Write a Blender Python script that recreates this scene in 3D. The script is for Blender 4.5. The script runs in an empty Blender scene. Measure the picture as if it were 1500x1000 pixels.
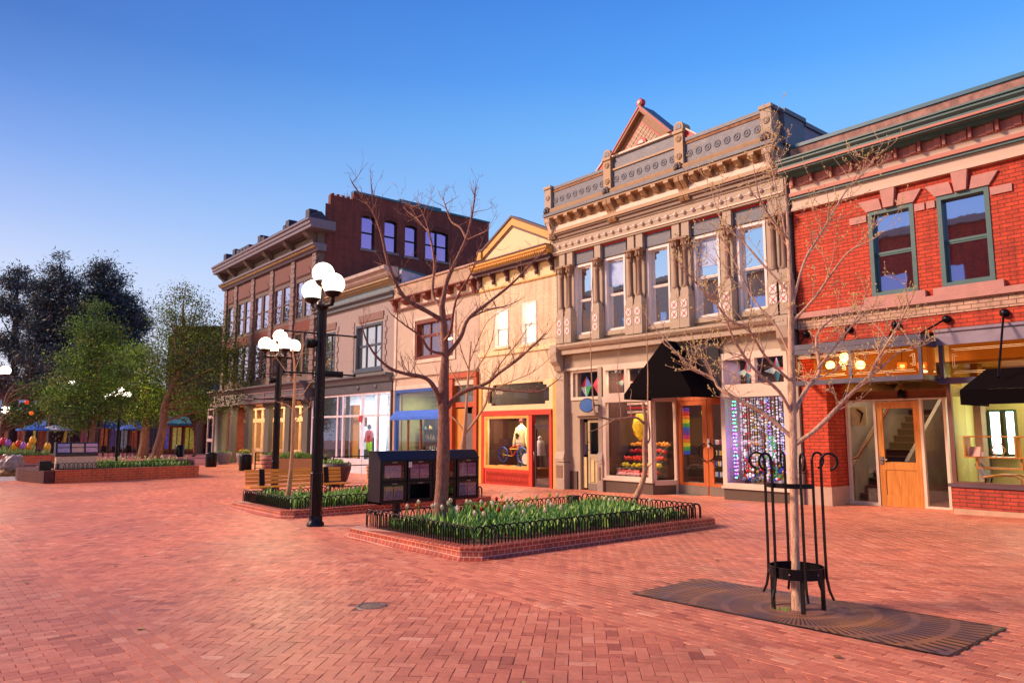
import bpy, math, random
import numpy as np
from mathutils import Vector
random.seed(7)
sc = bpy.context.scene
COL = sc.collection
R = math.radians
PI = math.pi

# ------------------------------------------------------------------ terrain profile
GP = [(-200, -.9), (-100, -.62), (-55, -.45), (-32, -.38), (-22, -.32), (-16, -.25), (0, 0), (30, .45)]
def g(x):
    return float(np.interp(x, [p[0] for p in GP], [p[1] for p in GP]))

# ------------------------------------------------------------------ mesh builder
class MB:
    def __init__(s):
        s.v = []; s.f = []; s.mi = []; s.sm = []
    def add(s, verts, faces, mi=0, sm=False):
        b = len(s.v)
        s.v.extend(verts)
        for f in faces:
            s.f.append(tuple(b + i for i in f)); s.mi.append(mi); s.sm.append(sm)
        return s
    def box(s, x0, x1, y0, y1, z0, z1, mi=0):
        if x0 > x1: x0, x1 = x1, x0
        if y0 > y1: y0, y1 = y1, y0
        if z0 > z1: z0, z1 = z1, z0
        return s.add([(x0,y0,z0),(x1,y0,z0),(x1,y1,z0),(x0,y1,z0),(x0,y0,z1),(x1,y0,z1),(x1,y1,z1),(x0,y1,z1)],
                     [(0,3,2,1),(4,5,6,7),(0,1,5,4),(1,2,6,5),(2,3,7,6),(3,0,4,7)], mi)
    def quad(s, a, b, c, d, mi=0):
        return s.add([a, b, c, d], [(0,1,2,3)], mi)
    def prism(s, pts, ax, a, b, mi=0, sm=False):
        """polygon pts (u,w) extruded along ax from a to b; ax x: (y,z); y: (x,z); z: (x,y)"""
        def P(u, w, t):
            return (t,u,w) if ax == 'x' else ((u,t,w) if ax == 'y' else (u,w,t))
        n = len(pts)
        vs = [P(u,w,a) for u,w in pts] + [P(u,w,b) for u,w in pts]
        s.add(vs, [tuple(range(n))[::-1], tuple(range(n, 2*n))], mi)
        s.add(vs, [(i,(i+1)%n,n+(i+1)%n,n+i) for i in range(n)], mi, sm)
        return s
    def tube(s, pts, rad, n=8, mi=0, sm=True):
        pts = [Vector(p) for p in pts]
        if not hasattr(rad, '__len__'): rad = [rad]*len(pts)
        vs = []; fs = []
        up = None
        for i, p in enumerate(pts):
            d = (pts[min(i+1, len(pts)-1)] - pts[max(i-1, 0)])
            if d.length < 1e-9: d = Vector((0,0,1))
            d.normalize()
            if up is None:
                up = Vector((0,0,1)) if abs(d.z) < .9 else Vector((1,0,0))
            a = d.cross(up)
            if a.length < 1e-6: a = d.cross(Vector((1,0.3,0)))
            a.normalize(); b = a.cross(d); b.normalize(); up = b
            for k in range(n):
                t = 2*PI*k/n
                vs.append(tuple(p + (a*math.cos(t) + b*math.sin(t))*rad[i]))
        for i in range(len(pts)-1):
            for k in range(n):
                fs.append((i*n+k, i*n+(k+1)%n, (i+1)*n+(k+1)%n, (i+1)*n+k))
        s.add(vs, fs, mi, sm)
        s.add(vs, [tuple(range(n))[::-1], tuple(range(len(vs)-n, len(vs)))], mi, False)
        return s
    def bar(s, a, b, w, h=None, mi=0):
        """rectangular bar from a to b"""
        h = h or w
        a = Vector(a); b = Vector(b); d = (b-a).normalized()
        up = Vector((0,0,1)) if abs(d.z) < .95 else Vector((0,1,0))
        r = d.cross(up).normalized(); u = r.cross(d).normalized()
        vs = []
        for p in (a, b):
            for i, j in ((-1,-1),(1,-1),(1,1),(-1,1)):
                vs.append(tuple(p + r*i*w/2 + u*j*h/2))
        return s.add(vs, [(3,2,1,0),(4,5,6,7),(0,1,5,4),(1,2,6,5),(2,3,7,6),(3,0,4,7)], mi)
    def lathe(s, c, prof, n=20, mi=0, sm=True, ax='z', cap=True):
        vs = []; fs = []
        for r, z in prof:
            for k in range(n):
                t = 2*PI*k/n
                if ax == 'z': vs.append((c[0]+r*math.cos(t), c[1]+r*math.sin(t), c[2]+z))
                elif ax == 'y': vs.append((c[0]+r*math.cos(t), c[1]+z, c[2]+r*math.sin(t)))
                else: vs.append((c[0]+z, c[1]+r*math.cos(t), c[2]+r*math.sin(t)))
        m = len(prof)
        for i in range(m-1):
            for k in range(n):
                fs.append((i*n+k, i*n+(k+1)%n, (i+1)*n+(k+1)%n, (i+1)*n+k))
        s.add(vs, fs, mi, sm)
        if cap: s.add(vs, [tuple(range(n))[::-1], tuple(range((m-1)*n, m*n))], mi, False)
        return s
    def ball(s, c, r, nu=14, nv=9, mi=0, sx=1, sy=1, sz=1):
        prof = []
        vs = []; fs = []
        for j in range(nv+1):
            p = PI*j/nv
            for k in range(nu):
                t = 2*PI*k/nu
                vs.append((c[0]+r*sx*math.sin(p)*math.cos(t), c[1]+r*sy*math.sin(p)*math.sin(t), c[2]-r*sz*math.cos(p)))
        for j in range(nv):
            for k in range(nu):
                fs.append((j*nu+k, j*nu+(k+1)%nu, (j+1)*nu+(k+1)%nu, (j+1)*nu+k))
        return s.add(vs, fs, mi, True)
    def wall_holes(s, x0, x1, z0, z1, holes, y, t=.3, mi=0):
        """wall in XZ, front face at y (towards -Y), holes (a,b,c,d)=x0,x1,z0,z1, thickness t"""
        xs = sorted({x0, x1, *[h[0] for h in holes], *[h[1] for h in holes]})
        zs = sorted({z0, z1, *[h[2] for h in holes], *[h[3] for h in holes]})
        for i in range(len(xs)-1):
            for j in range(len(zs)-1):
                cx, cz = (xs[i]+xs[i+1])/2, (zs[j]+zs[j+1])/2
                if any(h[0] < cx < h[1] and h[2] < cz < h[3] for h in holes): continue
                a, b, c, d = xs[i], xs[i+1], zs[j], zs[j+1]
                s.quad((a,y,c),(b,y,c),(b,y,d),(a,y,d), mi)
                s.quad((b,y+t,c),(a,y+t,c),(a,y+t,d),(b,y+t,d), mi)
        for a, b, c, d in list(holes):
            s.quad((a,y,c),(a,y+t,c),(a,y+t,d),(a,y,d), mi)
            s.quad((b,y,d),(b,y+t,d),(b,y+t,c),(b,y,c), mi)
            s.quad((a,y,d),(a,y+t,d),(b,y+t,d),(b,y,d), mi)
            if c > z0+.01: s.quad((a,y,c),(b,y,c),(b,y+t,c),(a,y+t,c), mi)
        s.quad((x0,y,z0),(x0,y,z1),(x0,y+t,z1),(x0,y+t,z0), mi)
        s.quad((x1,y,z0),(x1,y+t,z0),(x1,y+t,z1),(x1,y,z1), mi)
        s.quad((x0,y,z1),(x1,y,z1),(x1,y+t,z1),(x0,y+t,z1), mi)
        return s
    def frame(s, x0, x1, z0, z1, w, y0, y1, mi=0, wb=None, wt=None):
        wb = w if wb is None else wb; wt = w if wt is None else wt
        s.box(x0, x0+w, y0, y1, z0, z1, mi); s.box(x1-w, x1, y0, y1, z0, z1, mi)
        s.box(x0+w, x1-w, y0, y1, z1-wt, z1, mi)
        if wb > 0: s.box(x0+w, x1-w, y0, y1, z0, z0+wb, mi)
        return s

def root(o):
    while o.parent: o = o.parent
    return o
def obj(name, mb, mats, parent=None, label=None, base=None):
    """link mb as one mesh object; vertices given in world coordinates"""
    me = bpy.data.meshes.new(name)
    off = root(parent).location if parent else Vector(base or (0,0,0))
    v = np.array(mb.v, dtype=float) - np.array(off)
    me.from_pydata(v.tolist(), [], mb.f)
    if not isinstance(mats, (list, tuple)): mats = [mats]
    for m in mats: me.materials.append(m)
    me.polygons.foreach_set('material_index', mb.mi)
    me.polygons.foreach_set('use_smooth', mb.sm)
    me.update()
    o = bpy.data.objects.new(name, me); COL.objects.link(o)
    if parent: o.parent = parent
    else: o.location = off
    if label: o['label'] = label
    return o
def tag(o, label=None, cat=None, group=None, kind=None):
    if label: o['label'] = label
    if cat: o['category'] = cat
    if group: o['group'] = group
    if kind: o['kind'] = kind
    return o
def thing(name, label, cat, loc=(0,0,0), group=None):
    o = bpy.data.objects.new(name, None); COL.objects.link(o)
    o.location = loc; o.empty_display_size = .2
    return tag(o, label, cat, group)
def solid(name, mb, mats, label, cat, base=(0,0,0), group=None):
    return tag(obj(name, mb, mats, None, None, base), label, cat, group)
def struct(name, mb, mats):
    return tag(obj(name, mb, mats), kind='structure')
def dup(o, loc=None, rz=None, parent=None, label=None, group=None):
    c = o.copy(); COL.objects.link(c); c.parent = parent
    if loc is not None: c.location = loc
    if rz is not None: c.rotation_euler = (0, 0, rz)
    if label: c['label'] = label
    if group: c['group'] = group
    for ch in list(o.children): dup(ch, parent=c)
    return c

# ------------------------------------------------------------------ materials
def lin(h):
    h = h.lstrip('#')
    out = []
    for i in (0, 2, 4):
        c = int(h[i:i+2], 16)/255
        out.append(c/12.92 if c <= .04045 else ((c+.055)/1.055)**2.4)
    return tuple(out) + (1.0,)
MC = {}
def nt(name):
    m = bpy.data.materials.new(name); m.use_nodes = True
    t = m.node_tree; b = t.nodes['Principled BSDF']
    return m, t, b
def mat(name, col, rough=.6, metal=0., var=.18, scale=3., bump=.0, bscale=40., emit=None, es=0., spec=.5, coat=0.):
    """principled with two octaves of tone variation in object space"""
    if name in MC: return MC[name]
    m, t, b = nt(name); N = t.nodes; L = t.links
    col = lin(col) if isinstance(col, str) else tuple(col) + (1.,)
    tc = N.new('ShaderNodeTexCoord')
    n1 = N.new('ShaderNodeTexNoise'); n1.inputs['Scale'].default_value = scale; n1.inputs['Detail'].default_value = 6; n1.inputs['Roughness'].default_value = .65
    L.new(tc.outputs['Object'], n1.inputs['Vector'])
    mr = N.new('ShaderNodeMapRange'); mr.inputs['From Min'].default_value = .3; mr.inputs['From Max'].default_value = .7
    mr.inputs['To Min'].default_value = 1-var; mr.inputs['To Max'].default_value = 1+var
    L.new(n1.outputs['Fac'], mr.inputs['Value'])
    vm = N.new('ShaderNodeVectorMath'); vm.operation = 'SCALE'; vm.inputs[0].default_value = col[:3]
    L.new(mr.outputs['Result'], vm.inputs['Scale'])
    L.new(vm.outputs['Vector'], b.inputs['Base Color'])
    b.inputs['Roughness'].default_value = rough; b.inputs['Metallic'].default_value = metal
    b.inputs['Specular IOR Level'].default_value = spec
    b.inputs['Coat Weight'].default_value = coat
    mr2 = N.new('ShaderNodeMapRange'); mr2.inputs['To Min'].default_value = max(.02, rough-.12); mr2.inputs['To Max'].default_value = min(1, rough+.12)
    L.new(n1.outputs['Fac'], mr2.inputs['Value']); L.new(mr2.outputs['Result'], b.inputs['Roughness'])
    if bump > 0:
        n2 = N.new('ShaderNodeTexNoise'); n2.inputs['Scale'].default_value = bscale; n2.inputs['Detail'].default_value = 5
        L.new(tc.outputs['Object'], n2.inputs['Vector'])
        bp = N.new('ShaderNodeBump'); bp.inputs['Strength'].default_value = bump; bp.inputs['Distance'].default_value = .02
        L.new(n2.outputs['Fac'], bp.inputs['Height']); L.new(bp.outputs['Normal'], b.inputs['Normal'])
    if emit:
        b.inputs['Emission Color'].default_value = lin(emit); b.inputs['Emission Strength'].default_value = es
    MC[name] = m
    return m
def brick_mat(name, c1, c2, mortar, bw=.21, rh=.075, ms=.009, rough=.75, bump=.5, var=.25, flat=False, offset=.5):
    if name in MC: return MC[name]
    m, t, b = nt(name); N = t.nodes; L = t.links
    tc = N.new('ShaderNodeTexCoord'); sp = N.new('ShaderNodeSeparateXYZ'); L.new(tc.outputs['Object'], sp.inputs[0])
    cb = N.new('ShaderNodeCombineXYZ')
    if flat:
        L.new(sp.outputs['X'], cb.inputs['X']); L.new(sp.outputs['Y'], cb.inputs['Y'])
    else:
        ad = N.new('ShaderNodeMath'); ad.operation = 'ADD'; L.new(sp.outputs['X'], ad.inputs[0]); L.new(sp.outputs['Y'], ad.inputs[1])
        L.new(ad.outputs[0], cb.inputs['X']); L.new(sp.outputs['Z'], cb.inputs['Y'])
    br = N.new('ShaderNodeTexBrick'); L.new(cb.outputs[0], br.inputs['Vector'])
    br.inputs['Scale'].default_value = 1; br.inputs['Brick Width'].default_value = bw; br.inputs['Row Height'].default_value = rh
    br.inputs['Mortar Size'].default_value = ms; br.inputs['Mortar Smooth'].default_value = .3
    br.inputs['Color1'].default_value = lin(c1); br.inputs['Color2'].default_value = lin(c2); br.inputs['Mortar'].default_value = lin(mortar)
    br.offset = offset
    n1 = N.new('ShaderNodeTexNoise'); n1.inputs['Scale'].default_value = 1.3; n1.inputs['Detail'].default_value = 8; n1.inputs['Roughness'].default_value = .7
    L.new(tc.outputs['Object'], n1.inputs['Vector'])
    mr = N.new('ShaderNodeMapRange'); mr.inputs['From Min'].default_value = .3; mr.inputs['From Max'].default_value = .7
    mr.inputs['To Min'].default_value = 1-var; mr.inputs['To Max'].default_value = 1+var
    L.new(n1.outputs['Fac'], mr.inputs['Value'])
    vm = N.new('ShaderNodeVectorMath'); vm.operation = 'SCALE'
    mp = N.new('ShaderNodeMapping'); mp.inputs['Scale'].default_value = (3.2, 3.2, .28); L.new(tc.outputs['Object'], mp.inputs[0])
    n4 = N.new('ShaderNodeTexNoise'); n4.inputs['Scale'].default_value = 1.1; n4.inputs['Detail'].default_value = 7; n4.inputs['Roughness'].default_value = .7; L.new(mp.outputs[0], n4.inputs['Vector'])
    m4 = N.new('ShaderNodeMapRange'); m4.inputs['From Min'].default_value = .36; m4.inputs['From Max'].default_value = .54; m4.inputs['To Min'].default_value = 1 if flat else .72; m4.inputs['To Max'].default_value = 1.05
    L.new(n4.outputs['Fac'], m4.inputs['Value'])
    mm = N.new('ShaderNodeMath'); mm.operation = 'MULTIPLY'; L.new(mr.outputs['Result'], mm.inputs[0]); L.new(m4.outputs['Result'], mm.inputs[1])
    L.new(br.outputs['Color'], vm.inputs[0]); L.new(mm.outputs[0], vm.inputs['Scale']); L.new(vm.outputs['Vector'], b.inputs['Base Color'])
    b.inputs['Roughness'].default_value = rough
    iv = N.new('ShaderNodeMath'); iv.operation = 'SUBTRACT'; iv.inputs[0].default_value = 1; L.new(br.outputs['Fac'], iv.inputs[1])
    n2 = N.new('ShaderNodeTexNoise'); n2.inputs['Scale'].default_value = 60; L.new(tc.outputs['Object'], n2.inputs['Vector'])
    ma = N.new('ShaderNodeMath'); ma.operation = 'MULTIPLY_ADD'; ma.inputs[1].default_value = .25
    L.new(n2.outputs['Fac'], ma.inputs[0]); L.new(iv.outputs[0], ma.inputs[2])
    bp = N.new('ShaderNodeBump'); bp.inputs['Strength'].default_value = bump; bp.inputs['Distance'].default_value = .008
    L.new(ma.outputs[0], bp.inputs['Height']); L.new(bp.outputs['Normal'], b.inputs['Normal'])
    MC[name] = m
    return m
def emat(name, col, s):
    if name in MC: return MC[name]
    m, t, b = nt(name)
    b.inputs['Base Color'].default_value = lin(col); b.inputs['Emission Color'].default_value = lin(col); b.inputs['Emission Strength'].default_value = s
    b.inputs['Roughness'].default_value = .4
    MC[name] = m
    return m
def mirror_glass(name, tint, body, fac=.55, wav=.035):
    """coated upper-floor glass: reflects the sky over a dark room"""
    if name in MC: return MC[name]
    m, t, b = nt(name); N = t.nodes; L = t.links
    b.inputs['Base Color'].default_value = lin(body); b.inputs['Roughness'].default_value = .25
    gl = N.new('ShaderNodeBsdfGlossy'); gl.inputs['Color'].default_value = lin(tint); gl.inputs['Roughness'].default_value = .015
    mx = N.new('ShaderNodeMixShader'); mx.inputs[0].default_value = fac
    tc = N.new('ShaderNodeTexCoord'); n = N.new('ShaderNodeTexNoise'); n.inputs['Scale'].default_value = 2.2; L.new(tc.outputs['Object'], n.inputs['Vector'])
    bp = N.new('ShaderNodeBump'); bp.inputs['Strength'].default_value = wav; bp.inputs['Distance'].default_value = .02
    L.new(n.outputs['Fac'], bp.inputs['Height']); L.new(bp.outputs['Normal'], gl.inputs['Normal'])
    L.new(b.outputs[0], mx.inputs[1]); L.new(gl.outputs[0], mx.inputs[2])
    L.new(mx.outputs[0], N['Material Output'].inputs[0])
    MC[name] = m
    return m
def clear_glass(name='shop_glass', tint='#ffffff', refl=.12):
    if name in MC: return MC[name]
    m, t, b = nt(name); N = t.nodes; L = t.links
    N.remove(b)
    tr = N.new('ShaderNodeBsdfTransparent'); tr.inputs[0].default_value = lin(tint)
    gl = N.new('ShaderNodeBsdfGlossy'); gl.inputs['Roughness'].default_value = .01
    fr = N.new('ShaderNodeLayerWeight'); fr.inputs[0].default_value = .5
    pw = N.new('ShaderNodeMath'); pw.operation = 'POWER'; pw.inputs[1].default_value = 4; L.new(fr.outputs['Facing'], pw.inputs[0])
    ad = N.new('ShaderNodeMath'); ad.operation = 'MULTIPLY_ADD'; ad.use_clamp = True; ad.inputs[1].default_value = .45; ad.inputs[2].default_value = refl*.5; L.new(pw.outputs[0], ad.inputs[0])
    mx = N.new('ShaderNodeMixShader'); L.new(ad.outputs[0], mx.inputs[0]); L.new(tr.outputs[0], mx.inputs[1]); L.new(gl.outputs[0], mx.inputs[2])
    L.new(mx.outputs[0], N['Material Output'].inputs[0])
    MC[name] = m
    return m
def wood_mat(name, c1, c2, rough=.45, ax='z', sc_=12):
    if name in MC: return MC[name]
    m, t, b = nt(name); N = t.nodes; L = t.links
    tc = N.new('ShaderNodeTexCoord'); mp = N.new('ShaderNodeMapping')
    s = [sc_, sc_, sc_]; s['xyz'.index(ax)] = .8
    mp.inputs['Scale'].default_value = s; L.new(tc.outputs['Object'], mp.inputs[0])
    n = N.new('ShaderNodeTexNoise'); n.inputs['Scale'].default_value = 2; n.inputs['Detail'].default_value = 7; n.inputs['Distortion'].default_value = .6
    L.new(mp.outputs[0], n.inputs['Vector'])
    r = N.new('ShaderNodeValToRGB'); r.color_ramp.elements[0].position = .32; r.color_ramp.elements[1].position = .7
    r.color_ramp.elements[0].color = lin(c1); r.color_ramp.elements[1].color = lin(c2)
    L.new(n.outputs['Fac'], r.inputs[0]); L.new(r.outputs[0], b.inputs['Base Color']); b.inputs['Roughness'].default_value = rough
    bp = N.new('ShaderNodeBump'); bp.inputs['Strength'].default_value = .15; bp.inputs['Distance'].default_value = .005
    L.new(n.outputs['Fac'], bp.inputs['Height']); L.new(bp.outputs['Normal'], b.inputs['Normal'])
    MC[name] = m
    return m

# ------------------------------------------------------------------ camera
cd = bpy.data.cameras.new('camera'); cam = bpy.data.objects.new('camera', cd); COL.objects.link(cam)
cam.location = (0, 0, 1.6); cam.rotation_euler = (R(90+7.0), 0, R(50.24))
cd.sensor_width = 36; cd.lens = 36*1073.6/1500; cd.clip_start = .05; cd.clip_end = 2000
sc.camera = cam

# ------------------------------------------------------------------ world: dusk sky
w = bpy.data.worlds.new('World'); sc.world = w; w.use_nodes = True
N = w.node_tree.nodes; L = w.node_tree.links
bg = N['Background']
tc = N.new('ShaderNodeTexCoord'); sp = N.new('ShaderNodeSeparateXYZ'); L.new(tc.outputs['Generated'], sp.inputs[0])
def sky_ramp(stops):
    rp = N.new('ShaderNodeValToRGB'); cr = rp.color_ramp; L.new(sp.outputs['Z'], rp.inputs[0])
    cr.elements[0].position = stops[0][0]; cr.elements[0].color = lin(stops[0][1])
    cr.elements[1].position = stops[-1][0]; cr.elements[1].color = lin(stops[-1][1])
    for p_, c_ in stops[1:-1]:
        e = cr.elements.new(p_); e.color = lin(c_)
    return rp
# up the street the dusk sky runs from pale lavender to deep blue; over the shops it is clearer and lighter
ra = sky_ramp([(0.0, '#f6ecf4'), (.1, '#eaeafb'), (.19, '#d3defd'), (.25, '#b1c6f9'), (.32, '#88aaf0'), (.388, '#658edd'), (.45, '#5179c9'), (.55, '#4770c4'), (1.0, '#3a60b4')])
rb_ = sky_ramp([(0.0, '#e6e8fc'), (.12, '#c4dcff'), (.25, '#9fceff'), (.39, '#76bbff'), (.45, '#5ca8ff'), (.53, '#4a94f2'), (1.0, '#3468c0')])
dt = N.new('ShaderNodeVectorMath'); dt.operation = 'DOT_PRODUCT'; L.new(tc.outputs['Generated'], dt.inputs[0]); dt.inputs[1].default_value = (-.24, .97, 0)
m1 = N.new('ShaderNodeMapRange'); m1.inputs['From Min'].default_value = .2; m1.inputs['From Max'].default_value = .88
ab = N.new('ShaderNodeMath'); ab.operation = 'ABSOLUTE'; L.new(dt.outputs['Value'], ab.inputs[0]); L.new(ab.outputs[0], m1.inputs['Value'])
mx = N.new('ShaderNodeMixRGB'); L.new(m1.outputs['Result'], mx.inputs[0]); L.new(ra.outputs[0], mx.inputs[1]); L.new(rb_.outputs[0], mx.inputs[2])
L.new(mx.outputs[0], bg.inputs['Color'])
bg.inputs['Strength'].default_value = .556

# low warm afterglow arriving from up the street behind the camera
sd = bpy.data.lights.new('sun', 'SUN'); so = bpy.data.objects.new('sun', sd); COL.objects.link(so)
sd.energy = 3.2; sd.angle = R(13); sd.color = (1.0, .66, .46)
so.rotation_euler = Vector((.62, .78, -.60)).to_track_quat('-Z', 'Y').to_euler()

sc.view_settings.view_transform = 'Standard'; sc.view_settings.look = 'None'; sc.view_settings.exposure = 0.85; sc.view_settings.gamma = 1
sc.cycles.use_denoising = True
sc.cycles.max_bounces = 6; sc.cycles.transparent_max_bounces = 12; sc.cycles.diffuse_bounces = 3; sc.cycles.glossy_bounces = 3
sc.cycles.sample_clamp_indirect = 6
def point(name, loc, e, col=(1,.72,.42), r=.1, parent=None):
    d = bpy.data.lights.new(name, 'POINT'); d.energy = e; d.color = col; d.shadow_soft_size = r
    o = bpy.data.objects.new(name, d); COL.objects.link(o)
    if parent:
        o.parent = parent; o.location = Vector(loc) - root(parent).location
    else: o.location = loc
    return o
def area(name, loc, e, sx, sy, col=(1,.8,.55), rot=(0,0,0), parent=None):
    d = bpy.data.lights.new(name, 'AREA'); d.energy = e; d.color = col; d.shape = 'RECTANGLE'; d.size = sx; d.size_y = sy
    o = bpy.data.objects.new(name, d); COL.objects.link(o); o.rotation_euler = rot
    if parent:
        o.parent = parent; o.location = Vector(loc) - root(parent).location
    else: o.location = loc
    return o
# ================================================================== GROUND
M_pave = None
def paving_material():
    m, t, b = nt('paving_brick'); N = t.nodes; L = t.links
    at = N.new('ShaderNodeAttribute'); at.attribute_name = 'tone'
    tc = N.new('ShaderNodeTexCoord')
    rp = N.new('ShaderNodeValToRGB'); cr = rp.color_ramp
    cr.elements[0].position = 0; cr.elements[0].color = lin('#9a4f3a')
    cr.elements[1].position = 1; cr.elements[1].color = lin('#dc9a7a')
    for p, c in ((.1, '#b5634a'), (.5, '#c97556'), (.88, '#d28262')):
        e = cr.elements.new(p); e.color = lin(c)
    L.new(at.outputs['Fac'], rp.inputs[0])
    n1 = N.new('ShaderNodeTexNoise'); n1.inputs['Scale'].default_value = .35; n1.inputs['Detail'].default_value = 7; n1.inputs['Roughness'].default_value = .6
    n2 = N.new('ShaderNodeTexNoise'); n2.inputs['Scale'].default_value = 28; n2.inputs['Detail'].default_value = 6; n2.inputs['Roughness'].default_value = .75
    for n in (n1, n2): L.new(tc.outputs['Object'], n.inputs['Vector'])
    m1 = N.new('ShaderNodeMapRange'); m1.inputs['From Min'].default_value = .3; m1.inputs['From Max'].default_value = .7; m1.inputs['To Min'].default_value = .8; m1.inputs['To Max'].default_value = 1.18
    m2 = N.new('ShaderNodeMapRange'); m2.inputs['From Min'].default_value = .3; m2.inputs['From Max'].default_value = .7; m2.inputs['To Min'].default_value = .78; m2.inputs['To Max'].default_value = 1.2
    L.new(n1.outputs['Fac'], m1.inputs['Value']); L.new(n2.outputs['Fac'], m2.inputs['Value'])
    mu0 = N.new('ShaderNodeMath'); mu0.operation = 'MULTIPLY'; L.new(m1.outputs['Result'], mu0.inputs[0]); L.new(m2.outputs['Result'], mu0.inputs[1])
    n3 = N.new('ShaderNodeTexNoise'); n3.inputs['Scale'].default_value = 1.6; n3.inputs['Detail'].default_value = 9; n3.inputs['Roughness'].default_value = .75; L.new(tc.outputs['Object'], n3.inputs['Vector'])
    m4 = N.new('ShaderNodeMapRange'); m4.inputs['From Min'].default_value = .34; m4.inputs['From Max'].default_value = .5; m4.inputs['To Min'].default_value = .78; m4.inputs['To Max'].default_value = 1.05
    L.new(n3.outputs['Fac'], m4.inputs['Value'])
    vo = N.new('ShaderNodeTexVoronoi'); vo.inputs['Scale'].default_value = 2.6; L.new(tc.outputs['Object'], vo.inputs['Vector'])
    m5 = N.new('ShaderNodeMapRange'); m5.inputs['From Min'].default_value = .045; m5.inputs['From Max'].default_value = .06; m5.inputs['To Min'].default_value = .55; m5.inputs['To Max'].default_value = 1
    L.new(vo.outputs['Distance'], m5.inputs['Value'])
    mu1 = N.new('ShaderNodeMath'); mu1.operation = 'MULTIPLY'; L.new(m4.outputs['Result'], mu1.inputs[0]); L.new(m5.outputs['Result'], mu1.inputs[1])
    mu = N.new('ShaderNodeMath'); mu.operation = 'MULTIPLY'; L.new(mu0.outputs[0], mu.inputs[0]); L.new(mu1.outputs[0], mu.inputs[1])
    vm = N.new('ShaderNodeVectorMath'); vm.operation = 'SCALE'; L.new(rp.outputs[0], vm.inputs[0]); L.new(mu.outputs[0], vm.inputs['Scale'])
    L.new(vm.outputs['Vector'], b.inputs['Base Color'])
    m3 = N.new('ShaderNodeMapRange'); m3.inputs['To Min'].default_value = .38; m3.inputs['To Max'].default_value = .72
    L.new(n1.outputs['Fac'], m3.inputs['Value']); L.new(m3.outputs['Result'], b.inputs['Roughness'])
    bp = N.new('ShaderNodeBump'); bp.inputs['Strength'].default_value = .35; bp.inputs['Distance'].default_value = .004
    L.new(n2.outputs['Fac'], bp.inputs['Height']); L.new(bp.outputs['Normal'], b.inputs['Normal'])
    b.inputs['Specular IOR Level'].default_value = .5
    return m
M_pave = paving_material()
M_mortar = mat('paving_joint', '#8e5e50', .9, var=.6, scale=3)
M_far = brick_mat('far_paving', '#b0625a', '#a05650', '#6e3c3a', .2, .1, .008, flat=True, var=.15)

XS = [-200, -100, -55, -46, -32, -22, -16, 0, 30]
m = MB()
for i in range(len(XS)-1):
    a, b_ = XS[i], XS[i+1]
    mi = 1 if b_ <= -46 else 0
    for (y0, y1, k) in ((-60, -9, 1), (-9, 20, mi), (20, 120, 1)):
        m.quad((a,y0,g(a)-.0055), (b_,y0,g(b_)-.0055), (b_,y1,g(b_)-.0055), (a,y1,g(a)-.0055), k)
struct('ground', m, [M_mortar, M_far])

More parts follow.
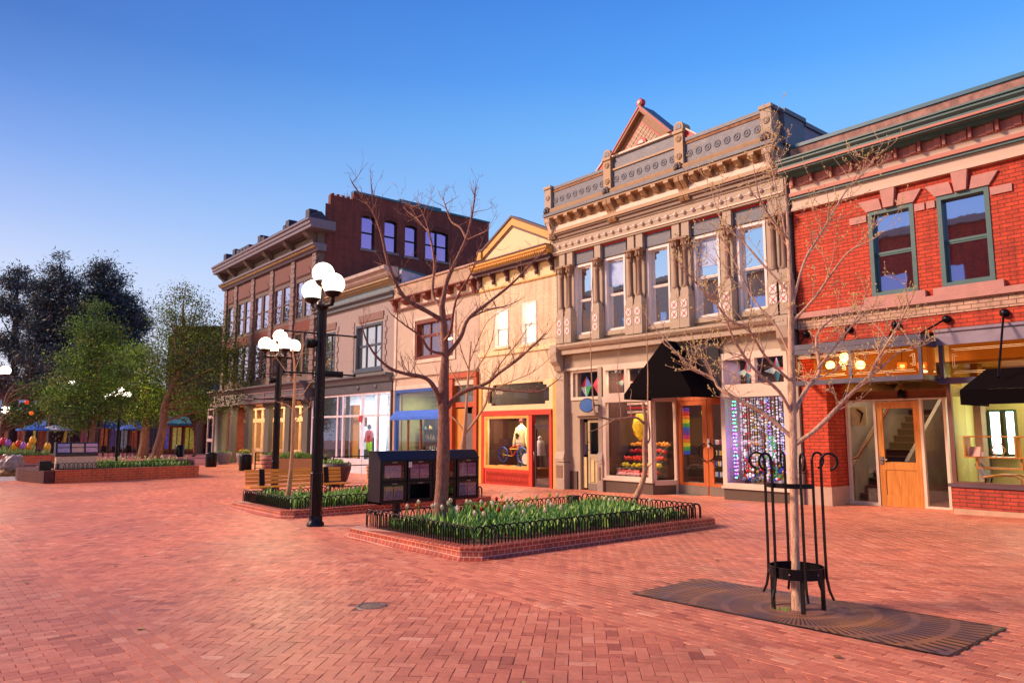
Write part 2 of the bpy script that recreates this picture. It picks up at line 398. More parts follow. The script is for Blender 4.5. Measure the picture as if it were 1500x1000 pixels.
def bricks():
    rng = np.random.default_rng(3)
    C = []   # cx, cy, angle, len, wid, dz
    gp = .004
    x0, x1 = -46., 3.
    # A: running bond, bricks along Y, y < 1.5
    xs = np.arange(x0, x1, .1)
    for i, x in enumerate(xs):
        ylo = -6.5 if x > -12 else -9
        ys = np.arange(ylo + (i % 2)*.1, 1.42, .2)
        C.append(np.c_[np.full(len(ys), x+.05), ys+.1, np.full(len(ys), PI/2), np.full(len(ys), .2), np.full(len(ys), .1), np.zeros(len(ys))])
    # border band, four rows along X
    for k, y in enumerate((1.55, 1.65, 1.75, 1.85)):
        xx = np.arange(x0 + (k % 2)*.1, x1, .2)
        C.append(np.c_[xx+.1, np.full(len(xx), y), np.zeros(len(xx)), np.full(len(xx), .2), np.full(len(xx), .1), np.full(len(xx), .002)])
    for k, y in enumerate((4.97, 5.07)):
        xx = np.arange(x0 + (k % 2)*.1, x1, .2)
        C.append(np.c_[xx+.1, np.full(len(xx), y), np.zeros(len(xx)), np.full(len(xx), .2), np.full(len(xx), .1), np.full(len(xx), .002)])
    # B: herringbone at 45 degrees, 1.9 < y < 4.92
    u = .1; nmax = 420
    ii, jj = np.meshgrid(np.arange(-nmax, nmax), np.arange(-nmax, nmax), indexing='ij')
    k = (ii - jj) % 4
    c45 = math.cos(PI/4)
    for kk, ang, du, dv in ((0, 0, 1, .5), (3, PI/2, .5, 1)):
        sel = k == kk
        cu = (ii[sel] + du)*u; cv = (jj[sel] + dv)*u
        cx = (cu*c45 - cv*c45) - 21.5; cy = (cu*c45 + cv*c45) + 3.4
        ok = (cx > x0) & (cx < x1) & (cy > 1.86) & (cy < 4.96)
        n = ok.sum()
        C.append(np.c_[cx[ok], cy[ok], np.full(n, ang + PI/4), np.full(n, .2), np.full(n, .1), np.zeros(n)])
    # C: running bond along X up to the shops
    ys = np.arange(5.12, 18.6, .1)
    for i, y in enumerate(ys):
        xx = np.arange(x0 + (i % 2)*.1, x1, .2)
        C.append(np.c_[xx+.1, np.full(len(xx), y+.05), np.zeros(len(xx)), np.full(len(xx), .2), np.full(len(xx), .1), np.zeros(len(xx))])
    B = np.concatenate(C)
    # leave out bricks far outside every sideways view
    fx, fy = -math.sin(R(50.24)), math.cos(R(50.24))
    d = B[:,0]*fx + B[:,1]*fy; s_ = B[:,0]*fy - B[:,1]*fx
    keep = (d > 1.2) & (np.abs(s_) < d*.78 + 3.0)
    # holes for grate, planters
    def inr(a, b, c, d2): return (B[:,0] > a) & (B[:,0] < b) & (B[:,1] > c) & (B[:,1] < d2)
    for r_ in ((-5.3, -2.27, 6.06, 7.26), (-11.6, -8.3, 6.2, 11.5), (-18.5, -15.4, 6.65, 11.9)):
        keep &= ~inr(*r_)
    keep &= ~((B[:,0]+6.64)**2 + (B[:,1]-3.72)**2 < .15**2)
    keep &= ~((B[:,0] > -9.3) & (B[:,1] > 18.35)) & ~((B[:,0] < -9.3) & (B[:,1] > 17.9))
    B = B[keep]; n = len(B)
    B[:,2] += rng.normal(0, .012, n)
    hl = (B[:,3]-gp)/2 * (1+rng.normal(0, .006, n)); hw = (B[:,4]-gp)/2 * (1+rng.normal(0, .01, n))
    ca, sa = np.cos(B[:,2]), np.sin(B[:,2])
    z = np.interp(B[:,0], [p[0] for p in GP], [p[1] for p in GP]) + B[:,5] + rng.normal(0, .0007, n)
    tx, ty = rng.normal(0, .004, n), rng.normal(0, .006, n)
    V = np.zeros((n, 8, 3))
    for q, (sx, sy) in enumerate(((-1,-1),(1,-1),(1,1),(-1,1))):
        for lay, (ins, dz) in enumerate(((.0025, 0.), (0., -.005))):
            lx = sx*(hl-ins); ly = sy*(hw-ins)
            V[:, q+4*lay, 0] = B[:,0] + lx*ca - ly*sa
            V[:, q+4*lay, 1] = B[:,1] + lx*sa + ly*ca
            V[:, q+4*lay, 2] = z + dz + lx*tx + ly*ty
            if lay: V[:, q+4, 2] = z - .008
    F = np.array([[0,1,2,3],[4,5,1,0],[5,6,2,1],[6,7,3,2],[7,4,0,3]])
    FF = (F[None] + (np.arange(n)*8)[:,None,None]).reshape(-1, 4)
    me = bpy.data.meshes.new('brick_paving')
    me.vertices.add(n*8); me.vertices.foreach_set('co', V.reshape(-1))
    me.loops.add(len(FF)*4); me.loops.foreach_set('vertex_index', FF.reshape(-1).astype(np.int32))
    me.polygons.add(len(FF)); me.polygons.foreach_set('loop_start', np.arange(0, len(FF)*4, 4, dtype=np.int32)); me.polygons.foreach_set('loop_total', np.full(len(FF), 4, dtype=np.int32))
    me.polygons.foreach_set('use_smooth', np.zeros(len(FF), dtype=bool))
    me.update(calc_edges=True)
    a = me.attributes.new('tone', 'FLOAT', 'FACE')
    tone = np.clip(rng.beta(1.8, 1.8, n), 0, 1)
    a.data.foreach_set('value', np.repeat(tone, 5).astype(np.float32))
    me.materials.append(M_pave)
    o = bpy.data.objects.new('brick_paving', me); COL.objects.link(o); o['kind'] = 'structure'
    return n
bricks()
# pale concrete plaza at the left
M_conc = mat('plaza_concrete', '#a79d9c', .8, var=.12, scale=1.2, bump=.2)
m = MB(); m.quad((-70,-12,g(-70)+.003), (-34.2,-12,g(-34.2)+.003), (-36.4,4.74,g(-36.4)+.003), (-70,4.74,g(-70)+.003))
struct('plaza_floor', m, M_conc)

# ================================================================== materials in use
M_iron = mat('black_iron', '#15131a', .38, .6, var=.25, bump=.1)
M_ironb = mat('lamp_black', '#17131a', .3, .5, var=.2)
M_red = brick_mat('red_brick_wall', '#cc4420', '#b03616', '#74291a', .24, .084, .008, var=.25, bump=.9)
M_redpale = brick_mat('cream_painted_brick', '#c9a489', '#bd967c', '#7a5a4c', .27, .094, .01, var=.15)
M_stone = mat('lintel_stone', '#b98478', .7, var=.14, scale=5, bump=.3)
M_cream = mat('cornice_cream', '#c3a892', .55, var=.08, scale=2)
M_pink = mat('cornice_pink', '#b5705f', .55, var=.1, scale=2)
M_teal = mat('teal_paint', '#416462', .45, var=.15, scale=3)
M_tealc = mat('teal_coping', '#125a70', .4, var=.1)
M_steel = mat('blue_grey_steel', '#4e4c5e', .4, .3, var=.15)
M_vtan = mat('victorian_tan', '#a3907c', .6, var=.13, scale=2.5, bump=.15)
M_vtan2 = mat('victorian_ochre', '#a5835f', .55, var=.15, scale=3, bump=.1)
M_vbrown = mat('victorian_brown', '#7d5f4b', .6, var=.2, scale=3)
M_vgrey = mat('victorian_slate', '#595c68', .5, var=.15, scale=4, bump=.25, bscale=14)
M_vpale = mat('victorian_pale', '#d2bba6', .5, var=.08)
M_vred = mat('victorian_red', '#b8222c', .5, var=.1)
M_white = mat('white_paint', '#d8cfca', .45, var=.07)
M_gran = mat('brown_granite', '#57463c', .35, var=.35, scale=60, bump=.05)
M_glassup = mirror_glass('upper_glass', '#ffffff', '#1a2236', .88)
M_glassdk = mirror_glass('dark_glass', '#d8d0f0', '#1c0f1a', .75)
M_shop = clear_glass()
M_dark = mat('dark_void', '#0b090c', .8, var=.3)
M_awn = mat('black_awning_cloth', '#0b0508', .95, spec=.08, var=.25, scale=6, bump=.2, bscale=120)
# ================================================================== BUILDING HELPERS
FY = 17.0
def sash(P, x0, x1, z0, z1, fm, gm, y=FY, fw=.07, rec=.1, mid=.5, sill=None, muntin=0, sillm=None, name='window', proud=.02, label=None):
    p = MB().box(x0+fw*.5, x1-fw*.5, y+rec, y+rec+.02, z0+fw*.5, z1-fw*.5)
    pane = obj(name, p, gm, P, label)
    f = MB().frame(x0, x1, z0, z1, fw, y-proud, y+rec-.003)
    iw = fw*.6
    if mid:
        zm = z0+(z1-z0)*mid
        f.box(x0+fw, x1-fw, y+rec-.05, y+rec-.003, zm-iw*.5, zm+iw*.5)
        f.frame(x0+fw, x1-fw, z0+fw, zm-iw*.5, iw*.7, y+rec-.035, y+rec-.003)
    for k in range(muntin):
        xx = x0+(x1-x0)*(k+1)/(muntin+1)
        f.box(xx-iw*.5, xx+iw*.5, y+rec-.045, y+rec-.004, z0+fw, z1-fw)
    obj('frame', f, fm, pane)
    if sill:
        obj('sill', MB().box(x0-.08, x1+.08, y-.1, y+.05, z0-sill, z0-.002), sillm or fm, pane)
    return pane
def rail(P, name, mt, x0, x1, prof, label=None):
    """moulding: profile [(y,z)] closed polygon extruded along X"""
    return obj(name, MB().prism(prof, 'x', x0, x1), mt, P, label)
def sidewalls(P, mt, x0, x1, z0, z1, y1=27, roofz=None, mats=None):
    obj('side_wall', MB().box(x0, x0+.25, FY+.3, y1, z0, z1), mt, P)
    obj('side_wall', MB().box(x1-.25, x1, FY+.3, y1, z0, z1), mt, P)
    obj('rear_wall', MB().box(x0+.25, x1-.25, y1-.25, y1, z0, z1), mt, P)
    rz = roofz or z1-.3
    obj('roof', MB().box(x0+.25, x1-.25, FY+.3, y1-.25, rz-.15, rz), mats or M_dark, P)
def room(P, x0, x1, y0, y1, z0, z1, wall, floor, ceil, name='interior'):
    t = .05
    m = MB()
    m.box(x0-t, x1+t, y1, y1+t, z0, z1, 0)
    m.box(x0-t, x0, y0, y1, z0, z1, 0); m.box(x1, x1+t, y0, y1, z0, z1, 0)
    m.box(x0, x1, y0, y1, z0-t, z0, 1); m.box(x0, x1, y0, y1, z1, z1+t, 2)
    return obj(name, m, [wall, floor, ceil], P)

# ================================================================== RED BRICK BUILDING (right)
x0, x1 = -9.3, 4.5
PR = thing('brick_building', 'two-storey red brick building with teal cornice and glazed entrance, at the right edge', 'building', (-4, 17, 0))
wins = [(-7.46,-6.46), (-5.98,-4.98), (-3.9,-2.9), (-2.42,-1.42), (-.3,.7), (1.2,2.2)]
m = MB().wall_holes(x0, x1, 3.74, 7.2, [(a,b,4.66,6.66) for a,b in wins], FY, .3)
obj('wall', m, M_red, PR)
for a, b in wins:
    wn = sash(PR, a, b, 4.66, 6.66, M_teal, M_glassdk, fw=.09, rec=.13)
    obj('sill', MB().box(a-.16, b+.16, FY-.1, FY+.02, 4.5, 4.655), M_stone, wn)
    # splayed lintel of two blocks and a stepped keystone
    c = (a+b)/2
    obj('lintel', MB().prism([(a-.02,6.665),(c-.16,6.665),(c-.22,6.93),(a-.2,6.93)], 'y', FY-.05, FY+.02), M_stone, wn)
    obj('lintel', MB().prism([(c+.16,6.665),(b+.02,6.665),(b+.2,6.93),(c+.22,6.93)], 'y', FY-.05, FY+.02), M_stone, wn)
    obj('keystone', MB().prism([(c-.11,6.67),(c+.11,6.67),(c+.16,7.1),(c-.16,7.1)], 'y', FY-.1, FY+.01), M_stone, wn)
    obj('impost_block', MB().box(a-.42 if a != -5.98 else a-.2, a-.03, FY-.035, FY+.01, 6.44, 6.6), M_stone, wn)
    obj('impost_block', MB().box(b+.03, b+.42 if b != -6.46 else b+.24, FY-.035, FY+.01, 6.44, 6.6), M_stone, wn)
rail(PR, 'sill_course', M_stone, x0, x1, [(FY-.12,4.36),(FY+.0,4.36),(FY+.0,4.497),(FY-.12,4.497)])
obj('brick_band', MB().box(x0, x1, FY-.03, FY+.01, 4.09, 4.357), M_redpale, PR, 'cream painted brick band')
# cornice
rail(PR, 'frieze', M_cream, x0, x1, [(FY-.05,7.14),(FY,7.14),(FY,7.7),(FY-.1,7.7),(FY-.1,7.56),(FY-.05,7.53)])
rail(PR, 'frieze_moulding', M_cream, x0, x1, [(FY-.11,7.1),(FY-.001,7.1),(FY-.001,7.2),(FY-.07,7.2)])
rail(PR, 'pink_moulding', M_pink, x0, x1, [(FY-.17,7.46),(FY-.04,7.46),(FY-.04,7.55),(FY-.17,7.55)])
rail(PR, 'teal_moulding', M_teal, x0, x1, [(FY-.13,7.40),(FY-.045,7.40),(FY-.045,7.457),(FY-.13,7.457)])
obj('dentil_band', MB().box(x0, x1, FY-.14, FY-.001, 7.703, 7.94), M_pink, PR)
for k in range(26):
    xx = x0+.1+k*.5
    obj('dentil', MB().box(xx, xx+.06, FY-.26, FY-.143, 7.7, 7.94), mat('dentil_brown', '#8d4638', .5), PR)
    if k < 26: obj('panel', MB().box(xx+.3, xx+.44, FY-.17, FY-.143, 7.72, 7.93), M_pink, PR)
rail(PR, 'cornice', M_teal, x0-.05, x1, [(FY-.15,7.9),(FY,7.9),(FY,8.28),(FY-.62,8.26),(FY-.62,8.2),(FY-.55,8.14),(FY-.55,7.99),(FY-.3,7.98),(FY-.3,7.93)])
rail(PR, 'cornice_stripe', M_pink, x0-.05, x1, [(FY-.59,8.03),(FY-.553,8.03),(FY-.553,8.08),(FY-.59,8.08)])
rail(PR, 'gutter_lip', M_teal, x0-.05, x1, [(FY-.66,8.263),(FY-.3,8.275),(FY-.3,8.31),(FY-.66,8.3)])
obj('parapet', MB().box(x0, x1, FY-.02, FY+.3, 8.28, 8.74), mat('worn_parapet', '#9c7468', .85, var=.5, scale=4, bump=.4), PR)
obj('coping', MB().box(x0-.04, x1, FY-.06, FY+.36, 8.743, 8.83), M_tealc, PR)
sidewalls(PR, M_red, x0, x1, 3.0, 8.4)
# steel fascia, bosses, rods
obj('steel_fascia', MB().box(-6.2, x1, FY-.06, FY-.002, 3.42, 3.74).box(-6.2, x1, FY-.1, FY-.062, 3.7, 3.76), mat('fascia_lavender', '#8b7f8c', .4, .2, var=.15), PR)
# projecting glazed lantern above the entry
M_amber = clear_glass('amber_glass', '#f0d0a4', .10)
LY = 16.2
bx0, bx1 = -9.05, -6.22
m = MB()
m.box(bx0, bx1+.05, LY-.05, FY-.11, 3.5, 3.62)
for (a, b, zc) in ((bx0, bx1, 2.72), (bx0, bx1, 3.44)):
    m.box(a, b+.04, LY-.04, LY+.04, zc-.05, zc+.055)
    m.box(b-.04, b+.04, LY+.04, FY, zc-.05, zc+.055)
    m.box(a, a+.06, LY+.04, FY, zc-.05, zc+.055)
for xx in (bx0+.03, (bx0+bx1)/2-.05, bx1):
    m.box(xx-.03, xx+.035, LY-.03, LY+.03, 2.775, 3.39)
ln = obj('entrance_lantern', m, M_steel, PR)
obj('glazing', MB().box(bx0+.07, bx1-.04, LY-.004, LY+.004, 2.775, 3.39).box(bx1-.004, bx1+.004, LY+.04, FY-.05, 2.775, 3.39), M_amber, ln)
M_key = mat('etched_line', '#e0c090', .5, emit='#e8b878', es=.25)
def key(a, b, z0, z1, y, nlines=2):
    mm = MB(); t = .008
    for k in range(nlines):
        o_ = .05+.035*k
        mm.box(a+o_, b-o_, y, y+.004, z1-o_-t, z1-o_); mm.box(a+o_, b-o_, y, y+.004, z0+o_, z0+o_+t)
        for xx in (a+o_, b-o_-t):
            mm.box(xx, xx+t, y, y+.004, z0+o_+.12, z1-o_-.12)
        for zz in (z0+o_+.12, z1-o_-.12):
            mm.box(a+o_, a+o_+.07, y, y+.004, zz, zz+t); mm.box(b-o_-.07, b-o_, y, y+.004, zz, zz+t)
    return mm
obj('etched_lines', key(bx0+.08, (bx0+bx1)/2-.1, 2.8, 3.38, LY-.01), M_key, ln)
obj('etched_lines', key((bx0+bx1)/2, bx1-.05, 2.8, 3.38, LY-.01), M_key, ln)
obj('soffit_panel', MB().box(bx0+.06, bx1-.05, LY+.05, FY, 2.655, 2.665), M_shop, ln)
# transom band right of the lantern
M_wood = wood_mat('fir_wood', '#b06a26', '#d08c3e', .4)
M_copper = wood_mat('copper_panel', '#6b3a1e', '#8e5228', .35, ax='x')
tr = obj('transom', MB().box(-5.95, x1, FY-.006, FY+.006, 2.72, 3.42), M_amber, PR)
f = MB().box(-6.2, x1, FY-.06, FY+.06, 2.6, 2.72)
for xx in (-6.1, -4.2, -2.3, -.4, 1.5): f.box(xx-.04, xx+.04, FY-.05, FY+.05, 2.723, 3.417)
obj('frame', f, M_steel, tr)
for a, b in ((-6.0,-4.25),(-4.15,-2.35),(-2.25,-.45)):
    obj('etched_lines', key(a+.06, b-.06, 2.76, 3.38, FY-.03), M_key, tr)
# pier
pier = obj('brick_pier', MB().box(-9.3, -8.68, FY, 18.0, .3, 3.735), M_red, PR)
obj('stone_base', MB().box(-9.32, -8.66, FY-.02, 18.0, -.4, .298), mat('pier_stone', '#b59480', .75, var=.12, bump=.2), pier)
obj('soffit', MB().box(-8.68, -6.1, FY, 17.96, 2.76, 2.8), M_copper, PR)
# back panel and transom of the recess
DY = 17.9
obj('header_panel', MB().box(-8.68, -6.06, DY-.03, DY+.05, 2.36, 2.56), M_copper, PR)
obj('recess_transom', MB().box(-8.68, -6.06, DY-.005, DY+.005, 2.563, 2.757), M_amber, PR)
M_dfr = mat('door_frame_cream', '#d8c3ae', .45, var=.06)
sf = MB()
for xx in (-8.66, -7.93-.06, -6.96+.0, -6.46): sf.box(xx, xx+.06, DY-.05, DY+.05, -.13, 2.32)
sf.box(-8.66, -6.4, DY-.055, DY+.055, 2.32, 2.358); sf.box(-8.6, -7.99, DY-.05, DY+.05, -.13, -.06); sf.box(-6.9, -6.46, DY-.05, DY+.05, -.13, -.06)
ef = obj('entrance_screen', sf, M_dfr, PR)
obj('side_light', MB().box(-8.6, -7.99, DY-.005, DY+.005, -.06, 2.32), M_shop, ef)
obj('side_light', MB().box(-6.9, -6.46, DY-.005, DY+.005, -.06, 2.32), M_shop, ef)
# timber door
m = MB(); a, b = -7.92, -6.97
m.box(a, a+.13, DY-.03, DY+.02, -.12, 2.3); m.box(b-.13, b, DY-.03, DY+.02, -.12, 2.3)
m.box(a+.13, b-.13, DY-.03, DY+.02, 2.14, 2.3); m.box(a+.13, b-.13, DY-.03, DY+.02, .72, .9); m.box(a+.13, b-.13, DY-.03, DY+.02, -.12, .14)
m.box(a+.13, b-.13, DY-.012, DY+.01, .14, .72)
dr = obj('door', m, M_wood, PR)
obj('door_glass', MB().box(a+.13, b-.13, DY-.006, DY+.004, .9, 2.14), M_shop, dr)
M_chrome = mat('brushed_metal', '#9a8f92', .3, .9, var=.1)
obj('handle', MB().box(a+.02, a+.1, DY-.05, DY-.032, .84, 1.02).tube([(a+.06,DY-.05,.94),(a+.06,DY-.09,.94),(a+.2,DY-.09,.945)], .012, 8), M_chrome, dr)
hg = MB()
for z in (.2, .95, 1.6, 2.1): hg.box(b-.005, b+.03, DY-.045, DY-.031, z-.05, z+.05)
obj('hinge', hg, M_chrome, dr)
# sconce above the door
sc_ = thing('wall_lamp', 'dark dome wall lamp above the timber door', 'lamp', (-7.04, 17.9, 2.4))
obj('housing', MB().lathe((-7.3, DY-.1, 2.38), [(.02,.2),(.06,.18),(.085,.1),(.085,0),(.07,-.02)], 16), M_iron, sc_)
obj('lens', MB().ball((-7.3, DY-.1, 2.37), .06, 12, 8, sz=.6), mat('opal_lens', '#d8b09a', .4), sc_)
# knee wall and window
kn = obj('knee_wall', MB().box(-6.1, x1, FY, FY+.3, .03, .46).box(-6.1, -5.8, FY+.303, DY+.05, .03, .46), brick_mat('knee_brick', '#b8442c', '#9c3722', '#4c2a26', .26, .075, .008, var=.15), PR)
obj('plinth', MB().box(-6.08, x1, FY+.01, FY+.3, -.3, .028).box(-6.08, -5.82, FY+.303, DY+.05, -.3, .028), mat('plinth_stone', '#c09a7c', .8, bump=.2), kn)
obj('cap', MB().box(-6.14, x1, FY-.04, FY+.3, .462, .53).box(-6.14, -5.78, FY+.302, DY+.05, .462, .53), mat('cap_grey', '#564149', .5), kn)
sw = obj('shop_window', MB().box(-5.9, x1, FY+.02, FY+.03, .53, 2.6).box(-6.03, -6.02, FY+.1, DY-.02, .53, 2.6), M_shop, PR)
f = MB().box(-6.06, -5.98, FY+.0, FY+.08, .532, 2.6)
for xx in (-3.2, -.4, 2.4): f.box(xx-.03, xx+.03, FY-.0, FY+.06, .532, 2.6)
f.box(-5.98, x1, FY-.0, FY+.06, .532, .57)
obj('frame', f, mat('mullion_brown', '#6a4038', .45), sw)
obj('step', MB().box(-8.68, -6.1, FY+.6, DY+.05, -.3, -.125), mat('entry_stone', '#8a5a50', .7), PR)

# entrance hall with stair
M_hall = mat('hall_wall', '#b3a396', .7, var=.06)
room(PR, -9.36, -6.52, DY+.12, 23, -.12, 3.4, M_hall, mat('hall_floor', '#5a3a30', .5), M_hall, 'hall')
st = MB()
for k in range(13):
    st.box(-8.9, -7.7, 18.9+k*.27, 23, -.12+k*.18, -.12+(k+1)*.18, 0)
    st.box(-8.9, -7.7, 18.87+k*.27, 18.91+k*.27, .035+k*.18, .062+k*.18, 1)
obj('stair', st, [mat('stair_carpet', '#2c0e0c', .8), mat('stair_nosing', '#6a4434', .5)], PR)
st = MB().prism([(18.7,-.12),(22.9,-.12),(22.9,3.3),(22.3,3.3),(18.7,.9)], 'x', -7.69, -7.6)
st.prism([(18.7,-.12),(22.9,-.12),(22.9,3.3),(22.3,3.3),(18.7,.75)], 'x', -9.02, -8.92)
obj('balustrade', st, mat('balustrade_grey', '#a39787', .6), PR)
obj('handrail', MB().tube([(-9.0,18.4,.85),(-8.85,18.7,.95),(-8.85,22.4,3.3)], .035, 8), wood_mat('rail_wood', '#7a3c18', '#9a5426', .4), PR)
obj('wall_panel', MB().box(-9.355, -9.3, 18.2, 18.75, -.1, .55), M_dark, PR)
lf = MB().box(-7.3, -6.6, 21.0, 21.05, -.1, 2.2)
obj('lift_door', lf, mat('lift_door_beige', '#b09a86', .4, .2), PR)
obj('call_panel', MB().box(-7.02, -6.94, 20.3, 20.34, .95, 1.35), mat('call_panel_dark', '#3a2420', .4), PR)
area('hall_light', (-7.8, 19.6, 3.35), 30.0, 1.6, 2.5, (1,.78,.55), parent=PR)
pc = thing('framed_picture', 'square pale picture with a dark curved stroke, hung in the glazed hall', 'picture', (-8.3, 19.3, 1.6))
obj('canvas', MB().box(-9.34, -8.95, 19.6, 19.63, 1.75, 2.25), mat('canvas_pale', '#cdb98f', .6), pc)
obj('brush_stroke', MB().tube([(-9.2,19.58,2.2),(-9.12,19.58,2.14),(-9.04,19.58,2.07),(-9.08,19.58,1.95),(-9.12,19.58,1.82)], [.012,.03,.035,.02,.01], 6), M_dark, pc)

# gallery room
M_gal = mat('gallery_wall', '#cdc07a', .7, var=.05)
room(PR, -6.42, 4.3, DY+.1, 19.72, .0, 3.1, M_gal, mat('gallery_floor', '#7a6048', .4), mat('gallery_ceiling', '#c8bca0', .7), 'gallery')
obj('pillar', MB().box(-6.0, -5.86, 18.3, 18.6, 0, 3.1).box(-6.4, -6.16, 19.55, 19.715, 0, 3.1), mat('pillar_grey', '#94826e', .6), PR)
area('gallery_light', (-3.6, 18.9, 3.05), 75.0, 3.5, 1.2, (1,.93,.55), parent=PR)
# amber interior light put into glowing back panels behind the transom glass
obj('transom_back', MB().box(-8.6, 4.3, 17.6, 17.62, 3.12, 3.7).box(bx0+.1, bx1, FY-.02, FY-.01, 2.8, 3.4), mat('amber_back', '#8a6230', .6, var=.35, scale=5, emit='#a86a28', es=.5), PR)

# bosses and rods
for k, (bxx, tx, tz, ty) in enumerate(((-9.1,-8.95,3.52,16.25),(-8.03,-7.9,3.52,16.25),(-6.98,-6.9,3.52,16.25),(-5.94,-6.22,3.6,16.2),(-4.87,-4.75,2.62,15.9))):
    r_ = obj('tie_rod', MB().tube([(bxx,FY-.08,3.97),(tx,ty,tz)], .022, 8), M_iron, PR)
    obj('boss', MB().lathe((bxx, FY-.06, 3.97), [(.02,-.05),(.07,-.04),(.085,0),(.085,.055)], 14, ax='y'), M_iron, r_)
# awning
aw = MB(); ax0, ax1 = -5.25, 4.4
aw.add([(ax0,15.4,2.38),(ax1,15.4,2.38),(ax1,16.9,2.86),(ax0,16.9,2.86)], [(0,1,2,3)])
aw.box(ax0, ax1, 15.38, 15.40, 2.1, 2.378)
aw.add([(ax0,15.4,2.1),(ax0,15.4,2.38),(ax0,16.9,2.86),(ax0,16.9,2.1)], [(0,1,2,3)]); 
aw.box(ax0+.01, ax1, 15.42, 16.9, 2.34, 2.35)
aw.box(ax0+.02, ax1, 15.41, 16.88, 2.351, 2.36)
solid('awning', aw, M_awn, 'black cloth awning over the gallery window at the right edge', 'awning', (ax0, 16, 2.3))

# pendant globes in the lantern
M_glow = emat('pendant_glow', '#fff0d0', 6.0)
for k, (px_, pz_) in enumerate(((-8.27,3.12),(-7.93,3.28),(-7.58,3.08))):
    t = thing('pendant_lamp', ['ribbed glass pendant globe, left of the three glowing above the entrance', 'ribbed glass pendant globe, highest of the three glowing above the entrance', 'ribbed glass pendant globe, right of the three glowing above the entrance'][k], 'lamp', (px_, 16.45, 3.4), 'pendant globes above the entrance')
    obj('globe', MB().ball((px_, 16.45, pz_), .1, 16, 10), M_glow, t)
    obj('cord', MB().tube([(px_,16.45,pz_+.1),(px_,16.45,3.5)], .006, 6), M_iron, t)
point('pendant_light', (-7.9, 16.1, 3.15), 14, (1,.62,.3), .12)
for k, (px_, pz_) in enumerate(((-6.75,2.98),(-6.35,2.95))):
    t = thing('pendant_lamp', ['slatted amber pendant shade behind the lantern glass above the timber door', 'slatted amber pendant shade behind the lantern corner, right of the timber door'][k], 'lamp', (px_, 16.6, 3.4), 'slatted pendants in the lantern')
    sh = MB()
    for q in range(5): sh.lathe((px_,16.6,pz_-.06+q*.035), [(.1-.01*abs(q-3),0),(.105-.01*abs(q-3),.01),(.1-.01*abs(q-3),.02)], 14)
    obj('shade', sh, mat('amber_shade', '#c08a4a', .5, emit='#e08838', es=1.0), t)
    obj('bulb', MB().ball((px_,16.6,pz_+.02), .05, 10, 8), M_glow, t)
    obj('cord', MB().tube([(px_,16.6,pz_+.1),(px_,16.6,3.5)], .006, 6), M_iron, t)

# gallery contents
dsk = thing('display_shelf', 'open timber display shelf behind the gallery window', 'shelf', (-5, 17.7, .8))
m = MB(); sx0, sx1 = -5.98, -4.6
m.box(sx0, sx1, 17.5, 17.85, 1.05, 1.08); m.box(sx0, sx1, 17.5, 17.85, 1.48, 1.51)
m.box(sx0, sx0+.03, 17.5, 17.85, 1.08, 1.48); m.box(-5.05, -5.02, 17.5, 17.85, 1.08, 1.48); m.box(sx1-.03, sx1, 17.5, 17.85, 1.08, 1.48)
obj('shelf_box', m, M_wood, dsk)
m = MB(); m.box(-5.8, -4.95, 17.6, 17.65, .82, .86); m.box(-5.8, -5.76, 17.6, 17.65, .86, 1.048); m.box(-4.99, -4.95, 17.6, 17.65, .86, 1.048)
obj('lower_frame', m, M_wood, dsk)
def small(name, mb, mt, label, cat, base, group=None): return solid(name, mb, mt, label, cat, base, group)
small('photo_card', MB().prism([(17.62,1.082),(17.66,1.082),(17.72,1.28),(17.7,1.28)], 'x', -5.93, -5.72), mat('card_pink', '#d9a7a0', .5), 'pink card in a red stand on the gallery shelf', 'card', (-5.8,17.65,1.08))
small('white_box', MB().box(-5.68, -5.61, 17.6, 17.7, 1.082, 1.17), M_white, 'small white box beside the pink card on the shelf', 'box', (-5.6,17.6,1.08))
small('ornament', MB().bar((-5.42,17.65,1.085),(-5.5,17.65,1.22),.035,.02).bar((-5.5,17.65,1.22),(-5.43,17.65,1.36),.035,.02), mat('ornament_coral', '#c4604c', .5), 'coral zigzag ornament on the gallery shelf', 'ornament', (-4.7,17.65,1.05))
small('ornament', MB().bar((-5.32,17.65,1.085),(-5.25,17.65,1.22),.03,.02).bar((-5.25,17.65,1.22),(-5.33,17.65,1.36),.03,.02), mat('ornament_wood', '#a07848', .5), 'wooden chevron ornament on the gallery shelf', 'ornament', (-4.4,17.65,1.05))
for k, (a, b) in enumerate(((-6.12,-5.86), (-5.8,-5.58))):
    t = thing('light_box', ['tall white light box, left one on the yellow gallery wall', 'tall white light box, right one on the yellow gallery wall'][k], 'light box', (a, 19.5, 1.2), 'light boxes on the gallery wall')
    obj('case', MB().box(a, b, 19.5, 19.7, 1.05, 2.1), mat('case_dark_green', '#22402f', .5), t)
    obj('panel', MB().box(a+.07, b-.01, 19.485, 19.498, 1.1, 2.05), emat('light_panel', '#d8fff0', 5.0), t)
ch = thing('chair', 'grey-backed chair with bent timber arms behind the gallery window', 'chair', (-5.80, 18.2, 0))
obj('backrest', MB().prism([(-6.00,.9),(-5.94,.92),(-5.78,.6),(-5.84,.58)], 'y', 18.1, 18.5), mat('chair_grey', '#6c6470', .6), ch)
obj('arm', MB().tube([(-5.84,18.1,.62),(-5.60,18.1,.67),(-5.25,18.1,.68),(-5.12,18.1,.6),(-5.10,18.1,.02)], .025, 8), M_wood, ch)
obj('arm', MB().tube([(-5.84,18.5,.62),(-5.60,18.5,.67),(-5.25,18.5,.68),(-5.12,18.5,.6),(-5.10,18.5,.02)], .025, 8), M_wood, ch)
obj('seat', MB().box(-5.80, -5.20, 18.1, 18.5, .42, .48), mat('chair_grey', '#6c6470', .6), ch)
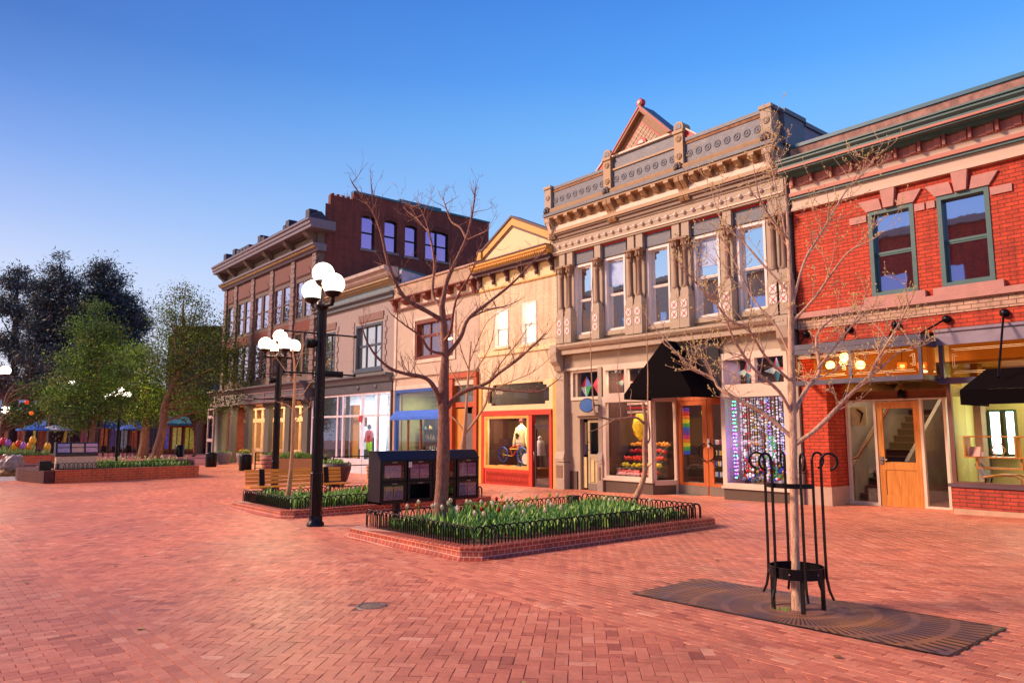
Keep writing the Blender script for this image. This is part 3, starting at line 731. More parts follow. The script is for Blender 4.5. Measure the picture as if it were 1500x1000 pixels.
obj('leg', MB().tube([(-5.80,18.12,.6),(-5.90,18.12,.02)], .018, 6), M_iron, ch); obj('leg', MB().tube([(-5.80,18.48,.6),(-5.90,18.48,.02)], .018, 6), M_iron, ch)

# ================================================================== VICTORIAN BUILDING
PV = thing('ornate_building', 'ornate two-storey building with slate parapet, red gable and five tall upper windows', 'building', (-13.7, 17, 0))
vx0, vx1 = -18.0, -9.42
WC = [-16.75, -15.35, -13.63, -11.93, -10.52]
hole = [(c-.43, c+.43, 4.74, 7.08) for c in WC]
m = MB().wall_holes(vx0, vx1, 4.2, 9.0, hole, FY, .3)
obj('wall', m, M_vtan, PV)
for k, c in enumerate(WC):
    wn = sash(PV, c-.43, c+.43, 4.74, 7.08, M_white, M_glassup, fw=.07, rec=.14)
    if k in (1, 3): obj('roller_blind', MB().box(c-.34, c+.34, FY+.125, FY+.135, 6.2, 6.95), mat('blind_blue', '#9db4dd', .6), wn)
    pn = obj('slate_panel', MB().box(c-.5, c+.5, FY-.04, FY-.001, 7.12, 7.5), M_vgrey, PV)
    obj('red_trim', MB().box(c-.54, c+.54, FY-.07, FY-.002, 7.503, 7.545).box(c-.54, c-.503, FY-.07, FY-.002, 7.12, 7.503), M_vred, pn)
    obj('sill', MB().box(c-.5, c+.5, FY-.09, FY-.001, 4.6, 4.735), M_vtan, wn)
M_tile = mat('tile_white', '#d8cfc8', .4, var=.05)
COLX = [-17.6, -17.23, -15.96, -14.56, -14.22, -12.86, -12.52, -11.14, -9.78, -9.5]
for c in COLX:
    cy = FY-.17
    sh = obj('column', MB().lathe((c, cy, 0), [(.115,5.66),(.12,5.7),(.085,5.74),(.085,5.78),(.075,5.8),(.07,6.7),(.085,6.72),(.085,6.75),(.072,6.77)], 14), M_vbrown, PV)
    cap = MB().lathe((c, cy, 0), [(.075,6.77),(.085,6.85),(.13,7.0),(.15,7.04)], 8, sm=False).box(c-.16, c+.16, cy-.15, FY-.002, 7.04, 7.1)
    for a in range(8): cap.ball((c+.105*math.cos(a*PI/4), cy+.105*math.sin(a*PI/4), 6.9), .035, 6, 5, sz=1.7)
    obj('capital', cap, mat('capital_brown', '#8a6a50', .6, var=.3, scale=20), sh)
    ped = MB().box(c-.165, c+.165, FY-.3, FY-.001, 4.5, 5.36).box(c-.14, c+.14, FY-.27, FY-.001, 5.4, 5.54)
    ped.prism([(c-.165,5.36),(c+.165,5.36),(c+.14,5.4),(c-.14,5.4)], 'y', FY-.3, FY-.001)
    ped.prism([(c-.14,5.54),(c+.14,5.54),(c+.1,5.66),(c-.1,5.66)], 'y', FY-.26, FY-.08)
    pd = obj('pedestal', ped, M_vtan, sh)
    tl = MB()
    for zz in (4.78, 5.06):
        tl.box(c-.1, c+.1, FY-.312, FY-.301, zz, zz+.22, 0)
        for ax_, az_ in ((-1,-1),(1,-1),(-1,1),(1,1)):
            tl.prism([(c+ax_*.012, zz+.11+az_*.03),(c+ax_*.075, zz+.11+az_*.085),(c+ax_*.03, zz+.11+az_*.012)][::(1 if ax_*az_ > 0 else -1)], 'y', FY-.32, FY-.313, 1)
        tl.prism([(c-.03,zz+.11),(c,zz+.08),(c+.03,zz+.11),(c,zz+.14)], 'y', FY-.32, FY-.3131, 1)
        for ax_ in (-.085, .085):
            for az_ in (.02, .2): tl.box(c+ax_-.012, c+ax_+.012, FY-.319, FY-.3135, zz+az_-.01, zz+az_+.01, 1)
    obj('tile', tl, [M_tile, M_vred], pd)
    # block that carries the frieze above
    obj('pier_block', MB().box(c-.13, c+.13, FY-.16, FY-.001, 7.103, 7.56), M_vtan, PV)
rail(PV, 'frieze', M_vtan, vx0, vx1, [(FY-.2,7.56),(FY,7.56),(FY,8.08),(FY-.24,8.08),(FY-.24,8.02),(FY-.2,8.0)])
rail(PV, 'pale_bead', M_vpale, vx0, vx1, [(FY-.235,7.62),(FY-.202,7.62),(FY-.202,7.66),(FY-.235,7.66)])
for k in range(27):
    xx = vx0+.32+k*.305
    obj('rosette', MB().lathe((xx, FY-.24, 7.82), [(.015,-.035),(.035,-.03),(.06,-.01),(.062,.035)], 10, ax='y').box(xx+.06, xx+.245, FY-.215, FY-.202, 7.81, 7.83), M_vpale, PV)
rail(PV, 'dark_moulding', mat('moulding_dark_brown', '#6d5140', .5), vx0, vx1, [(FY-.3,8.083),(FY,8.083),(FY,8.25),(FY-.36,8.25),(FY-.36,8.2),(FY-.3,8.16)])  # one even darker brown for this moulding
rail(PV, 'tan_moulding', M_vtan2, vx0, vx1, [(FY-.4,8.253),(FY,8.253),(FY,8.36),(FY-.4,8.36)])
rail(PV, 'pale_band', M_vpale, vx0, vx1, [(FY-.38,8.363),(FY,8.363),(FY,8.5),(FY-.38,8.5)])
rail(PV, 'soffit', M_vtan2, vx0, vx1, [(FY-.36,8.503),(FY,8.503),(FY,8.82),(FY-.62,8.82),(FY-.62,8.76),(FY-.36,8.72)])
rail(PV, 'slate_strip', M_vgrey, vx0, vx1, [(FY-.66,8.823),(FY,8.823),(FY,8.92),(FY-.66,8.92)])
rail(PV, 'roll_moulding', M_vtan2, vx0, vx1, [(FY-.6,8.923),(FY,8.923),(FY,9.12),(FY-.5,9.12),(FY-.56,9.09),(FY-.62,9.02)])
PIER = [-17.86, -15.12, -12.36, -9.62]
for s_, (a, b) in enumerate(zip(PIER[:-1], PIER[1:])):
    for k in range(5):
        xx = a + (b-a)*(k+.95)/5.9
        p = [(FY-.38,8.55),(FY-.38,8.72),(FY-.62,8.756),(FY-.62,8.68),(FY-.55,8.66),(FY-.48,8.58)]
        obj('modillion', MB().prism(p, 'x', xx-.085, xx+.085), M_vpale if False else M_vtan2, PV)
    obj('slate_parapet', MB().box(a+.15, b-.15, FY-.46, FY-.2, 9.123, 9.66), M_vgrey, PV)
    dd = MB()
    n = 8
    for k in range(n):
        xx = a+.15+(b-a-.3)*(k+.5)/n
        dd.lathe((xx, FY-.458, 9.37), [(.06,0),(.07,-.015),(.08,-.02),(.1,-.018),(.115,0)], 14, ax='y', cap=False)
        dd.lathe((xx, FY-.458, 9.37), [(.003,-.016),(.03,-.014),(.045,0)], 10, ax='y', cap=False)
    obj('ring_ornament', dd, M_vgrey, PV)
    if s_ == 1:
        obj('tan_rail', MB().box(a+.15, b-.15, FY-.5, FY-.2, 9.663, 9.72), M_vtan2, PV)
        obj('slate_parapet', MB().box(a+.15, b-.15, FY-.44, FY-.2, 9.723, 10.1), M_vgrey, PV)
        obj('pale_coping', MB().box(a+.15, b-.15, FY-.52, FY-.1, 10.103, 10.16), M_vpale, PV)
    else:
        obj('worn_rail', MB().box(a+.15, b-.15, FY-.48, FY-.2, 9.663, 9.75), mat('worn_ochre', '#8c6040', .8, var=.5, scale=8), PV)
        obj('coping', MB().box(a-.25 if s_ == 0 else a+.15, b-.15 if s_ == 0 else b+.22, FY-.5, FY+.1, 9.753, 9.85), M_vgrey, PV)
def scroll(w, y0, z0, z1, x):
    h = z1-z0
    return [(FY-.2,z0),(y0+.28,z0),(y0+.2,z0+.12*h),(y0+.26,z0+.2*h),(y0+.22,z0+.45*h),(y0+.12,z0+.6*h),(y0+.02,z0+.72*h),(y0,z0+.86*h),(y0+.05,z1),(FY-.2,z1)]
for k, c in enumerate(PIER):
    zt = 10.12 if k in (1, 2) else 9.9
    pr = MB().box(c-.15, c+.15, FY-.56, FY-.1, 9.0, zt)
    pr.box(c-.18, c+.18, FY-.6, FY-.08, zt-.09, zt+.0)
    pp = obj('parapet_pier', pr, M_vtan2 if k in (1,2) else M_vtan, PV)
    if k in (1, 2):
        n = 12
        poly = [(c-.16, zt+.003), (c+.16, zt+.003)] + [(c+.16*math.cos(a), zt+.1+.16*math.sin(a)) for a in [PI*i/n for i in range(n+1)]]
        obj('round_cap', MB().prism(poly, 'y', FY-.55, FY-.2), M_vtan2, pp)
        poly2 = [(c-.1, zt+.04), (c+.1, zt+.04)] + [(c+.1*math.cos(a), zt+.1+.1*math.sin(a)) for a in [PI*i/n for i in range(n+1)]]
        obj('cap_fan', MB().prism(poly2, 'y', FY-.565, FY-.551), M_vgrey, pp)
    for zz in ((9.35, 9.87) if k in (1,2) else (9.5,)):
        fl = MB().lathe((c, FY-.575, zz), [(.085,0),(.1,-.012),(.1,.014)], 14, ax='y')
        for a in range(6): fl.ball((c+.05*math.cos(a*PI/3), FY-.575, zz+.05*math.sin(a*PI/3)), .028, 6, 5, sy=.6)
        obj('flower_ornament', fl, M_vtan2 if k in (1,2) else M_vtan, pp)
    lf_ = MB()
    for a in range(7):
        t = R(-20+a*220/6)
        lf_.ball((c+.09*math.cos(t), FY-.62, 9.02+.09*math.sin(t)), .06, 7, 5, sy=.7)
    lf_.ball((c, FY-.64, 9.0), .07, 8, 6)
    obj('leaf_boss', lf_, mat('leaf_boss_dark', '#4a3a34', .5, var=.3), pp)
    for dx in ((-.09, .09) if k in (1, 2) else (0,)):
        wd = .075 if k in (1,2) else .13
        obj('console', MB().prism(scroll(0, FY-.62, 8.1, 8.82, c), 'x', c+dx-wd, c+dx+wd), M_vtan2 if k in (1,2) else M_vtan, pp)
        if k in (0, 3):
            obj('console_panel', MB().add([(c-.07,FY-.64,8.74),(c+.07,FY-.64,8.74),(c+.06,FY-.46,8.3),(c-.06,FY-.46,8.3)], [(0,3,2,1)]), M_vpale, pp)
# gable
gc, gz, gh, gw = -13.74, 10.163, .98, .98
def tri(k, y0, y1, mi=0, m=None):
    m = m or MB()
    w_, h_ = gw*k, gh*k
    return m.prism([(gc-w_, gz), (gc+w_, gz), (gc, gz+h_)], 'y', y0, y1, mi)
M_gab = mat('gable_brown', '#8e6444', .6, var=.15, scale=4)
gb = obj('gable', tri(1.0, FY-.45, FY-.05), M_gab, PV)
for s_ in (-1, 1):
    obj('verge', MB().prism([(gc+s_*(gw+.12), gz+.003), (gc, gz+gh+.14), (gc, gz+gh+.03), (gc+s_*(gw+.02), gz+.003)][::s_], 'y', FY-.6, FY-.02), M_gab, gb)
    obj('red_verge', MB().prism([(gc+s_*(gw+.17), gz+.004), (gc, gz+gh+.2), (gc, gz+gh+.143), (gc+s_*(gw+.125), gz+.004)][::s_], 'y', FY-.62, FY-.0), M_vred, gb)
    obj('slate_verge', MB().prism([(gc+s_*(gw+.2), gz+.004), (gc, gz+gh+.235), (gc, gz+gh+.203), (gc+s_*(gw+.173), gz+.004)][::s_], 'y', FY-.6, FY+.1), M_vgrey, gb)
obj('red_border', tri(.74, FY-.47, FY-.452), M_vred, gb)
obj('grid_panel', tri(.68, FY-.485, FY-.472), mat('grid_tan', '#a5805c', .6), gb)
gr_ = MB()
sl = gh/gw; w_ = gw*.68; h_ = gh*.68
for k in range(1, 7):
    t = k/7
    xa = gc-w_+2*w_*t
    # bars parallel to each slope
    e1 = (gc-w_+ (xa-(gc-w_))/2, gz+ (xa-(gc-w_))/2*sl); e2 = (gc+w_-(gc+w_-xa)/2, gz+(gc+w_-xa)/2*sl)
    gr_.bar((xa,FY-.49,gz+.01),(e1[0],FY-.49,e1[1]),.02,.012); gr_.bar((xa,FY-.49,gz+.01),(e2[0],FY-.49,e2[1]),.02,.012)
obj('lattice', gr_, M_vpale, gb)
arc = [(gc+.19*math.cos(a), gz+.19*math.sin(a)+.003) for a in [PI*i/14 for i in range(15)]]
obj('arch_ornament', MB().prism(arc, 'y', FY-.54, FY-.5), M_vred, gb)
arc = [(gc+.11*math.cos(a), gz+.11*math.sin(a)+.004) for a in [PI*i/14 for i in range(15)]]
obj('arch_centre', MB().prism(arc, 'y', FY-.56, FY-.541), M_vpale, gb)
obj('finial', MB().lathe((gc, FY-.5, gz+gh+.3), [(.1,-.08),(.13,-.06),(.13,.06),(.1,.08)], 16, ax='y'), M_vred, gb)
obj('finial_face', MB().lathe((gc, FY-.6, gz+gh+.3), [(.04,-.01),(.07,0),(.07,.02)], 12, ax='y'), M_vpale, gb)
for s_ in (-1, 1):
    xx = (PIER[1] if s_ < 0 else PIER[2])
    obj('gable_foot', MB().prism([(xx+s_*.16,9.76),(xx+s_*.62,9.76),(xx+s_*.16,10.12)][::s_], 'y', FY-.45, FY-.1), M_vred, gb)
    obj('foot_trim', MB().bar((xx+s_*.16,FY-.46,9.78),(xx+s_*.68,FY-.46,9.78),.05,.04).bar((xx+s_*.62,FY-.46,9.8),(xx+s_*.16,FY-.46,10.16),.05,.04), M_vpale, gb)
M_vside = mat('side_blue_shade', '#777086', .6, var=.1)  # blue shade of the return walls put into their colour
obj('side_wall', MB().box(vx1-.25, vx1+.1, FY-.18, FY+.8, 8.9, 9.7), M_vgrey, PV)
obj('side_wall', MB().box(vx1-.2, vx1+.08, FY+.8, 21.0, 8.2, 9.62), M_vside, PV)
obj('side_coping', MB().box(vx1-.24, vx1+.14, FY-.2, FY+.85, 9.703, 9.82).box(vx1-.24, vx1+.13, FY+.85, 21.05, 9.623, 9.74), M_vgrey, PV)
sidewalls(PV, M_vside, vx0, vx1, 3.6, 9.2, mats=M_dark)
# mid cornice
rail(PV, 'shopfront_cornice', M_vtan, vx0+.05, vx1+.1, [(FY-.28,4.12),(FY,4.12),(FY,4.45),(FY-.42,4.45),(FY-.42,4.38),(FY-.36,4.3),(FY-.28,4.26)])
for c in (vx0+.2, vx1-.1):
    obj('console', MB().prism([(FY-.1,3.6),(FY-.2,3.6),(FY-.26,3.75),(FY-.4,3.9),(FY-.44,4.2),(FY-.42,4.46),(FY-.1,4.46)], 'x', c-.16, c+.16), M_vtan, PV)
# shopfront
obj('fascia', MB().box(vx0, vx1, FY+.02, FY+.3, 3.64, 4.2), M_vtan, PV)
obj('fascia_moulding', MB().box(vx0+.35, vx1-.25, FY-.04, FY+.02, 3.6, 3.68), M_vpale, PV)
def pilaster(x0_, x1_, zb=-.4, zt=3.64, y0=FY-.1):
    p = obj('pilaster', MB().box(x0_, x1_, y0, FY+.3, .95, zt).box(x0_-.03, x1_+.03, y0-.05, FY+.3, zb, .6).box(x0_-.04, x1_+.04, y0-.07, FY+.3, .62, .7).prism([(y0-.08,.7),(FY+.3,.7),(FY+.3,.95),(y0-.01,.95)], 'x', x0_-.02, x1_+.02), M_vtan, PV)
    obj('base_panel', MB().box(x0_+.05, x1_-.05, y0-.065, y0-.051, .1, .5), M_vbrown, p)
    return p
pilaster(-18.0, -17.62); pilaster(-16.12, -15.95, y0=FY-.06); pilaster(-9.62, -9.36, y0=FY-.06)
# left entrance (cream door)
obj('granite_base', MB().box(-17.6, -17.25, FY+.1, FY+.3, -.4, .32), M_gran, PV)
obj('recess_wall', MB().box(-17.62, -17.2, FY+.12, FY+.3, .322, 3.6), M_vtan, PV)
tw = obj('transom_window', MB().box(-17.35, -16.2, FY+.2, FY+.21, 2.72, 3.52), M_shop, PV)
obj('frame', MB().frame(-17.45, -16.12, 2.62, 3.62, .1, FY+.05, FY+.19), M_vpale, tw)
obj('door_surround', MB().frame(-17.2, -16.12, -.4, 2.1, .09, FY+.12, FY+.3, wb=0).box(-17.24, -16.13, FY+.0, FY+.3, 2.103, 2.2), M_vtan, PV)
cd_ = obj('cream_door', MB().frame(-16.85, -16.22, -.25, 1.98, .09, FY+.22, FY+.27).box(-16.76, -16.31, FY+.22, FY+.27, .78, .88).box(-16.76, -16.31, FY+.235, FY+.26, -.16, .78), mat('door_beige', '#ab9a78', .5), PV)
obj('door_glass', MB().box(-16.76, -16.31, FY+.24, FY+.25, .88, 1.89), M_shop, cd_)
obj('door_panel', MB().box(-16.72, -16.58, FY+.21, FY+.234, .0, .68).box(-16.49, -16.35, FY+.21, FY+.234, .0, .68), mat('panel_cream', '#c8b47c', .5), cd_)
obj('kick_plate', MB().box(-16.84, -16.23, FY+.205, FY+.218, -.25, -.05), mat('kick_grey', '#74685e', .4), cd_)
obj('handle', MB().tube([(-16.79,FY+.2,1.0),(-16.79,FY+.15,1.02),(-16.79,FY+.15,1.25),(-16.79,FY+.2,1.27)], .012, 6), M_iron, cd_)
obj('side_light', MB().box(-17.08, -16.92, FY+.22, FY+.26, -.2, .78, 0), mat('panel_cream', '#c8b47c', .5), PV)
obj('side_light', MB().box(-17.08, -16.92, FY+.24, FY+.25, .85, 1.9), M_glassdk, PV)
obj('lintel', MB().box(-17.62, -16.12, FY+.1, FY+.3, 2.2, 2.615), M_vtan, PV)
# window bays
def bay(a, b, name='bay_window', ret=None):
    w_ = obj(name, MB().box(a+.12, b-.1, FY+.0, FY+.01, .26, 2.5), M_shop, PV)
    obj('frame', MB().frame(a, b, .18, 2.62, .13, FY-.06, FY+.08, wb=.08, wt=.12).box(a-.03, b+.03, FY-.1, FY+.08, .12, .178), M_vpale, w_)
    obj('granite_base', MB().box(a, b, FY-.03, FY+.1, -.4, .118), M_gran, w_)
    return w_
B1 = bay(-15.93, -14.0)
B2 = bay(-11.6, -9.64)
t1 = obj('transom_window', MB().box(-15.75, -14.15, FY+.05, FY+.06, 2.78, 3.5), M_shop, PV)
obj('frame', MB().frame(-15.9, -14.0, 2.68, 3.6, .1, FY-.04, FY+.1).box(-15.02, -14.92, FY-.04, FY+.1, 2.78, 3.5).box(-15.95, -14.0, FY-.06, FY+.1, 2.62, 2.678), M_vpale, t1)
t2 = obj('transom_window', MB().box(-11.4, -9.75, FY+.05, FY+.06, 2.85, 3.52), M_shop, PV)
obj('frame', MB().frame(-11.6, -9.64, 2.74, 3.6, .1, FY-.04, FY+.1).box(-10.65, -10.55, FY-.04, FY+.1, 2.85, 3.5).box(-11.6, -9.64, FY-.06, FY+.1, 2.622, 2.738), M_vpale, t2)
# splayed return and recessed timber doors
SY = 17.75
m = MB(); m.add([(-14.0,FY+.05,.26),(-13.72,SY,.26),(-13.72,SY,2.5),(-14.0,FY+.05,2.5)], [(0,1,2,3)])
rt = obj('return_window', m, M_shop, PV)
m = MB().bar((-14.0,FY+.04,.12),(-13.72,SY,.12),.1,.14).bar((-14.0,FY+.04,2.55),(-13.72,SY,2.55),.1,.14)
m.box(-14.03,-13.95,FY+.0,FY+.1,.19,2.48).box(-13.78,-13.68,SY-.06,SY+.02,-.3,2.6)
obj('frame', m, M_vpale, rt)
obj('granite_base', MB().add([(-14.0,FY,-.4),(-13.7,SY,-.4),(-13.7,SY,.06),(-14.0,FY,.06)], [(0,1,2,3)]), M_gran, rt)
M_odoor = wood_mat('orange_door_wood', '#a34c1c', '#c2662c', .4)
for k, (a, b) in enumerate(((-13.68,-12.63), (-12.61,-11.62))):
    d_ = obj('timber_door', MB().frame(a, b, -.2, 2.5, .16, SY, SY+.06, wb=.3, wt=.14).box(a+.16, b-.16, SY, SY+.06, .1, .14), M_odoor, PV)
    obj('door_glass', MB().box(a+.16, b-.16, SY+.02, SY+.03, .14, 2.36), M_shop, d_)
    obj('kick_plate', MB().box(a+.02, b-.02, SY-.012, SY-.002, -.19, .06), mat('kick_grey', '#74685e', .4), d_)
    hx = b-.06 if k == 0 else a+.06
    s_ = -1 if k == 0 else 1
    obj('ring_handle', MB().tube([(hx+s_*.21*math.sin(t), SY-.06, 1.02+.24*math.cos(t)) for t in [PI*i/10 for i in range(11)]], .025, 8), M_iron, d_)
obj('jamb', MB().box(-11.62, -11.52, FY+.1, SY+.06, -.3, 3.6), M_vpale, PV)
obj('door_header', MB().box(-13.75, -11.62, SY-.02, SY+.08, 2.5, 2.6), M_odoor, PV)
obj('over_door', MB().box(-13.98, -11.6, SY+.0, SY+.06, 2.6, 3.6), M_dark, PV)
obj('threshold', MB().box(-13.98, -11.6, FY+.45, SY+.1, -.35, -.2), mat('threshold_stone', '#7a6a62', .7), PV)
# shop interior
room(PV, -15.9, -9.6, SY+.9, 21, -.2, 3.55, mat('candy_wall', '#4a2c28', .8), mat('candy_floor', '#3a2a26', .5), mat('candy_ceiling', '#5a4640', .8), 'shop_interior')
room(PV, -17.6, -16.1, FY+.32, 20, -.2, 3.55, mat('passage_wall', '#4a3428', .8), mat('passage_floor', '#3a2a26', .5), mat('passage_wall', '#4a3428', .8), 'passage')
obj('interior_return', MB().box(-15.95, -15.9, FY+.1, SY+.9, -.3, 3.6).box(-9.62, -9.58, FY+.1, SY+.9, -.3, 3.6), mat('candy_wall', '#4a2c28', .8), PV)
area('shop_light', (-14.9, 17.6, 3.5), 41.6, 1.4, .6, (1,.75,.55), parent=PV)
area('shop_light', (-12.6, 19.5, 3.5), 52.0, 2.5, 1.5, (1,.7,.45), parent=PV)
area('shop_light', (-10.6, 17.5, 3.5), 6.0, 1.4, .5, (.75,.55,1), parent=PV)
# awning (gabled)
A0, A1, AY, AC = -14.0, -11.7, 15.8, -12.83
m = MB()
zt, ze, zb = 4.12, 2.66, 2.5
m.add([(A0,AY,ze),(A1,AY,ze),(AC,AY+.35,zt)], [(0,1,2)])
m.add([(A1,AY,ze),(A1,FY-.3,ze),(AC,FY-.3,zt),(AC,AY+.35,zt)], [(0,1,2,3)])
m.add([(A0,AY,ze),(AC,AY+.35,zt),(AC,FY-.3,zt),(A0,FY-.3,ze)], [(0,1,2,3)])
m.box(A0, A1, AY-.01, AY+.01, zb, ze-.001); m.box(A1-.01, A1+.01, AY+.012, FY-.03, zb, ze-.001); m.box(A0-.01, A0+.01, AY+.012, FY-.03, zb, ze-.001)
o = solid('gabled_awning', m, M_awn, 'black gabled cloth awning over the double timber doors', 'awning', (AC, 16.4, 2.5))
solid('signboard', MB().box(-12.95, -11.58, FY-.1, FY-.045, 2.62, 4.1), mat('sign_black', '#140d18', .35), 'blank black panel on the wall beside the gabled awning', 'panel', (-12, 17, 3.3))
# oval sign
n = 24
ov = [(0, .0)]
t = thing('oval_sign', 'blank blue oval sign hung over the cream door', 'sign', (-16.5, 16.6, 2.4))
ovp = [(-16.3+.3*math.cos(2*PI*i/n), 2.42+.2*math.sin(2*PI*i/n)) for i in range(n)]
obj('panel', MB().prism(ovp, 'y', 16.62, 16.66), mat('sign_blue', '#1d5fa8', .4, var=.08), t)
ovq = [(-16.3+.33*math.cos(2*PI*i/n), 2.42+.23*math.sin(2*PI*i/n)) for i in range(n)]
obj('rim', MB().prism(ovq, 'y', 16.625, 16.655), mat('rim_navy', '#20263c', .5), t)
obj('bracket', MB().tube([(-16.03,16.64,2.42),(-16.03,17.0,2.42)], .02, 6), M_iron, t)
# ================================================================== YELLOW GABLED SHOP
M_ycream = brick_mat('cream_brick', '#d8c0a0', '#d0b696', '#b09a7c', .21, .075, .006, var=.07, bump=.3)
M_yel = mat('gable_yellow', '#cf9a48', .55, var=.07)
M_ypale = mat('yellow_pale', '#dcc090', .55, var=.07)
M_plum = mat('plum_trim', '#4a2a2e', .5, var=.15)
M_red_p = mat('shop_red', '#bb2f16', .45, var=.1)
M_litwin = emat('lit_room', '#fff0c4', 1.5)
PY = thing('gabled_building', 'narrow cream brick building with yellow gable and red shopfront', 'building', (-20.2, 17, -.3))
gx0, gx1 = -22.4, -18.03
obj('wall', MB().wall_holes(gx0, gx1, 3.4, 7.0, [(-21.42,-20.62,4.7,6.1), (-19.86,-19.06,4.66,6.2)], FY, .3), M_ycream, PY)
for a, b, z0, z1 in ((-21.42,-20.62,4.7,6.1), (-19.86,-19.06,4.66,6.2)):
    wn = sash(PY, a, b, z0, z1, M_white, M_litwin, fw=.08, rec=.14, sill=.08, sillm=M_ypale)
    obj('room_ceiling_light', MB().box(a+.2, b-.25, FY+.12, FY+.13, z1-.35, z1-.31), emat('tube_light', '#ffffff', 4), wn)
obj('smooth_band', MB().box(gx0, gx1, FY-.03, FY+.3, 7.0, 7.62), M_ypale, PY)
obj('string_course', MB().box(gx0, gx1, FY-.06, FY-.001, 6.95, 7.0), M_yel, PY)
obj('belt_course', MB().box(gx0, gx1, FY-.06, FY-.001, 4.42, 4.58), M_ypale, PY)
# gable wall: shoulders and low gable
gm = -20.35
obj('gable', MB().prism([(gx0,7.62),(gx1,7.62),(gx1,8.5),(gx1-.3,8.5),(gm,9.44),(gx0+.3,8.5),(gx0,8.5)], 'y', FY-.02, FY+.28), M_ypale, PY)
for s_, xe in ((-1, gx0), (1, gx1)):
    xi = xe - s_*.3
    obj('raking_band', MB().prism([(xi,8.28),(gm,9.2),(gm,9.46),(xi,8.53)][::-s_], 'y', FY-.09, FY-.022), M_yel, PY)
    obj('raking_line', MB().prism([(xi,8.2),(gm,9.12),(gm,9.17),(xi,8.25)][::-s_], 'y', FY-.05, FY-.022), M_plum, PY)
    obj('coping', MB().prism([(xe+s_*.04,8.5),(xi,8.54),(gm,9.47),(gm,9.56),(xi-s_*.0,8.63),(xe+s_*.04,8.58)][::-s_], 'y', FY-.13, FY+.34), M_plum, PY)
    obj('shoulder_block', MB().box(xe, xe-s_*.26, FY-.16, FY-.023, 8.2, 8.5), M_yel, PY)
rail(PY, 'cornice', M_yel, gx0-.08, gx1, [(FY-.25,7.66),(FY,7.66),(FY,7.94),(FY-.5,7.94),(FY-.5,7.86),(FY-.42,7.8)])
rail(PY, 'cornice_under_board', M_plum, gx0-.08, gx1, [(FY-.3,7.5),(FY-.03,7.5),(FY-.03,7.655),(FY-.42,7.655),(FY-.42,7.62),(FY-.3,7.6)])  # plum trim board below the yellow cornice
rail(PY, 'cornice_cap', M_plum, gx0-.1, gx1, [(FY-.54,7.943),(FY,7.943),(FY,7.98),(FY-.54,7.98)])
dn = MB()
for k in range(44):
    xx = gx0+.02+k*.1
    dn.prism([(xx,7.8),(xx+.05,7.72),(xx+.1,7.8)], 'y', FY-.46, FY-.43)
obj('scalloped_edge', dn, M_yel, PY)
for k in range(6):
    xx = gx0+.12+k*(gx1-gx0-.3)/5
    obj('bracket', MB().prism([(FY-.05,7.12),(FY-.12,7.1),(FY-.16,7.2),(FY-.11,7.28),(FY-.2,7.36),(FY-.32,7.45),(FY-.32,7.5),(FY-.05,7.5)], 'x', xx, xx+.1), M_plum, PY)
sidewalls(PY, M_ycream, gx0, gx1, 3.2, 7.6)
obj('shop_wall', MB().wall_holes(gx0, gx1, -.45, 3.4, [(-21.85,-18.45,2.55,3.32), (-22.14,-18.28,-.4,2.3)], FY-.0, .3), M_ypale, PY)
tw = obj('arched_transom', MB().box(-21.85, -18.45, FY+.1, FY+.12, 2.55, 3.32), mirror_glass('transom_dark', '#9a8478', '#1d1210', .25), PY)
for s_, xe in ((1, -21.85), (-1, -18.45)):
    obj('stepped_corner', MB().prism([(xe,3.32),(xe+s_*.3,3.32),(xe+s_*.3,3.22),(xe+s_*.12,3.22),(xe+s_*.12,3.1),(xe,3.1)][::s_], 'y', FY-.002, FY+.098), M_ypale, tw)
    obj('lower_corner', MB().box(xe, xe+s_*.2, FY-.002, FY+.098, 2.55, 2.65), M_ypale, tw)
obj('yellow_edge', MB().box(gx0, gx0+.2, FY-.04, FY-.002, -.45, 3.38).box(gx1-.2, gx1, FY-.04, FY-.002, -.45, 3.38), M_yel, PY)
sfm = MB().box(-22.14, -18.28, FY-.08, FY+.1, 2.18, 2.36).box(-22.14, -22.02, FY-.06, FY+.1, -.4, 2.18).box(-18.4, -18.28, FY-.06, FY+.1, -.4, 2.18).box(-19.46, -19.28, FY-.06, FY+.1, -.4, 2.18)
obj('red_frame', sfm, M_red_p, PY)
obj('bulkhead', MB().box(-22.02, -19.46, FY-.03, FY+.1, -.4, .26), M_red_p, PY)
lat = MB()
for k in range(30):
    lat.bar((-21.9+k*.08, FY-.036, -.28), (-21.9+(k+1)*.08, FY-.036, .16), .012, .01)
    lat.bar((-21.9+(k+1)*.08, FY-.034, -.28), (-21.9+k*.08, FY-.034, .16), .012, .01)
obj('lattice_panel', lat, mat('lattice_red', '#a02a18', .5), PY)
sw = obj('shop_window', MB().box(-21.9, -19.58, FY+.02, FY+.03, .38, 2.06), M_shop, PY)
obj('frame', MB().frame(-22.02, -19.46, .26, 2.18, .11, FY-.05, FY+.06), mat('window_yellow', '#d69a4a', .45), sw)
gd = obj('shop_door', MB().frame(-19.26, -18.42, -.34, 1.78, .1, FY+.02, FY+.07, wb=.16), mat('door_dark_metal', '#4a3a3e', .35, .4), PY)
obj('door_glass', MB().box(-19.16, -18.52, FY+.03, FY+.04, -.18, 1.68), M_shop, gd)
obj('door_transom', MB().box(-19.26, -18.42, FY+.05, FY+.06, 1.86, 2.16), M_shop, PY)
obj('transom_bar', MB().box(-19.28, -18.4, FY+.0, FY+.07, 1.79, 1.86), mat('door_dark_metal', '#4a3a3e', .35, .4), PY)
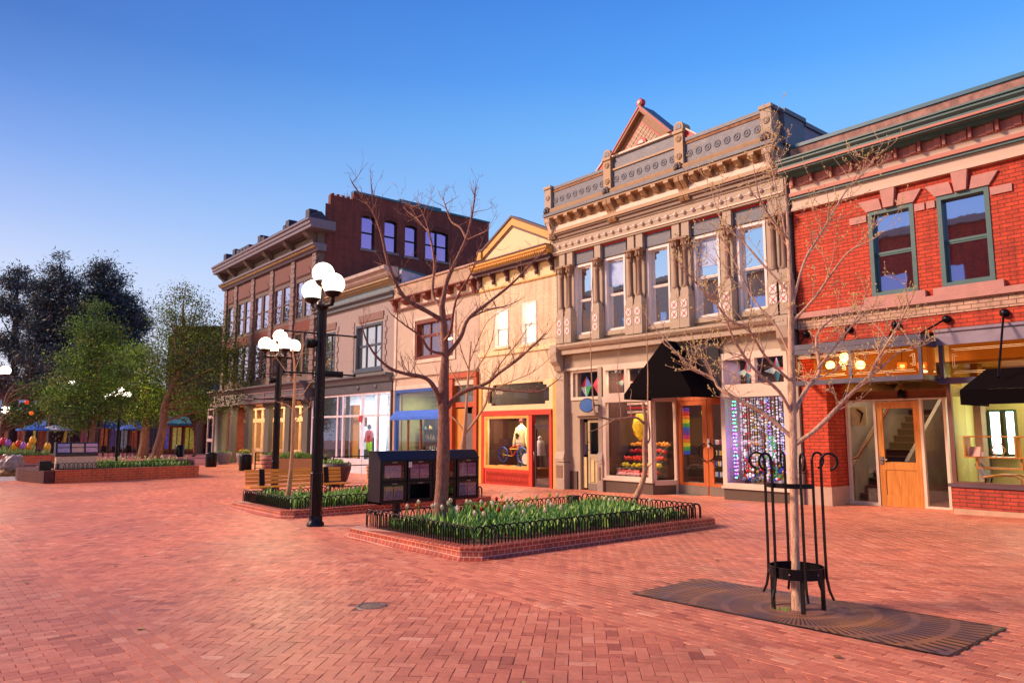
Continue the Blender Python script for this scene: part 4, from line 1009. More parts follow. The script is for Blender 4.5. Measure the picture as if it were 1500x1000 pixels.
obj('handle', MB().tube([(-19.2,FY+.01,.6),(-19.2,FY-.04,.62),(-19.2,FY-.04,.9),(-19.2,FY+.01,.92)], .012, 6), M_chrome, gd)
room(PY, -22.1, -18.3, FY+.32, 21, -.3, 3.0, mat('boutique_wall', '#4a241c', .8), mat('boutique_floor', '#6a3a26', .5), mat('boutique_ceiling', '#4a3a34', .8))
obj('display_base', MB().box(-22.0, -19.5, FY+.12, FY+1.3, -.3, .3), mat('display_floor', '#8a5a34', .6), PY)
obj('backdrop', MB().box(-22.0, -19.5, FY+1.4, FY+1.45, .3, 2.3), brick_mat('backdrop_brick', '#3a1a18', '#4a221e', '#2a1412', .21, .075, .008), PY)
area('window_light', (-20.8, FY+.5, 2.25), 36.4, 1.8, .4, (1,.85,.6), parent=PY)
area('inside_light', (-19.3, 19, 2.95), 36.4, 1.4, 1.4, (1,.7,.4), parent=PY)
# mannequin seen from behind
t = thing('mannequin', 'mannequin in a cream sweatshirt with green leaf print and green trousers, back to the window', 'mannequin', (-20.9, 17.85, .3))
obj('sweatshirt', MB().lathe((-20.9,17.85,0), [(.17,1.02),(.2,1.06),(.21,1.2),(.22,1.45),(.23,1.62),(.2,1.74),(.1,1.82),(.07,1.85)], 18), mat('sweat_cream', '#d8c69a', .8, bump=.3, bscale=20), t)
for s_ in (-1, 1):
    obj('sleeve', MB().tube([(-20.9+s_*.2,17.85,1.7),(-20.9+s_*.29,17.85,1.55),(-20.9+s_*.34,17.83,1.3),(-20.9+s_*.4,17.8,1.04)], [.09,.085,.08,.05], 10), mat('sweat_cream', '#d8c69a', .8), t)
    obj('trouser_leg', MB().tube([(-20.9+s_*.08,17.85,1.04),(-20.9+s_*.1,17.85,.7),(-20.9+s_*.11,17.85,.32)], [.12,.1,.08], 10), mat('trouser_green', '#3f4a30', .8), t)
obj('neck', MB().tube([(-20.9,17.85,1.84),(-20.9,17.85,1.93)], .05, 8), mat('mannequin_skin', '#c09070', .6), t)
obj('cap', MB().ball((-20.9,17.85,2.0), .1, 12, 8, sz=.9), mat('cap_maroon', '#5a1420', .7), t)
pr_ = MB()
rnd = random.Random(3)
for k in range(26):
    a, r_ = rnd.uniform(0, 2*PI), rnd.uniform(0, .11)
    x_, z_ = -20.87+r_*math.cos(a), 1.45+r_*math.sin(a)
    pr_.add([(x_-.025,17.62,z_-.04),(x_+.02,17.62,z_-.03),(x_+.03,17.62,z_+.05),(x_-.01,17.62,z_+.04)], [(0,1,2,3)])
obj('leaf_print', pr_, mat('print_green', '#4a5220', .8), t)
# bicycle
t = thing('bicycle', 'small bicycle with blue wheels and red and yellow frame in the shop window', 'bicycle', (-20.9, 17.5, .3))
M_bb = mat('bike_blue', '#2a4a9a', .4); M_br = mat('bike_red', '#b82418', .4); M_by = mat('bike_yellow', '#d8b41c', .4)
for xx in (-21.55, -20.45):
    wh = obj('wheel', MB().tube([(xx+.27*math.cos(2*PI*i/24), 17.5, .75+.27*math.sin(2*PI*i/24)) for i in range(25)], .028, 8), M_bb, t)
    sp_ = MB()
    for i in range(10): sp_.tube([(xx,17.5,.75),(xx+.25*math.cos(2*PI*i/10),17.5,.75+.25*math.sin(2*PI*i/10))], .006, 4)
    obj('spokes', sp_, M_chrome, wh)
obj('frame', MB().tube([(-21.15,17.5,1.0),(-20.9,17.5,1.06),(-20.6,17.5,1.1)], .022, 8).tube([(-21.15,17.5,1.0),(-21.0,17.5,.7)], .02, 8).tube([(-21.0,17.5,.7),(-20.62,17.5,1.05)], .022, 8), M_br, t)
obj('cross_bar', MB().tube([(-21.12,17.48,.96),(-20.64,17.48,.98)], .018, 8).tube([(-21.55,17.5,.75),(-21.0,17.5,.7)], .014, 6), M_by, t)
obj('fork', MB().tube([(-20.6,17.5,1.12),(-20.45,17.5,.75)], .018, 8), M_bb, t)
obj('handlebar', MB().tube([(-20.7,17.38,1.18),(-20.6,17.5,1.2),(-20.7,17.62,1.18)], .014, 6), M_bb, t)
obj('saddle', MB().ball((-21.17,17.5,1.06), .07, 10, 6, sx=1.6, sz=.4), M_iron, t)
t = thing('drum', 'round drum with white head and blue rim on the shop window ledge', 'drum', (-20.1, 17.35, .5))
obj('shell', MB().lathe((-20.1,17.35,.62), [(.2,-.0),(.22,.01),(.22,.09),(.2,.1)], 20, ax='y'), mat('drum_blue', '#2a3078', .4), t)
obj('drum_head', MB().lathe((-20.1,17.345,.62), [(.18,-.01),(.19,.0)], 20, ax='y'), mat('drum_white', '#d8c6c0', .5), t)
t = thing('book_stack', 'low stack of coloured books along the front of the red shop window', 'books', (-20.8, 17.25, .3))
for k in range(12):
    c_ = ['#c8a060','#b8401c','#d8b45a','#3a4a80','#c88a3a','#b8a070'][k % 6]
    a = -21.5+ (k % 6)*.33
    obj('book', MB().box(a, a+.3, 17.2+.02*(k%3), 17.42, .302+.04*(k//6), .34+.04*(k//6)-.002), mat('book'+str(k % 6), c_, .6), t)
t = thing('garment_stand', 'pale hooded garment on a stand at the right of the shop window', 'clothing', (-19.75, 17.8, .3))
obj('stand', MB().tube([(-19.8,17.8,.3),(-19.8,17.8,1.4)], .015, 6), M_chrome, t)
obj('garment', MB().lathe((-19.8,17.8,0), [(.2,.75),(.17,.95),(.15,1.15),(.12,1.25),(.05,1.32)], 12), mat('garment_grey', '#a89ca0', .8, bump=.4, bscale=12), t)
obj('hood', MB().ball((-19.8,17.78,1.36), .08, 10, 7), mat('garment_grey', '#a89ca0', .8), t)
solid('wreath', MB().tube([(-18.85+.02*math.cos(a*3)+.2*math.cos(a), 17.9, 1.2+.24*math.sin(a)) for a in [2*PI*i/18 for i in range(19)]], .1, 7), mat('wreath_leaf', '#7a4a18', .9, var=.7, scale=30, bump=1, bscale=30), 'dry orange-brown wreath hanging behind the dark metal shop door', 'wreath', (-18.85,17.9,1.2))
solid('side_table', MB().box(-19.05,-18.5,18.0,18.4,.55,.6).tube([(-18.78,18.2,-.3),(-18.78,18.2,.55)],.02,6), mat('table_grey','#6a606a',.5), 'small grey table behind the dark metal shop door', 'table', (-18.8,18.2,-.3))

# ================================================================== CREAM BUILDING WITH BLUE SHOPFRONT
M_stuc = mat('stucco_rose', '#b4a190', .75, var=.08, scale=3, bump=.25, bscale=60)
M_brn = mat('bracket_brown', '#6e3026', .5, var=.15)
M_blue = mat('shop_blue', '#1e4696', .45, var=.1)
M_orange = mat('bay_orange', '#a8451a', .5, var=.12)
PC = thing('stucco_building', 'plain rose stucco building with brown brackets and blue shopfront', 'building', (-25.6, 17, -.35))
c0, c1 = -28.72, -22.42
obj('wall', MB().wall_holes(c0, c1, 3.6, 7.0, [(-26.98,-24.08,4.66,6.32)], FY, .3), M_stuc, PC)
wn = sash(PC, -26.98, -24.08, 4.66, 6.32, M_brn, mirror_glass('warm_glass', '#c8c0d8', '#5a3a18', .4), fw=.12, rec=.16, mid=.62, muntin=2)
obj('surround', MB().frame(-27.1, -23.96, 4.5, 6.48, .12, FY-.05, FY-.001, wb=.15), mat('surround_cream', '#cbb5a2', .5), wn)
obj('inner_lamp', MB().box(-24.75, -24.45, FY+.15, FY+.156, 5.35, 5.42), emat('room_lamp', '#ffd890', 6), wn)
obj('corner_strip', MB().box(c0, c0+.18, FY-.05, FY-.001, 3.4, 7.0), mat('surround_cream', '#cbb5a2', .5), PC)
rail(PC, 'lower_moulding', M_brn, c0, c1, [(FY-.12,6.98),(FY,6.98),(FY,7.06),(FY-.12,7.06)])
obj('pale_frieze', MB().box(c0, c1, FY-.05, FY+.3, 7.06, 7.55), mat('surround_cream', '#cbb5a2', .5), PC)
rail(PC, 'upper_moulding', M_brn, c0, c1, [(FY-.3,7.42),(FY-.051,7.42),(FY-.051,7.5),(FY-.36,7.5),(FY-.36,7.46)])
for k in range(8):
    xx = c0+.15+k*.84
    big = k in (0, 7)
    obj('bracket', MB().prism([(FY-.06,6.95 if big else 7.16),(FY-.14,6.95 if big else 7.16),(FY-.22,7.2),(FY-.34,7.32),(FY-.34,7.416),(FY-.06,7.416)], 'x', xx, xx+(.16 if big else .3)), M_brn, PC)
obj('parapet', MB().box(c0, c1, FY-.1, FY+.25, 7.55, 8.1), brick_mat('parapet_cream_brick', '#b89a80', '#ae9078', '#94785f', .25, .08, .006), PC)
obj('coping', MB().box(c0, c1, FY-.16, FY+.3, 8.103, 8.18), mat('coping_rose', '#a88674', .6), PC)
sidewalls(PC, M_stuc, c0, c1, 3.2, 7.5)
obj('shop_band', MB().box(c0, c1, FY-.02, FY+.3, 3.42, 3.598), mat('surround_cream', '#cbb5a2', .5), PC)
rail(PC, 'band_moulding', M_stuc, c0, c1, [(FY-.1,3.95),(FY-.001,3.95),(FY-.001,4.05),(FY-.1,4.05)])
obj('edge_post', MB().box(c0, c0+.16, FY-.05, FY+.3, -.5, 3.42), mat('post_tan', '#a98868', .5), PC)
f = MB().frame(-28.54, -24.3, -.4, 3.42, .14, FY-.06, FY+.1, wb=.6)
blu = obj('blue_frame', f, M_blue, PC)
obj('upper_glass', MB().box(-28.4, -24.44, FY+.02, FY+.03, 2.45, 3.28), M_shop, blu)
obj('awning_band', MB().prism([(FY-.04,2.5),(FY-.3,2.22),(FY-.3,2.1),(FY-.04,2.1)], 'x', -28.5, -24.3), mat('awning_blue', '#2a62c8', .6), PC)
obj('lower_glass', MB().box(-28.4, -24.44, FY+.02, FY+.03, .2, 2.1), M_shop, blu)
for xx in (-27.5, -26.5): obj('mullion', MB().box(xx-.04, xx+.04, FY-.01, FY+.06, .2, 2.1), M_brn, blu)
room(PC, -28.5, -24.35, FY+.32, 21, -.35, 3.4, mat('olive_wall', '#82845a', .8), mat('dark_floor', '#3a2c28', .6), mat('pale_ceiling', '#a8a088', .8))
for z in (2.55, 2.75, 2.95, 3.15): obj('beam_line', MB().box(-28.4, -24.5, 18.8, 18.82, z, z+.02), M_dark, PC)
area('shop_light', (-26.5, 17.9, 3.3), 78.0, 2.5, .6, (1,.95,.7), parent=PC)
solid('shop_lamp', MB().ball((-24.95, 17.7, 2.95), .12, 12, 8).tube([(-24.95,17.7,3.05),(-24.95,17.7,3.38)], .01, 5), emat('shop_bulb', '#fff6c8', 14), 'bright round lamp inside the blue shopfront', 'lamp', (-24.95,17.7,2.9))
solid('framed_notice', MB().box(-26.1,-25.5,17.6,17.62,2.6,3.05), mat('frame_olive','#4a5238',.5,var=.6,scale=12), 'small dark framed picture hung behind the blue shop transom', 'picture', (-25.8,17.6,2.8))
def bottles(n, xr, y, zs, cols, label, group, name='bottle', seed=1):
    rr = random.Random(seed)
    protos = []
    for k in range(n):
        z = rr.choice(zs); x = rr.uniform(*xr); h = rr.uniform(.14, .26); r_ = rr.uniform(.035, .06)
        c_ = rr.choice(cols)
        o = obj(name, MB().lathe((0,0,0), [(r_,0),(r_,h*.6),(r_*.4,h*.78),(r_*.4,h)], 8), mat('ware_'+c_[1:], c_, .35), None)
        o.location = (x, y+rr.uniform(-.08,.08), z); tag(o, label, name, group)
shf = thing('display_shelf', 'dark shelves of bottles behind the blue shopfront', 'shelf', (-26.5, 18.2, -.35))
for z in (.35, .8, 1.25, 1.7): obj('shelf', MB().box(-28.3, -24.6, 18.0, 18.35, z-.03, z), M_dark, shf)
obj('back_board', MB().box(-28.3, -24.6, 18.36, 18.4, -.3, 2.15), mat('shelf_back', '#2a2230', .6), shf)
bottles(70, (-28.2,-24.7), 18.15, (.35,.8,1.25,1.7), ('#8a7448','#b89a5a','#4a7a74','#c8c0a8','#6a3a20','#2a5a6a'), 'small bottle or jar on the dark shelves behind the blue shopfront', 'wares on the blue shop shelves', seed=4)
# orange bay with door
ob = obj('orange_bay', MB().box(-24.26, -24.02, FY-.12, FY+.3, -.45, 3.7).box(-22.62, -22.42, FY-.12, FY+.3, -.45, 3.7).box(-24.3, -22.42, FY-.16, FY+.3, 3.7, 3.9).box(-24.02, -22.62, FY+.0, FY+.3, 2.55, 2.75).box(-24.02,-22.62,FY+.05,FY+.3,3.42,3.7), M_orange, PC)
obj('bay_glass', MB().box(-24.02, -22.62, FY+.1, FY+.11, 2.75, 3.42), mirror_glass('bay_glass', '#b0b8b8', '#4a5a50', .4), ob)
od = obj('ochre_panel', MB().box(-24.02, -23.4, FY+.06, FY+.2, -.45, 2.5), mat('ochre_panel', '#b8762c', .5), PC)
obj('narrow_door', MB().box(-23.4, -22.85, FY+.1, FY+.16, -.4, 2.3), mat('door_grey', '#5e5a5c', .4), PC)
obj('brown_post', MB().box(-22.85, -22.625, FY-.0, FY+.2, -.45, 2.5), mat('post_rust', '#8a4426', .5), PC)

# ================================================================== GREY CORNICE BUILDING
M_mauve = mat('mauve_stucco', '#958682', .75, var=.1, scale=3, bump=.2)
M_slate2 = mat('slate_grey', '#565a60', .5, var=.15)
M_tan2 = mat('cornice_tan', '#a08a68', .55, var=.1)
PG = thing('quoined_building', 'mauve building with quoined window bays, grey cornice and bright white shopfront', 'building', (-33, 17, -.4))
q0, q1 = -36.95, -28.75
obj('wall', MB().wall_holes(q0, q1, 4.25, 7.75, [(-32.45,-29.85,4.5,6.72), (-36.6,-34.7,4.5,6.72)], FY, .3), M_mauve, PG)
M_wb = mat('frame_blue_grey', '#3c4a5c', .45)
for a, b, z0, z1, mm in ((-32.45,-29.85,4.5,6.72,2), (-36.6,-34.7,4.5,6.72,2)):
    wn = sash(PG, a, b, z0, z1, M_wb, mirror_glass('pale_glass', '#fff4e8', '#6a5a48', .8), fw=.11, rec=.15, mid=.55, muntin=mm)
    qq = MB()
    for s_, xe in ((-1, a-.16), (1, b+.16)):
        for k in range(9):
            w_ = .14 if k % 2 else .24
            qq.box(xe if s_ < 0 else xe-.0, xe+s_*w_, FY-.04, FY-.001, 4.55+k*.27, 4.55+k*.27+.24)
    obj('quoins', qq, M_mauve, wn)
    obj('head_panel', MB().box(a+.3, b+.1, FY-.05, FY-.001, 6.85, 7.2), mat('head_brown', '#7a5a52', .6), wn)
    obj('sill', MB().box(a-.1, b+.1, FY-.08, FY-.001, 4.4, 4.495), M_wb, wn)
rail(PG, 'lower_cornice', M_slate2, q0, q1, [(FY-.15,7.7),(FY,7.7),(FY,7.98),(FY-.3,7.98),(FY-.3,7.92),(FY-.15,7.84)])
obj('slate_panel', MB().box(q0, q1, FY-.08, FY+.3, 7.98, 8.42), mat('slate_blue_panel', '#6c7a80', .5, var=.2), PG)
rail(PG, 'tan_cornice', M_tan2, q0, q1, [(FY-.1,8.3),(FY-.081,8.3),(FY-.081,8.6),(FY-.4,8.6),(FY-.4,8.5),(FY-.2,8.42)])
dn = MB()
for k in range(58): dn.box(q0+.05+k*.14, q0+.12+k*.14, FY-.3, FY-.16, 8.4, 8.45)
obj('dentils', dn, M_tan2, PG)
rail(PG, 'top_cornice', mat('cornice_stone_pale', '#a7958c', .6), q0, q1+.2, [(FY-.45,8.603),(FY,8.603),(FY,9.05),(FY-.75,9.05),(FY-.75,8.9),(FY-.6,8.8),(FY-.55,8.7)])
sidewalls(PG, mat('side_pale', '#a9a2b8', .6), q0, q1, 3.5, 8.6)
obj('side_parapet', MB().prism([(FY+.3,8.0),(FY+.3,9.0),(19.5,8.75),(22,8.5),(22,8.0)], 'x', q1-.2, q1+.02), mat('side_pale', '#a9a2b8', .6), PG)
obj('side_coping', MB().prism([(FY+.3,9.003),(FY+.3,9.07),(22,8.57),(22,8.5)], 'x', q1-.22, q1+.06), M_tealc, PG)
rail(PG, 'shop_cornice', M_slate2, q0-.3, q1, [(FY-.2,3.88),(FY,3.88),(FY,4.25),(FY-.45,4.25),(FY-.45,4.16),(FY-.3,4.08)])
obj('shop_fascia', MB().box(q0-.3, q1, FY-.1, FY+.3, 3.45, 3.88), mat('fascia_dark', '#46424a', .45, var=.2), PG)
for xx in (-31.9, -30.2): obj('star_boss', MB().lathe((xx, FY-.12, 3.68), [(.02,-.06),(.08,-.04),(.12,0),(.12,.02)], 6, ax='y', sm=False), M_slate2, PG)
obj('end_post', MB().box(q1-.14, q1+.02, FY-.08, FY+.3, -.5, 3.44), M_dark, PG)
PX = [-37.1, -36.0, -34.15, -33.55, -31.6, -30.15, -28.95]
f = MB()
for xx in PX: f.box(xx-.07, xx+.07, FY-.04, FY+.08, -.4, 3.44)
for a, b in zip(PX[:-1], PX[1:]):
    f.box(a+.07, b-.07, FY-.03, FY+.07, 2.3, 2.4); f.box(a+.07, b-.07, FY-.03, FY+.07, 3.34, 3.44)
    f.box(a+.07, b-.07, FY-.02, FY+.06, -.42, .3)
ff = obj('white_frame', f, mat('frame_white', '#cfc3cc', .45), PG)
for k, (a, b) in enumerate(zip(PX[:-1], PX[1:])):
    obj('shop_glass', MB().box(a+.07, b-.07, FY+.02, FY+.03, .3, 3.34), M_shop if k > 2 else mirror_glass('dusk_glass', '#b8c4e0', '#2c2c38', .35), ff)
room(PG, -33.5, -28.8, FY+.32, 20, -.4, 3.44, mat('white_room', '#d5dde6', .6), mat('shop_floor', '#6a5a50', .6), mat('white_room', '#d5dde6', .6))
obj('tan_partition', MB().box(-33.45, -32.6, FY+.35, FY+.4, .3, 2.9), mat('partition_tan', '#a87830', .6), PG)
obj('glowing_panel', MB().box(-31.45, -30.4, FY+.6, FY+.62, .3, 3.3).box(-30.0, -29.05, FY+.6, FY+.62, 2.45, 3.3), emat('glow_panel', '#f4f8ff', 1.6), PG)
area('shop_light', (-31, 18.2, 3.4), 80.0, 3.5, .8, (.9,.95,1), parent=PG)
t = thing('mannequin', 'mannequin in a red striped top and lime trousers in the white shopfront', 'mannequin', (-31.95, 17.6, .3))
obj('top', MB().lathe((-31.9,17.55,0), [(.15,1.1),(.17,1.3),(.19,1.5),(.15,1.62),(.06,1.68)], 12), mat('top_red', '#9a2434', .7, var=.5, scale=14), t)
for s_ in (-1, 1):
    obj('trouser_leg', MB().tube([(-31.9+s_*.08,17.55,1.12),(-31.9+s_*.1,17.55,.35)], [.11,.08], 8), mat('lime', '#8ac020', .7), t)
    obj('sleeve', MB().tube([(-31.9+s_*.16,17.55,1.58),(-31.9+s_*.25,17.5,1.3),(-31.9+s_*.22,17.42,1.1)], [.06,.05,.04], 8), mat('top_red', '#9a2434', .7), t)
obj('head', MB().ball((-31.9,17.55,1.82), .1, 10, 8, sz=1.25), mat('head_dark', '#2a2030', .5), t)
solid('poster', MB().box(-32.35,-31.95,17.45,17.46,1.85,2.3), mat('poster_mix','#7a6a5a',.6,var=.7,scale=9), 'small poster on the tan partition in the white shopfront', 'poster', (-32,17.45,2))
solid('red_box', MB().box(-31.72,-31.48,16.88,16.95,2.05,2.35), mat('alarm_red','#b02028',.4), 'small red alarm box on the white shopfront post', 'box', (-31.6,16.9,2.2))
t = thing('hanging_banner', 'blue and green painted banner hanging in the white shopfront', 'banner', (-29.6, 17.5, 2.3))
obj('cloth', MB().box(-29.95, -29.3, 17.5, 17.52, .3, 2.3), mat('banner_blue', '#2060b8', .6, var=.9, scale=3), t)
obj('painted_shape', MB().prism([(-29.85,.9),(-29.6,1.2),(-29.45,1.8),(-29.5,2.2),(-29.65,1.9),(-29.7,1.5),(-29.9,1.2)], 'y', 17.485, 17.497), mat('banner_green', '#58b060', .6, var=.5), t)
solid('dark_stool', MB().box(-32.3,-31.75,17.2,17.4,.3,.75), mat('bin_black_mix','#1c1c24',.6,var=.8,scale=12), 'dark box with pale splashes low in the white shopfront', 'box', (-32,17.3,.3))

# ================================================================== TALL BROWN CORNER BUILDING
M_brk = brick_mat('dark_brick', '#7a3426', '#6a2c22', '#4c2a26', .25, .09, .006, var=.2)
M_terra = mat('terracotta', '#6a3c34', .7, var=.3, scale=9, bump=.6, bscale=18)
M_brst = mat('brownstone', '#645048', .65, var=.15)
M_cor = mat('cornice_mauve', '#70626c', .5, var=.12)
PB = thing('corner_building', 'tall three-storey dark brick building with bracketed cornice and ground floor colonnade', 'building', (-44, 17, -.45))
h0, h1 = -52.0, -37.0
PIL = [-51.6, -49.6, -46.5, -43.35, -40.2, -37.35]
WB = []
for a, b in zip(PIL[:-1], PIL[1:]):
    c = (a+b)/2; w_ = (b-a)-.7
    if w_ < 1.6: WB.append((c-w_/2, c+w_/2))
    else: WB += [(c-w_/2, c-.08), (c+.08, c+w_/2)]
holes = [(a, b, 7.9, 10.1) for a, b in WB] + [(a, b, 4.75, 7.1) for a, b in WB]
obj('wall', MB().wall_holes(h0, h1, 4.3, 11.6, holes, FY, .3), M_brst, PB)
M_glB = mirror_glass('dusk_pane', '#fff0ff', '#20202c', .75)
for a, b, c_, d_ in holes:
    sash(PB, a+.02, b-.02, c_, d_, mat('sash_brown', '#5a4036', .5), M_glB, fw=.07, rec=.05, proud=.01)
for a, b in zip(PIL[:-1], PIL[1:]):
    obj('terracotta_panel', MB().box(a+.3, b-.3, FY-.04, FY-.001, 10.3, 11.35), M_terra, PB)
    n = 12; c = (a+b)/2; rw = (b-a)/2-.45
    obj('panel_arch', MB().prism([(c+rw*math.cos(PI*i/n), 10.36+.5*math.sin(PI*i/n)) for i in range(n+1)], 'y', FY-.08, FY-.041), M_terra, PB)
    obj('brick_apron', MB().box(a+.3, b-.3, FY-.03, FY-.001, 7.15, 7.75), M_brk, PB)
for x_ in PIL:
    m = MB()
    for k in range(26):
        w_ = .22 if k % 2 else .28
        m.box(x_-w_, x_+w_, FY-.12, FY-.001, 4.35+k*.275, 4.35+k*.275+.25)
    obj('rusticated_pilaster', m, mat('pilaster_mauve', '#7a625e', .65, var=.15), PB)
rail(PB, 'string_cornice', M_cor, h0-.1, h1+.3, [(FY-.2,11.4),(FY+.3,11.4),(FY+.3,11.8),(FY-.5,11.8),(FY-.5,11.7),(FY-.3,11.6)])
rail(PB, 'string_gold', mat('string_gold', '#a8824e', .5), h0-.1, h1+.3, [(FY-.36,11.55),(FY-.301,11.58),(FY-.4,11.66),(FY-.42,11.62)])
obj('frieze', MB().box(h0, h1, FY-.1, FY+.3, 11.8, 12.5), M_brst, PB)
for a, b in zip(PIL[:-1], PIL[1:]):
    obj('frieze_panel', MB().box(a+.35, b-.35, FY-.16, FY-.101, 11.92, 12.3), mat('panel_dull_gold', '#8a7050', .6), PB)
    d_ = MB()
    for k in range(int((b-a-.5)/.13)): d_.box(a+.25+k*.13, a+.32+k*.13, FY-.3, FY-.101, 12.36, 12.46)
    obj('dentils', d_, M_brst, PB)
for x_ in PIL:
    obj('cornice_bracket', MB().prism([(FY-.1,11.85),(FY-.25,11.85),(FY-.35,12.05),(FY-.6,12.25),(FY-.8,12.5),(FY-.1,12.5)], 'x', x_-.2, x_+.2), M_brst, PB)
rail(PB, 'main_cornice', M_cor, h0-.2, h1+.75, [(FY-.85,12.5),(FY+.6,12.5),(FY+.6,13.0),(FY-1.0,13.0),(FY-1.0,12.9),(FY-.92,12.85),(FY-.92,12.7),(FY-.85,12.66)])
obj('cornice_roof', MB().prism([(FY-1.0,13.003),(FY+.6,13.003),(FY+.0,13.6),(FY-.2,13.6)], 'x', h0-.2, h1+.2), mat('dark_slates', '#2a2640', .6, var=.3, bump=.5), PB)
for k, x_ in enumerate((-51.6, -49.8, -49.0, -48.4, -47.8, -47.2, -45.2, -44.6, -41.2, -40.8, -38.0)):
    obj('parapet_block', MB().box(x_-.25, x_+.25, FY-.3, FY+.2, 13.5, 13.95 if k in (0,1,6,9,10) else 13.75), mat('dark_slates', '#2a2640', .6), PB)
# brick side wall facing the camera side
m = MB()
SX = h1
def yz_wall(m, x, y0, y1, z0, z1, holes, t=-.3):
    ys = sorted({y0, y1, *[h[0] for h in holes], *[h[1] for h in holes]}); zs = sorted({z0, z1, *[h[2] for h in holes], *[h[3] for h in holes]})
    for i in range(len(ys)-1):
        for j in range(len(zs)-1):
            cy, cz = (ys[i]+ys[i+1])/2, (zs[j]+zs[j+1])/2
            if any(h[0] < cy < h[1] and h[2] < cz < h[3] for h in holes): continue
            m.quad((x,ys[i],zs[j]),(x,ys[i+1],zs[j]),(x,ys[i+1],zs[j+1]),(x,ys[i],zs[j+1]))
    for a, b, c, d in holes:
        m.quad((x,a,c),(x+t,a,c),(x+t,a,d),(x,a,d)); m.quad((x,b,c),(x,b,d),(x+t,b,d),(x+t,b,c))
        m.quad((x,a,d),(x+t,a,d),(x+t,b,d),(x,b,d)); m.quad((x,a,c),(x,b,c),(x+t,b,c),(x+t,a,c))
SH = [(19.55,20.4,12.0,13.95),(21.05,21.9,12.05,13.95),(22.45,23.3,12.0,13.9),(23.9,25.6,12.05,13.9)]
yz_wall(m, SX, FY+.3, 28.8, 4.0, 14.2, SH)
m.box(SX-.3, SX-.003, FY+.6, 19.0, 14.2, 14.75); m.box(SX-.3, SX-.003, 19.0, 28.8, 14.2, 15.15)
for k in range(6): m.box(SX-.3, SX+.04, FY+.65+k*.32, FY+.8+k*.32, 14.75, 14.85)
obj('side_brick_wall', m, M_brk, PB)
obj('side_coping', MB().box(SX-.35, SX+.06, 19.0, 28.85, 15.153, 15.27).box(SX-.35, SX+.06, 22.0, 25.0, 15.273, 15.4), M_tealc, PB)
for a, b, c, d in SH:
    wn = obj('window', MB().box(SX-.2, SX-.18, a, b, c, d), mirror_glass('violet_pane', '#d8b8ff', '#1c1438', .55), PB)
    f = MB()
    f.box(SX-.18, SX-.1, a, a+.06, c, d).box(SX-.18, SX-.1, b-.06, b, c, d).box(SX-.18, SX-.1, a+.06, b-.06, d-.08, d).box(SX-.18, SX-.1, a+.06, b-.06, c, c+.06).box(SX-.18, SX-.1, a+.06, b-.06, (c+d)/2-.03, (c+d)/2+.03)
    if b-a > 1.2: f.box(SX-.18, SX-.1, (a+b)/2-.04, (a+b)/2+.04, c+.06, d-.08)
    obj('frame', f, M_dark, wn)
    obj('sill', MB().box(SX-.1, SX+.08, a-.1, b+.1, c-.14, c-.002), mat('sill_grey', '#7a6a6c', .6), wn)
    n = 8
    obj('arch', MB().prism([(a+(b-a)*i/n, d-.1+.12*math.sin(PI*i/n)) for i in range(n+1)] + [(b, d+.02+.1), (b, d+.18)] + [(a+(b-a)*(n-i)/n, d+.2+.1*math.sin(PI*i/n)) for i in range(n+1)], 'x', SX+.002, SX+.02), mat('arch_dark_brick', '#5a2620', .8), wn)
obj('left_wall', MB().box(h0, h0+.3, FY+.3, 28.8, -.5, 13.5), M_brk, PB)
obj('rear_wall', MB().box(h0, h1-.3, 28.5, 28.8, 4, 13.5), M_brk, PB)
obj('roof', MB().box(h0+.3, h1-.3, FY+.3, 28.5, 13.3, 13.45), M_dark, PB)
# ground floor colonnade
M_fas = mat('colonnade_grey', '#56505a', .5, var=.15)
rail(PB, 'colonnade_cornice', M_fas, h0-.5, h1, [(FY-.6,3.95),(FY,3.95),(FY,4.3),(FY-.85,4.3),(FY-.85,4.2),(FY-.7,4.12)])
obj('colonnade_fascia', MB().box(h0-.4, h1, FY-.55, FY+.0, 3.25, 3.95), M_fas, PB)
for z in (3.3, 3.55, 3.85): obj('fascia_line', MB().box(h0-.45, h1, FY-.6, FY-.552, z, z+.05), mat('line_mauve', '#8a6a70', .5), PB)
for k in range(7): obj('fascia_divider', MB().box(-51.8+k*2.3, -51.75+k*2.3, FY-.59, FY-.552, 3.35, 3.85), mat('line_mauve', '#8a6a70', .5), PB)
for k, x_ in enumerate((-51.2, -49.0, -46.2, -43.0, -40.0, -37.6)):
    w_ = .32
    if k == 0: cm = MB().lathe((x_, FY-.1, 0), [(.5,-.5),(.5,-.2),(.42,-.15),(.4,2.8),(.48,2.95),(.5,3.1),(.5,3.25)], 20)
    else: cm = MB().box(x_-w_, x_+w_, FY-.2, FY+.06, -.2, 3.0).box(x_-w_-.05, x_+w_+.05, FY-.25, FY+.11, -.5, -.2).box(x_-w_-.05, x_+w_+.05, FY-.25, FY+.11, 3.0, 3.1).box(x_-w_-.1, x_+w_+.1, FY-.3, FY+.16, 3.1, 3.25)
    obj('column', cm, mat('column_green_grey', '#4d4a44', .6, var=.12), PB)
M_fcr = mat('frame_cream', '#c9a98a', .45)
f = MB(); SY1 = 18.6
obj('ceiling', MB().box(h0, h1, FY, SY1+.2, 3.26, 3.3), mat('porch_ceiling', '#b8925e', .6), PB)
xs = [-51.9+1.2*k for k in range(13)]
for xx in xs: f.box(xx-.07, xx+.07, SY1-.05, SY1+.05, -.5, 3.26)
for a, b in zip(xs[:-1], xs[1:]):
    for z0, z1 in ((.3,.5),(2.2,2.45),(3.05,3.26),(-.5,-.4)): f.box(a+.07, b-.07, SY1-.04, SY1+.04, z0, z1)
cf = obj('porch_screen', f, M_fcr, PB)
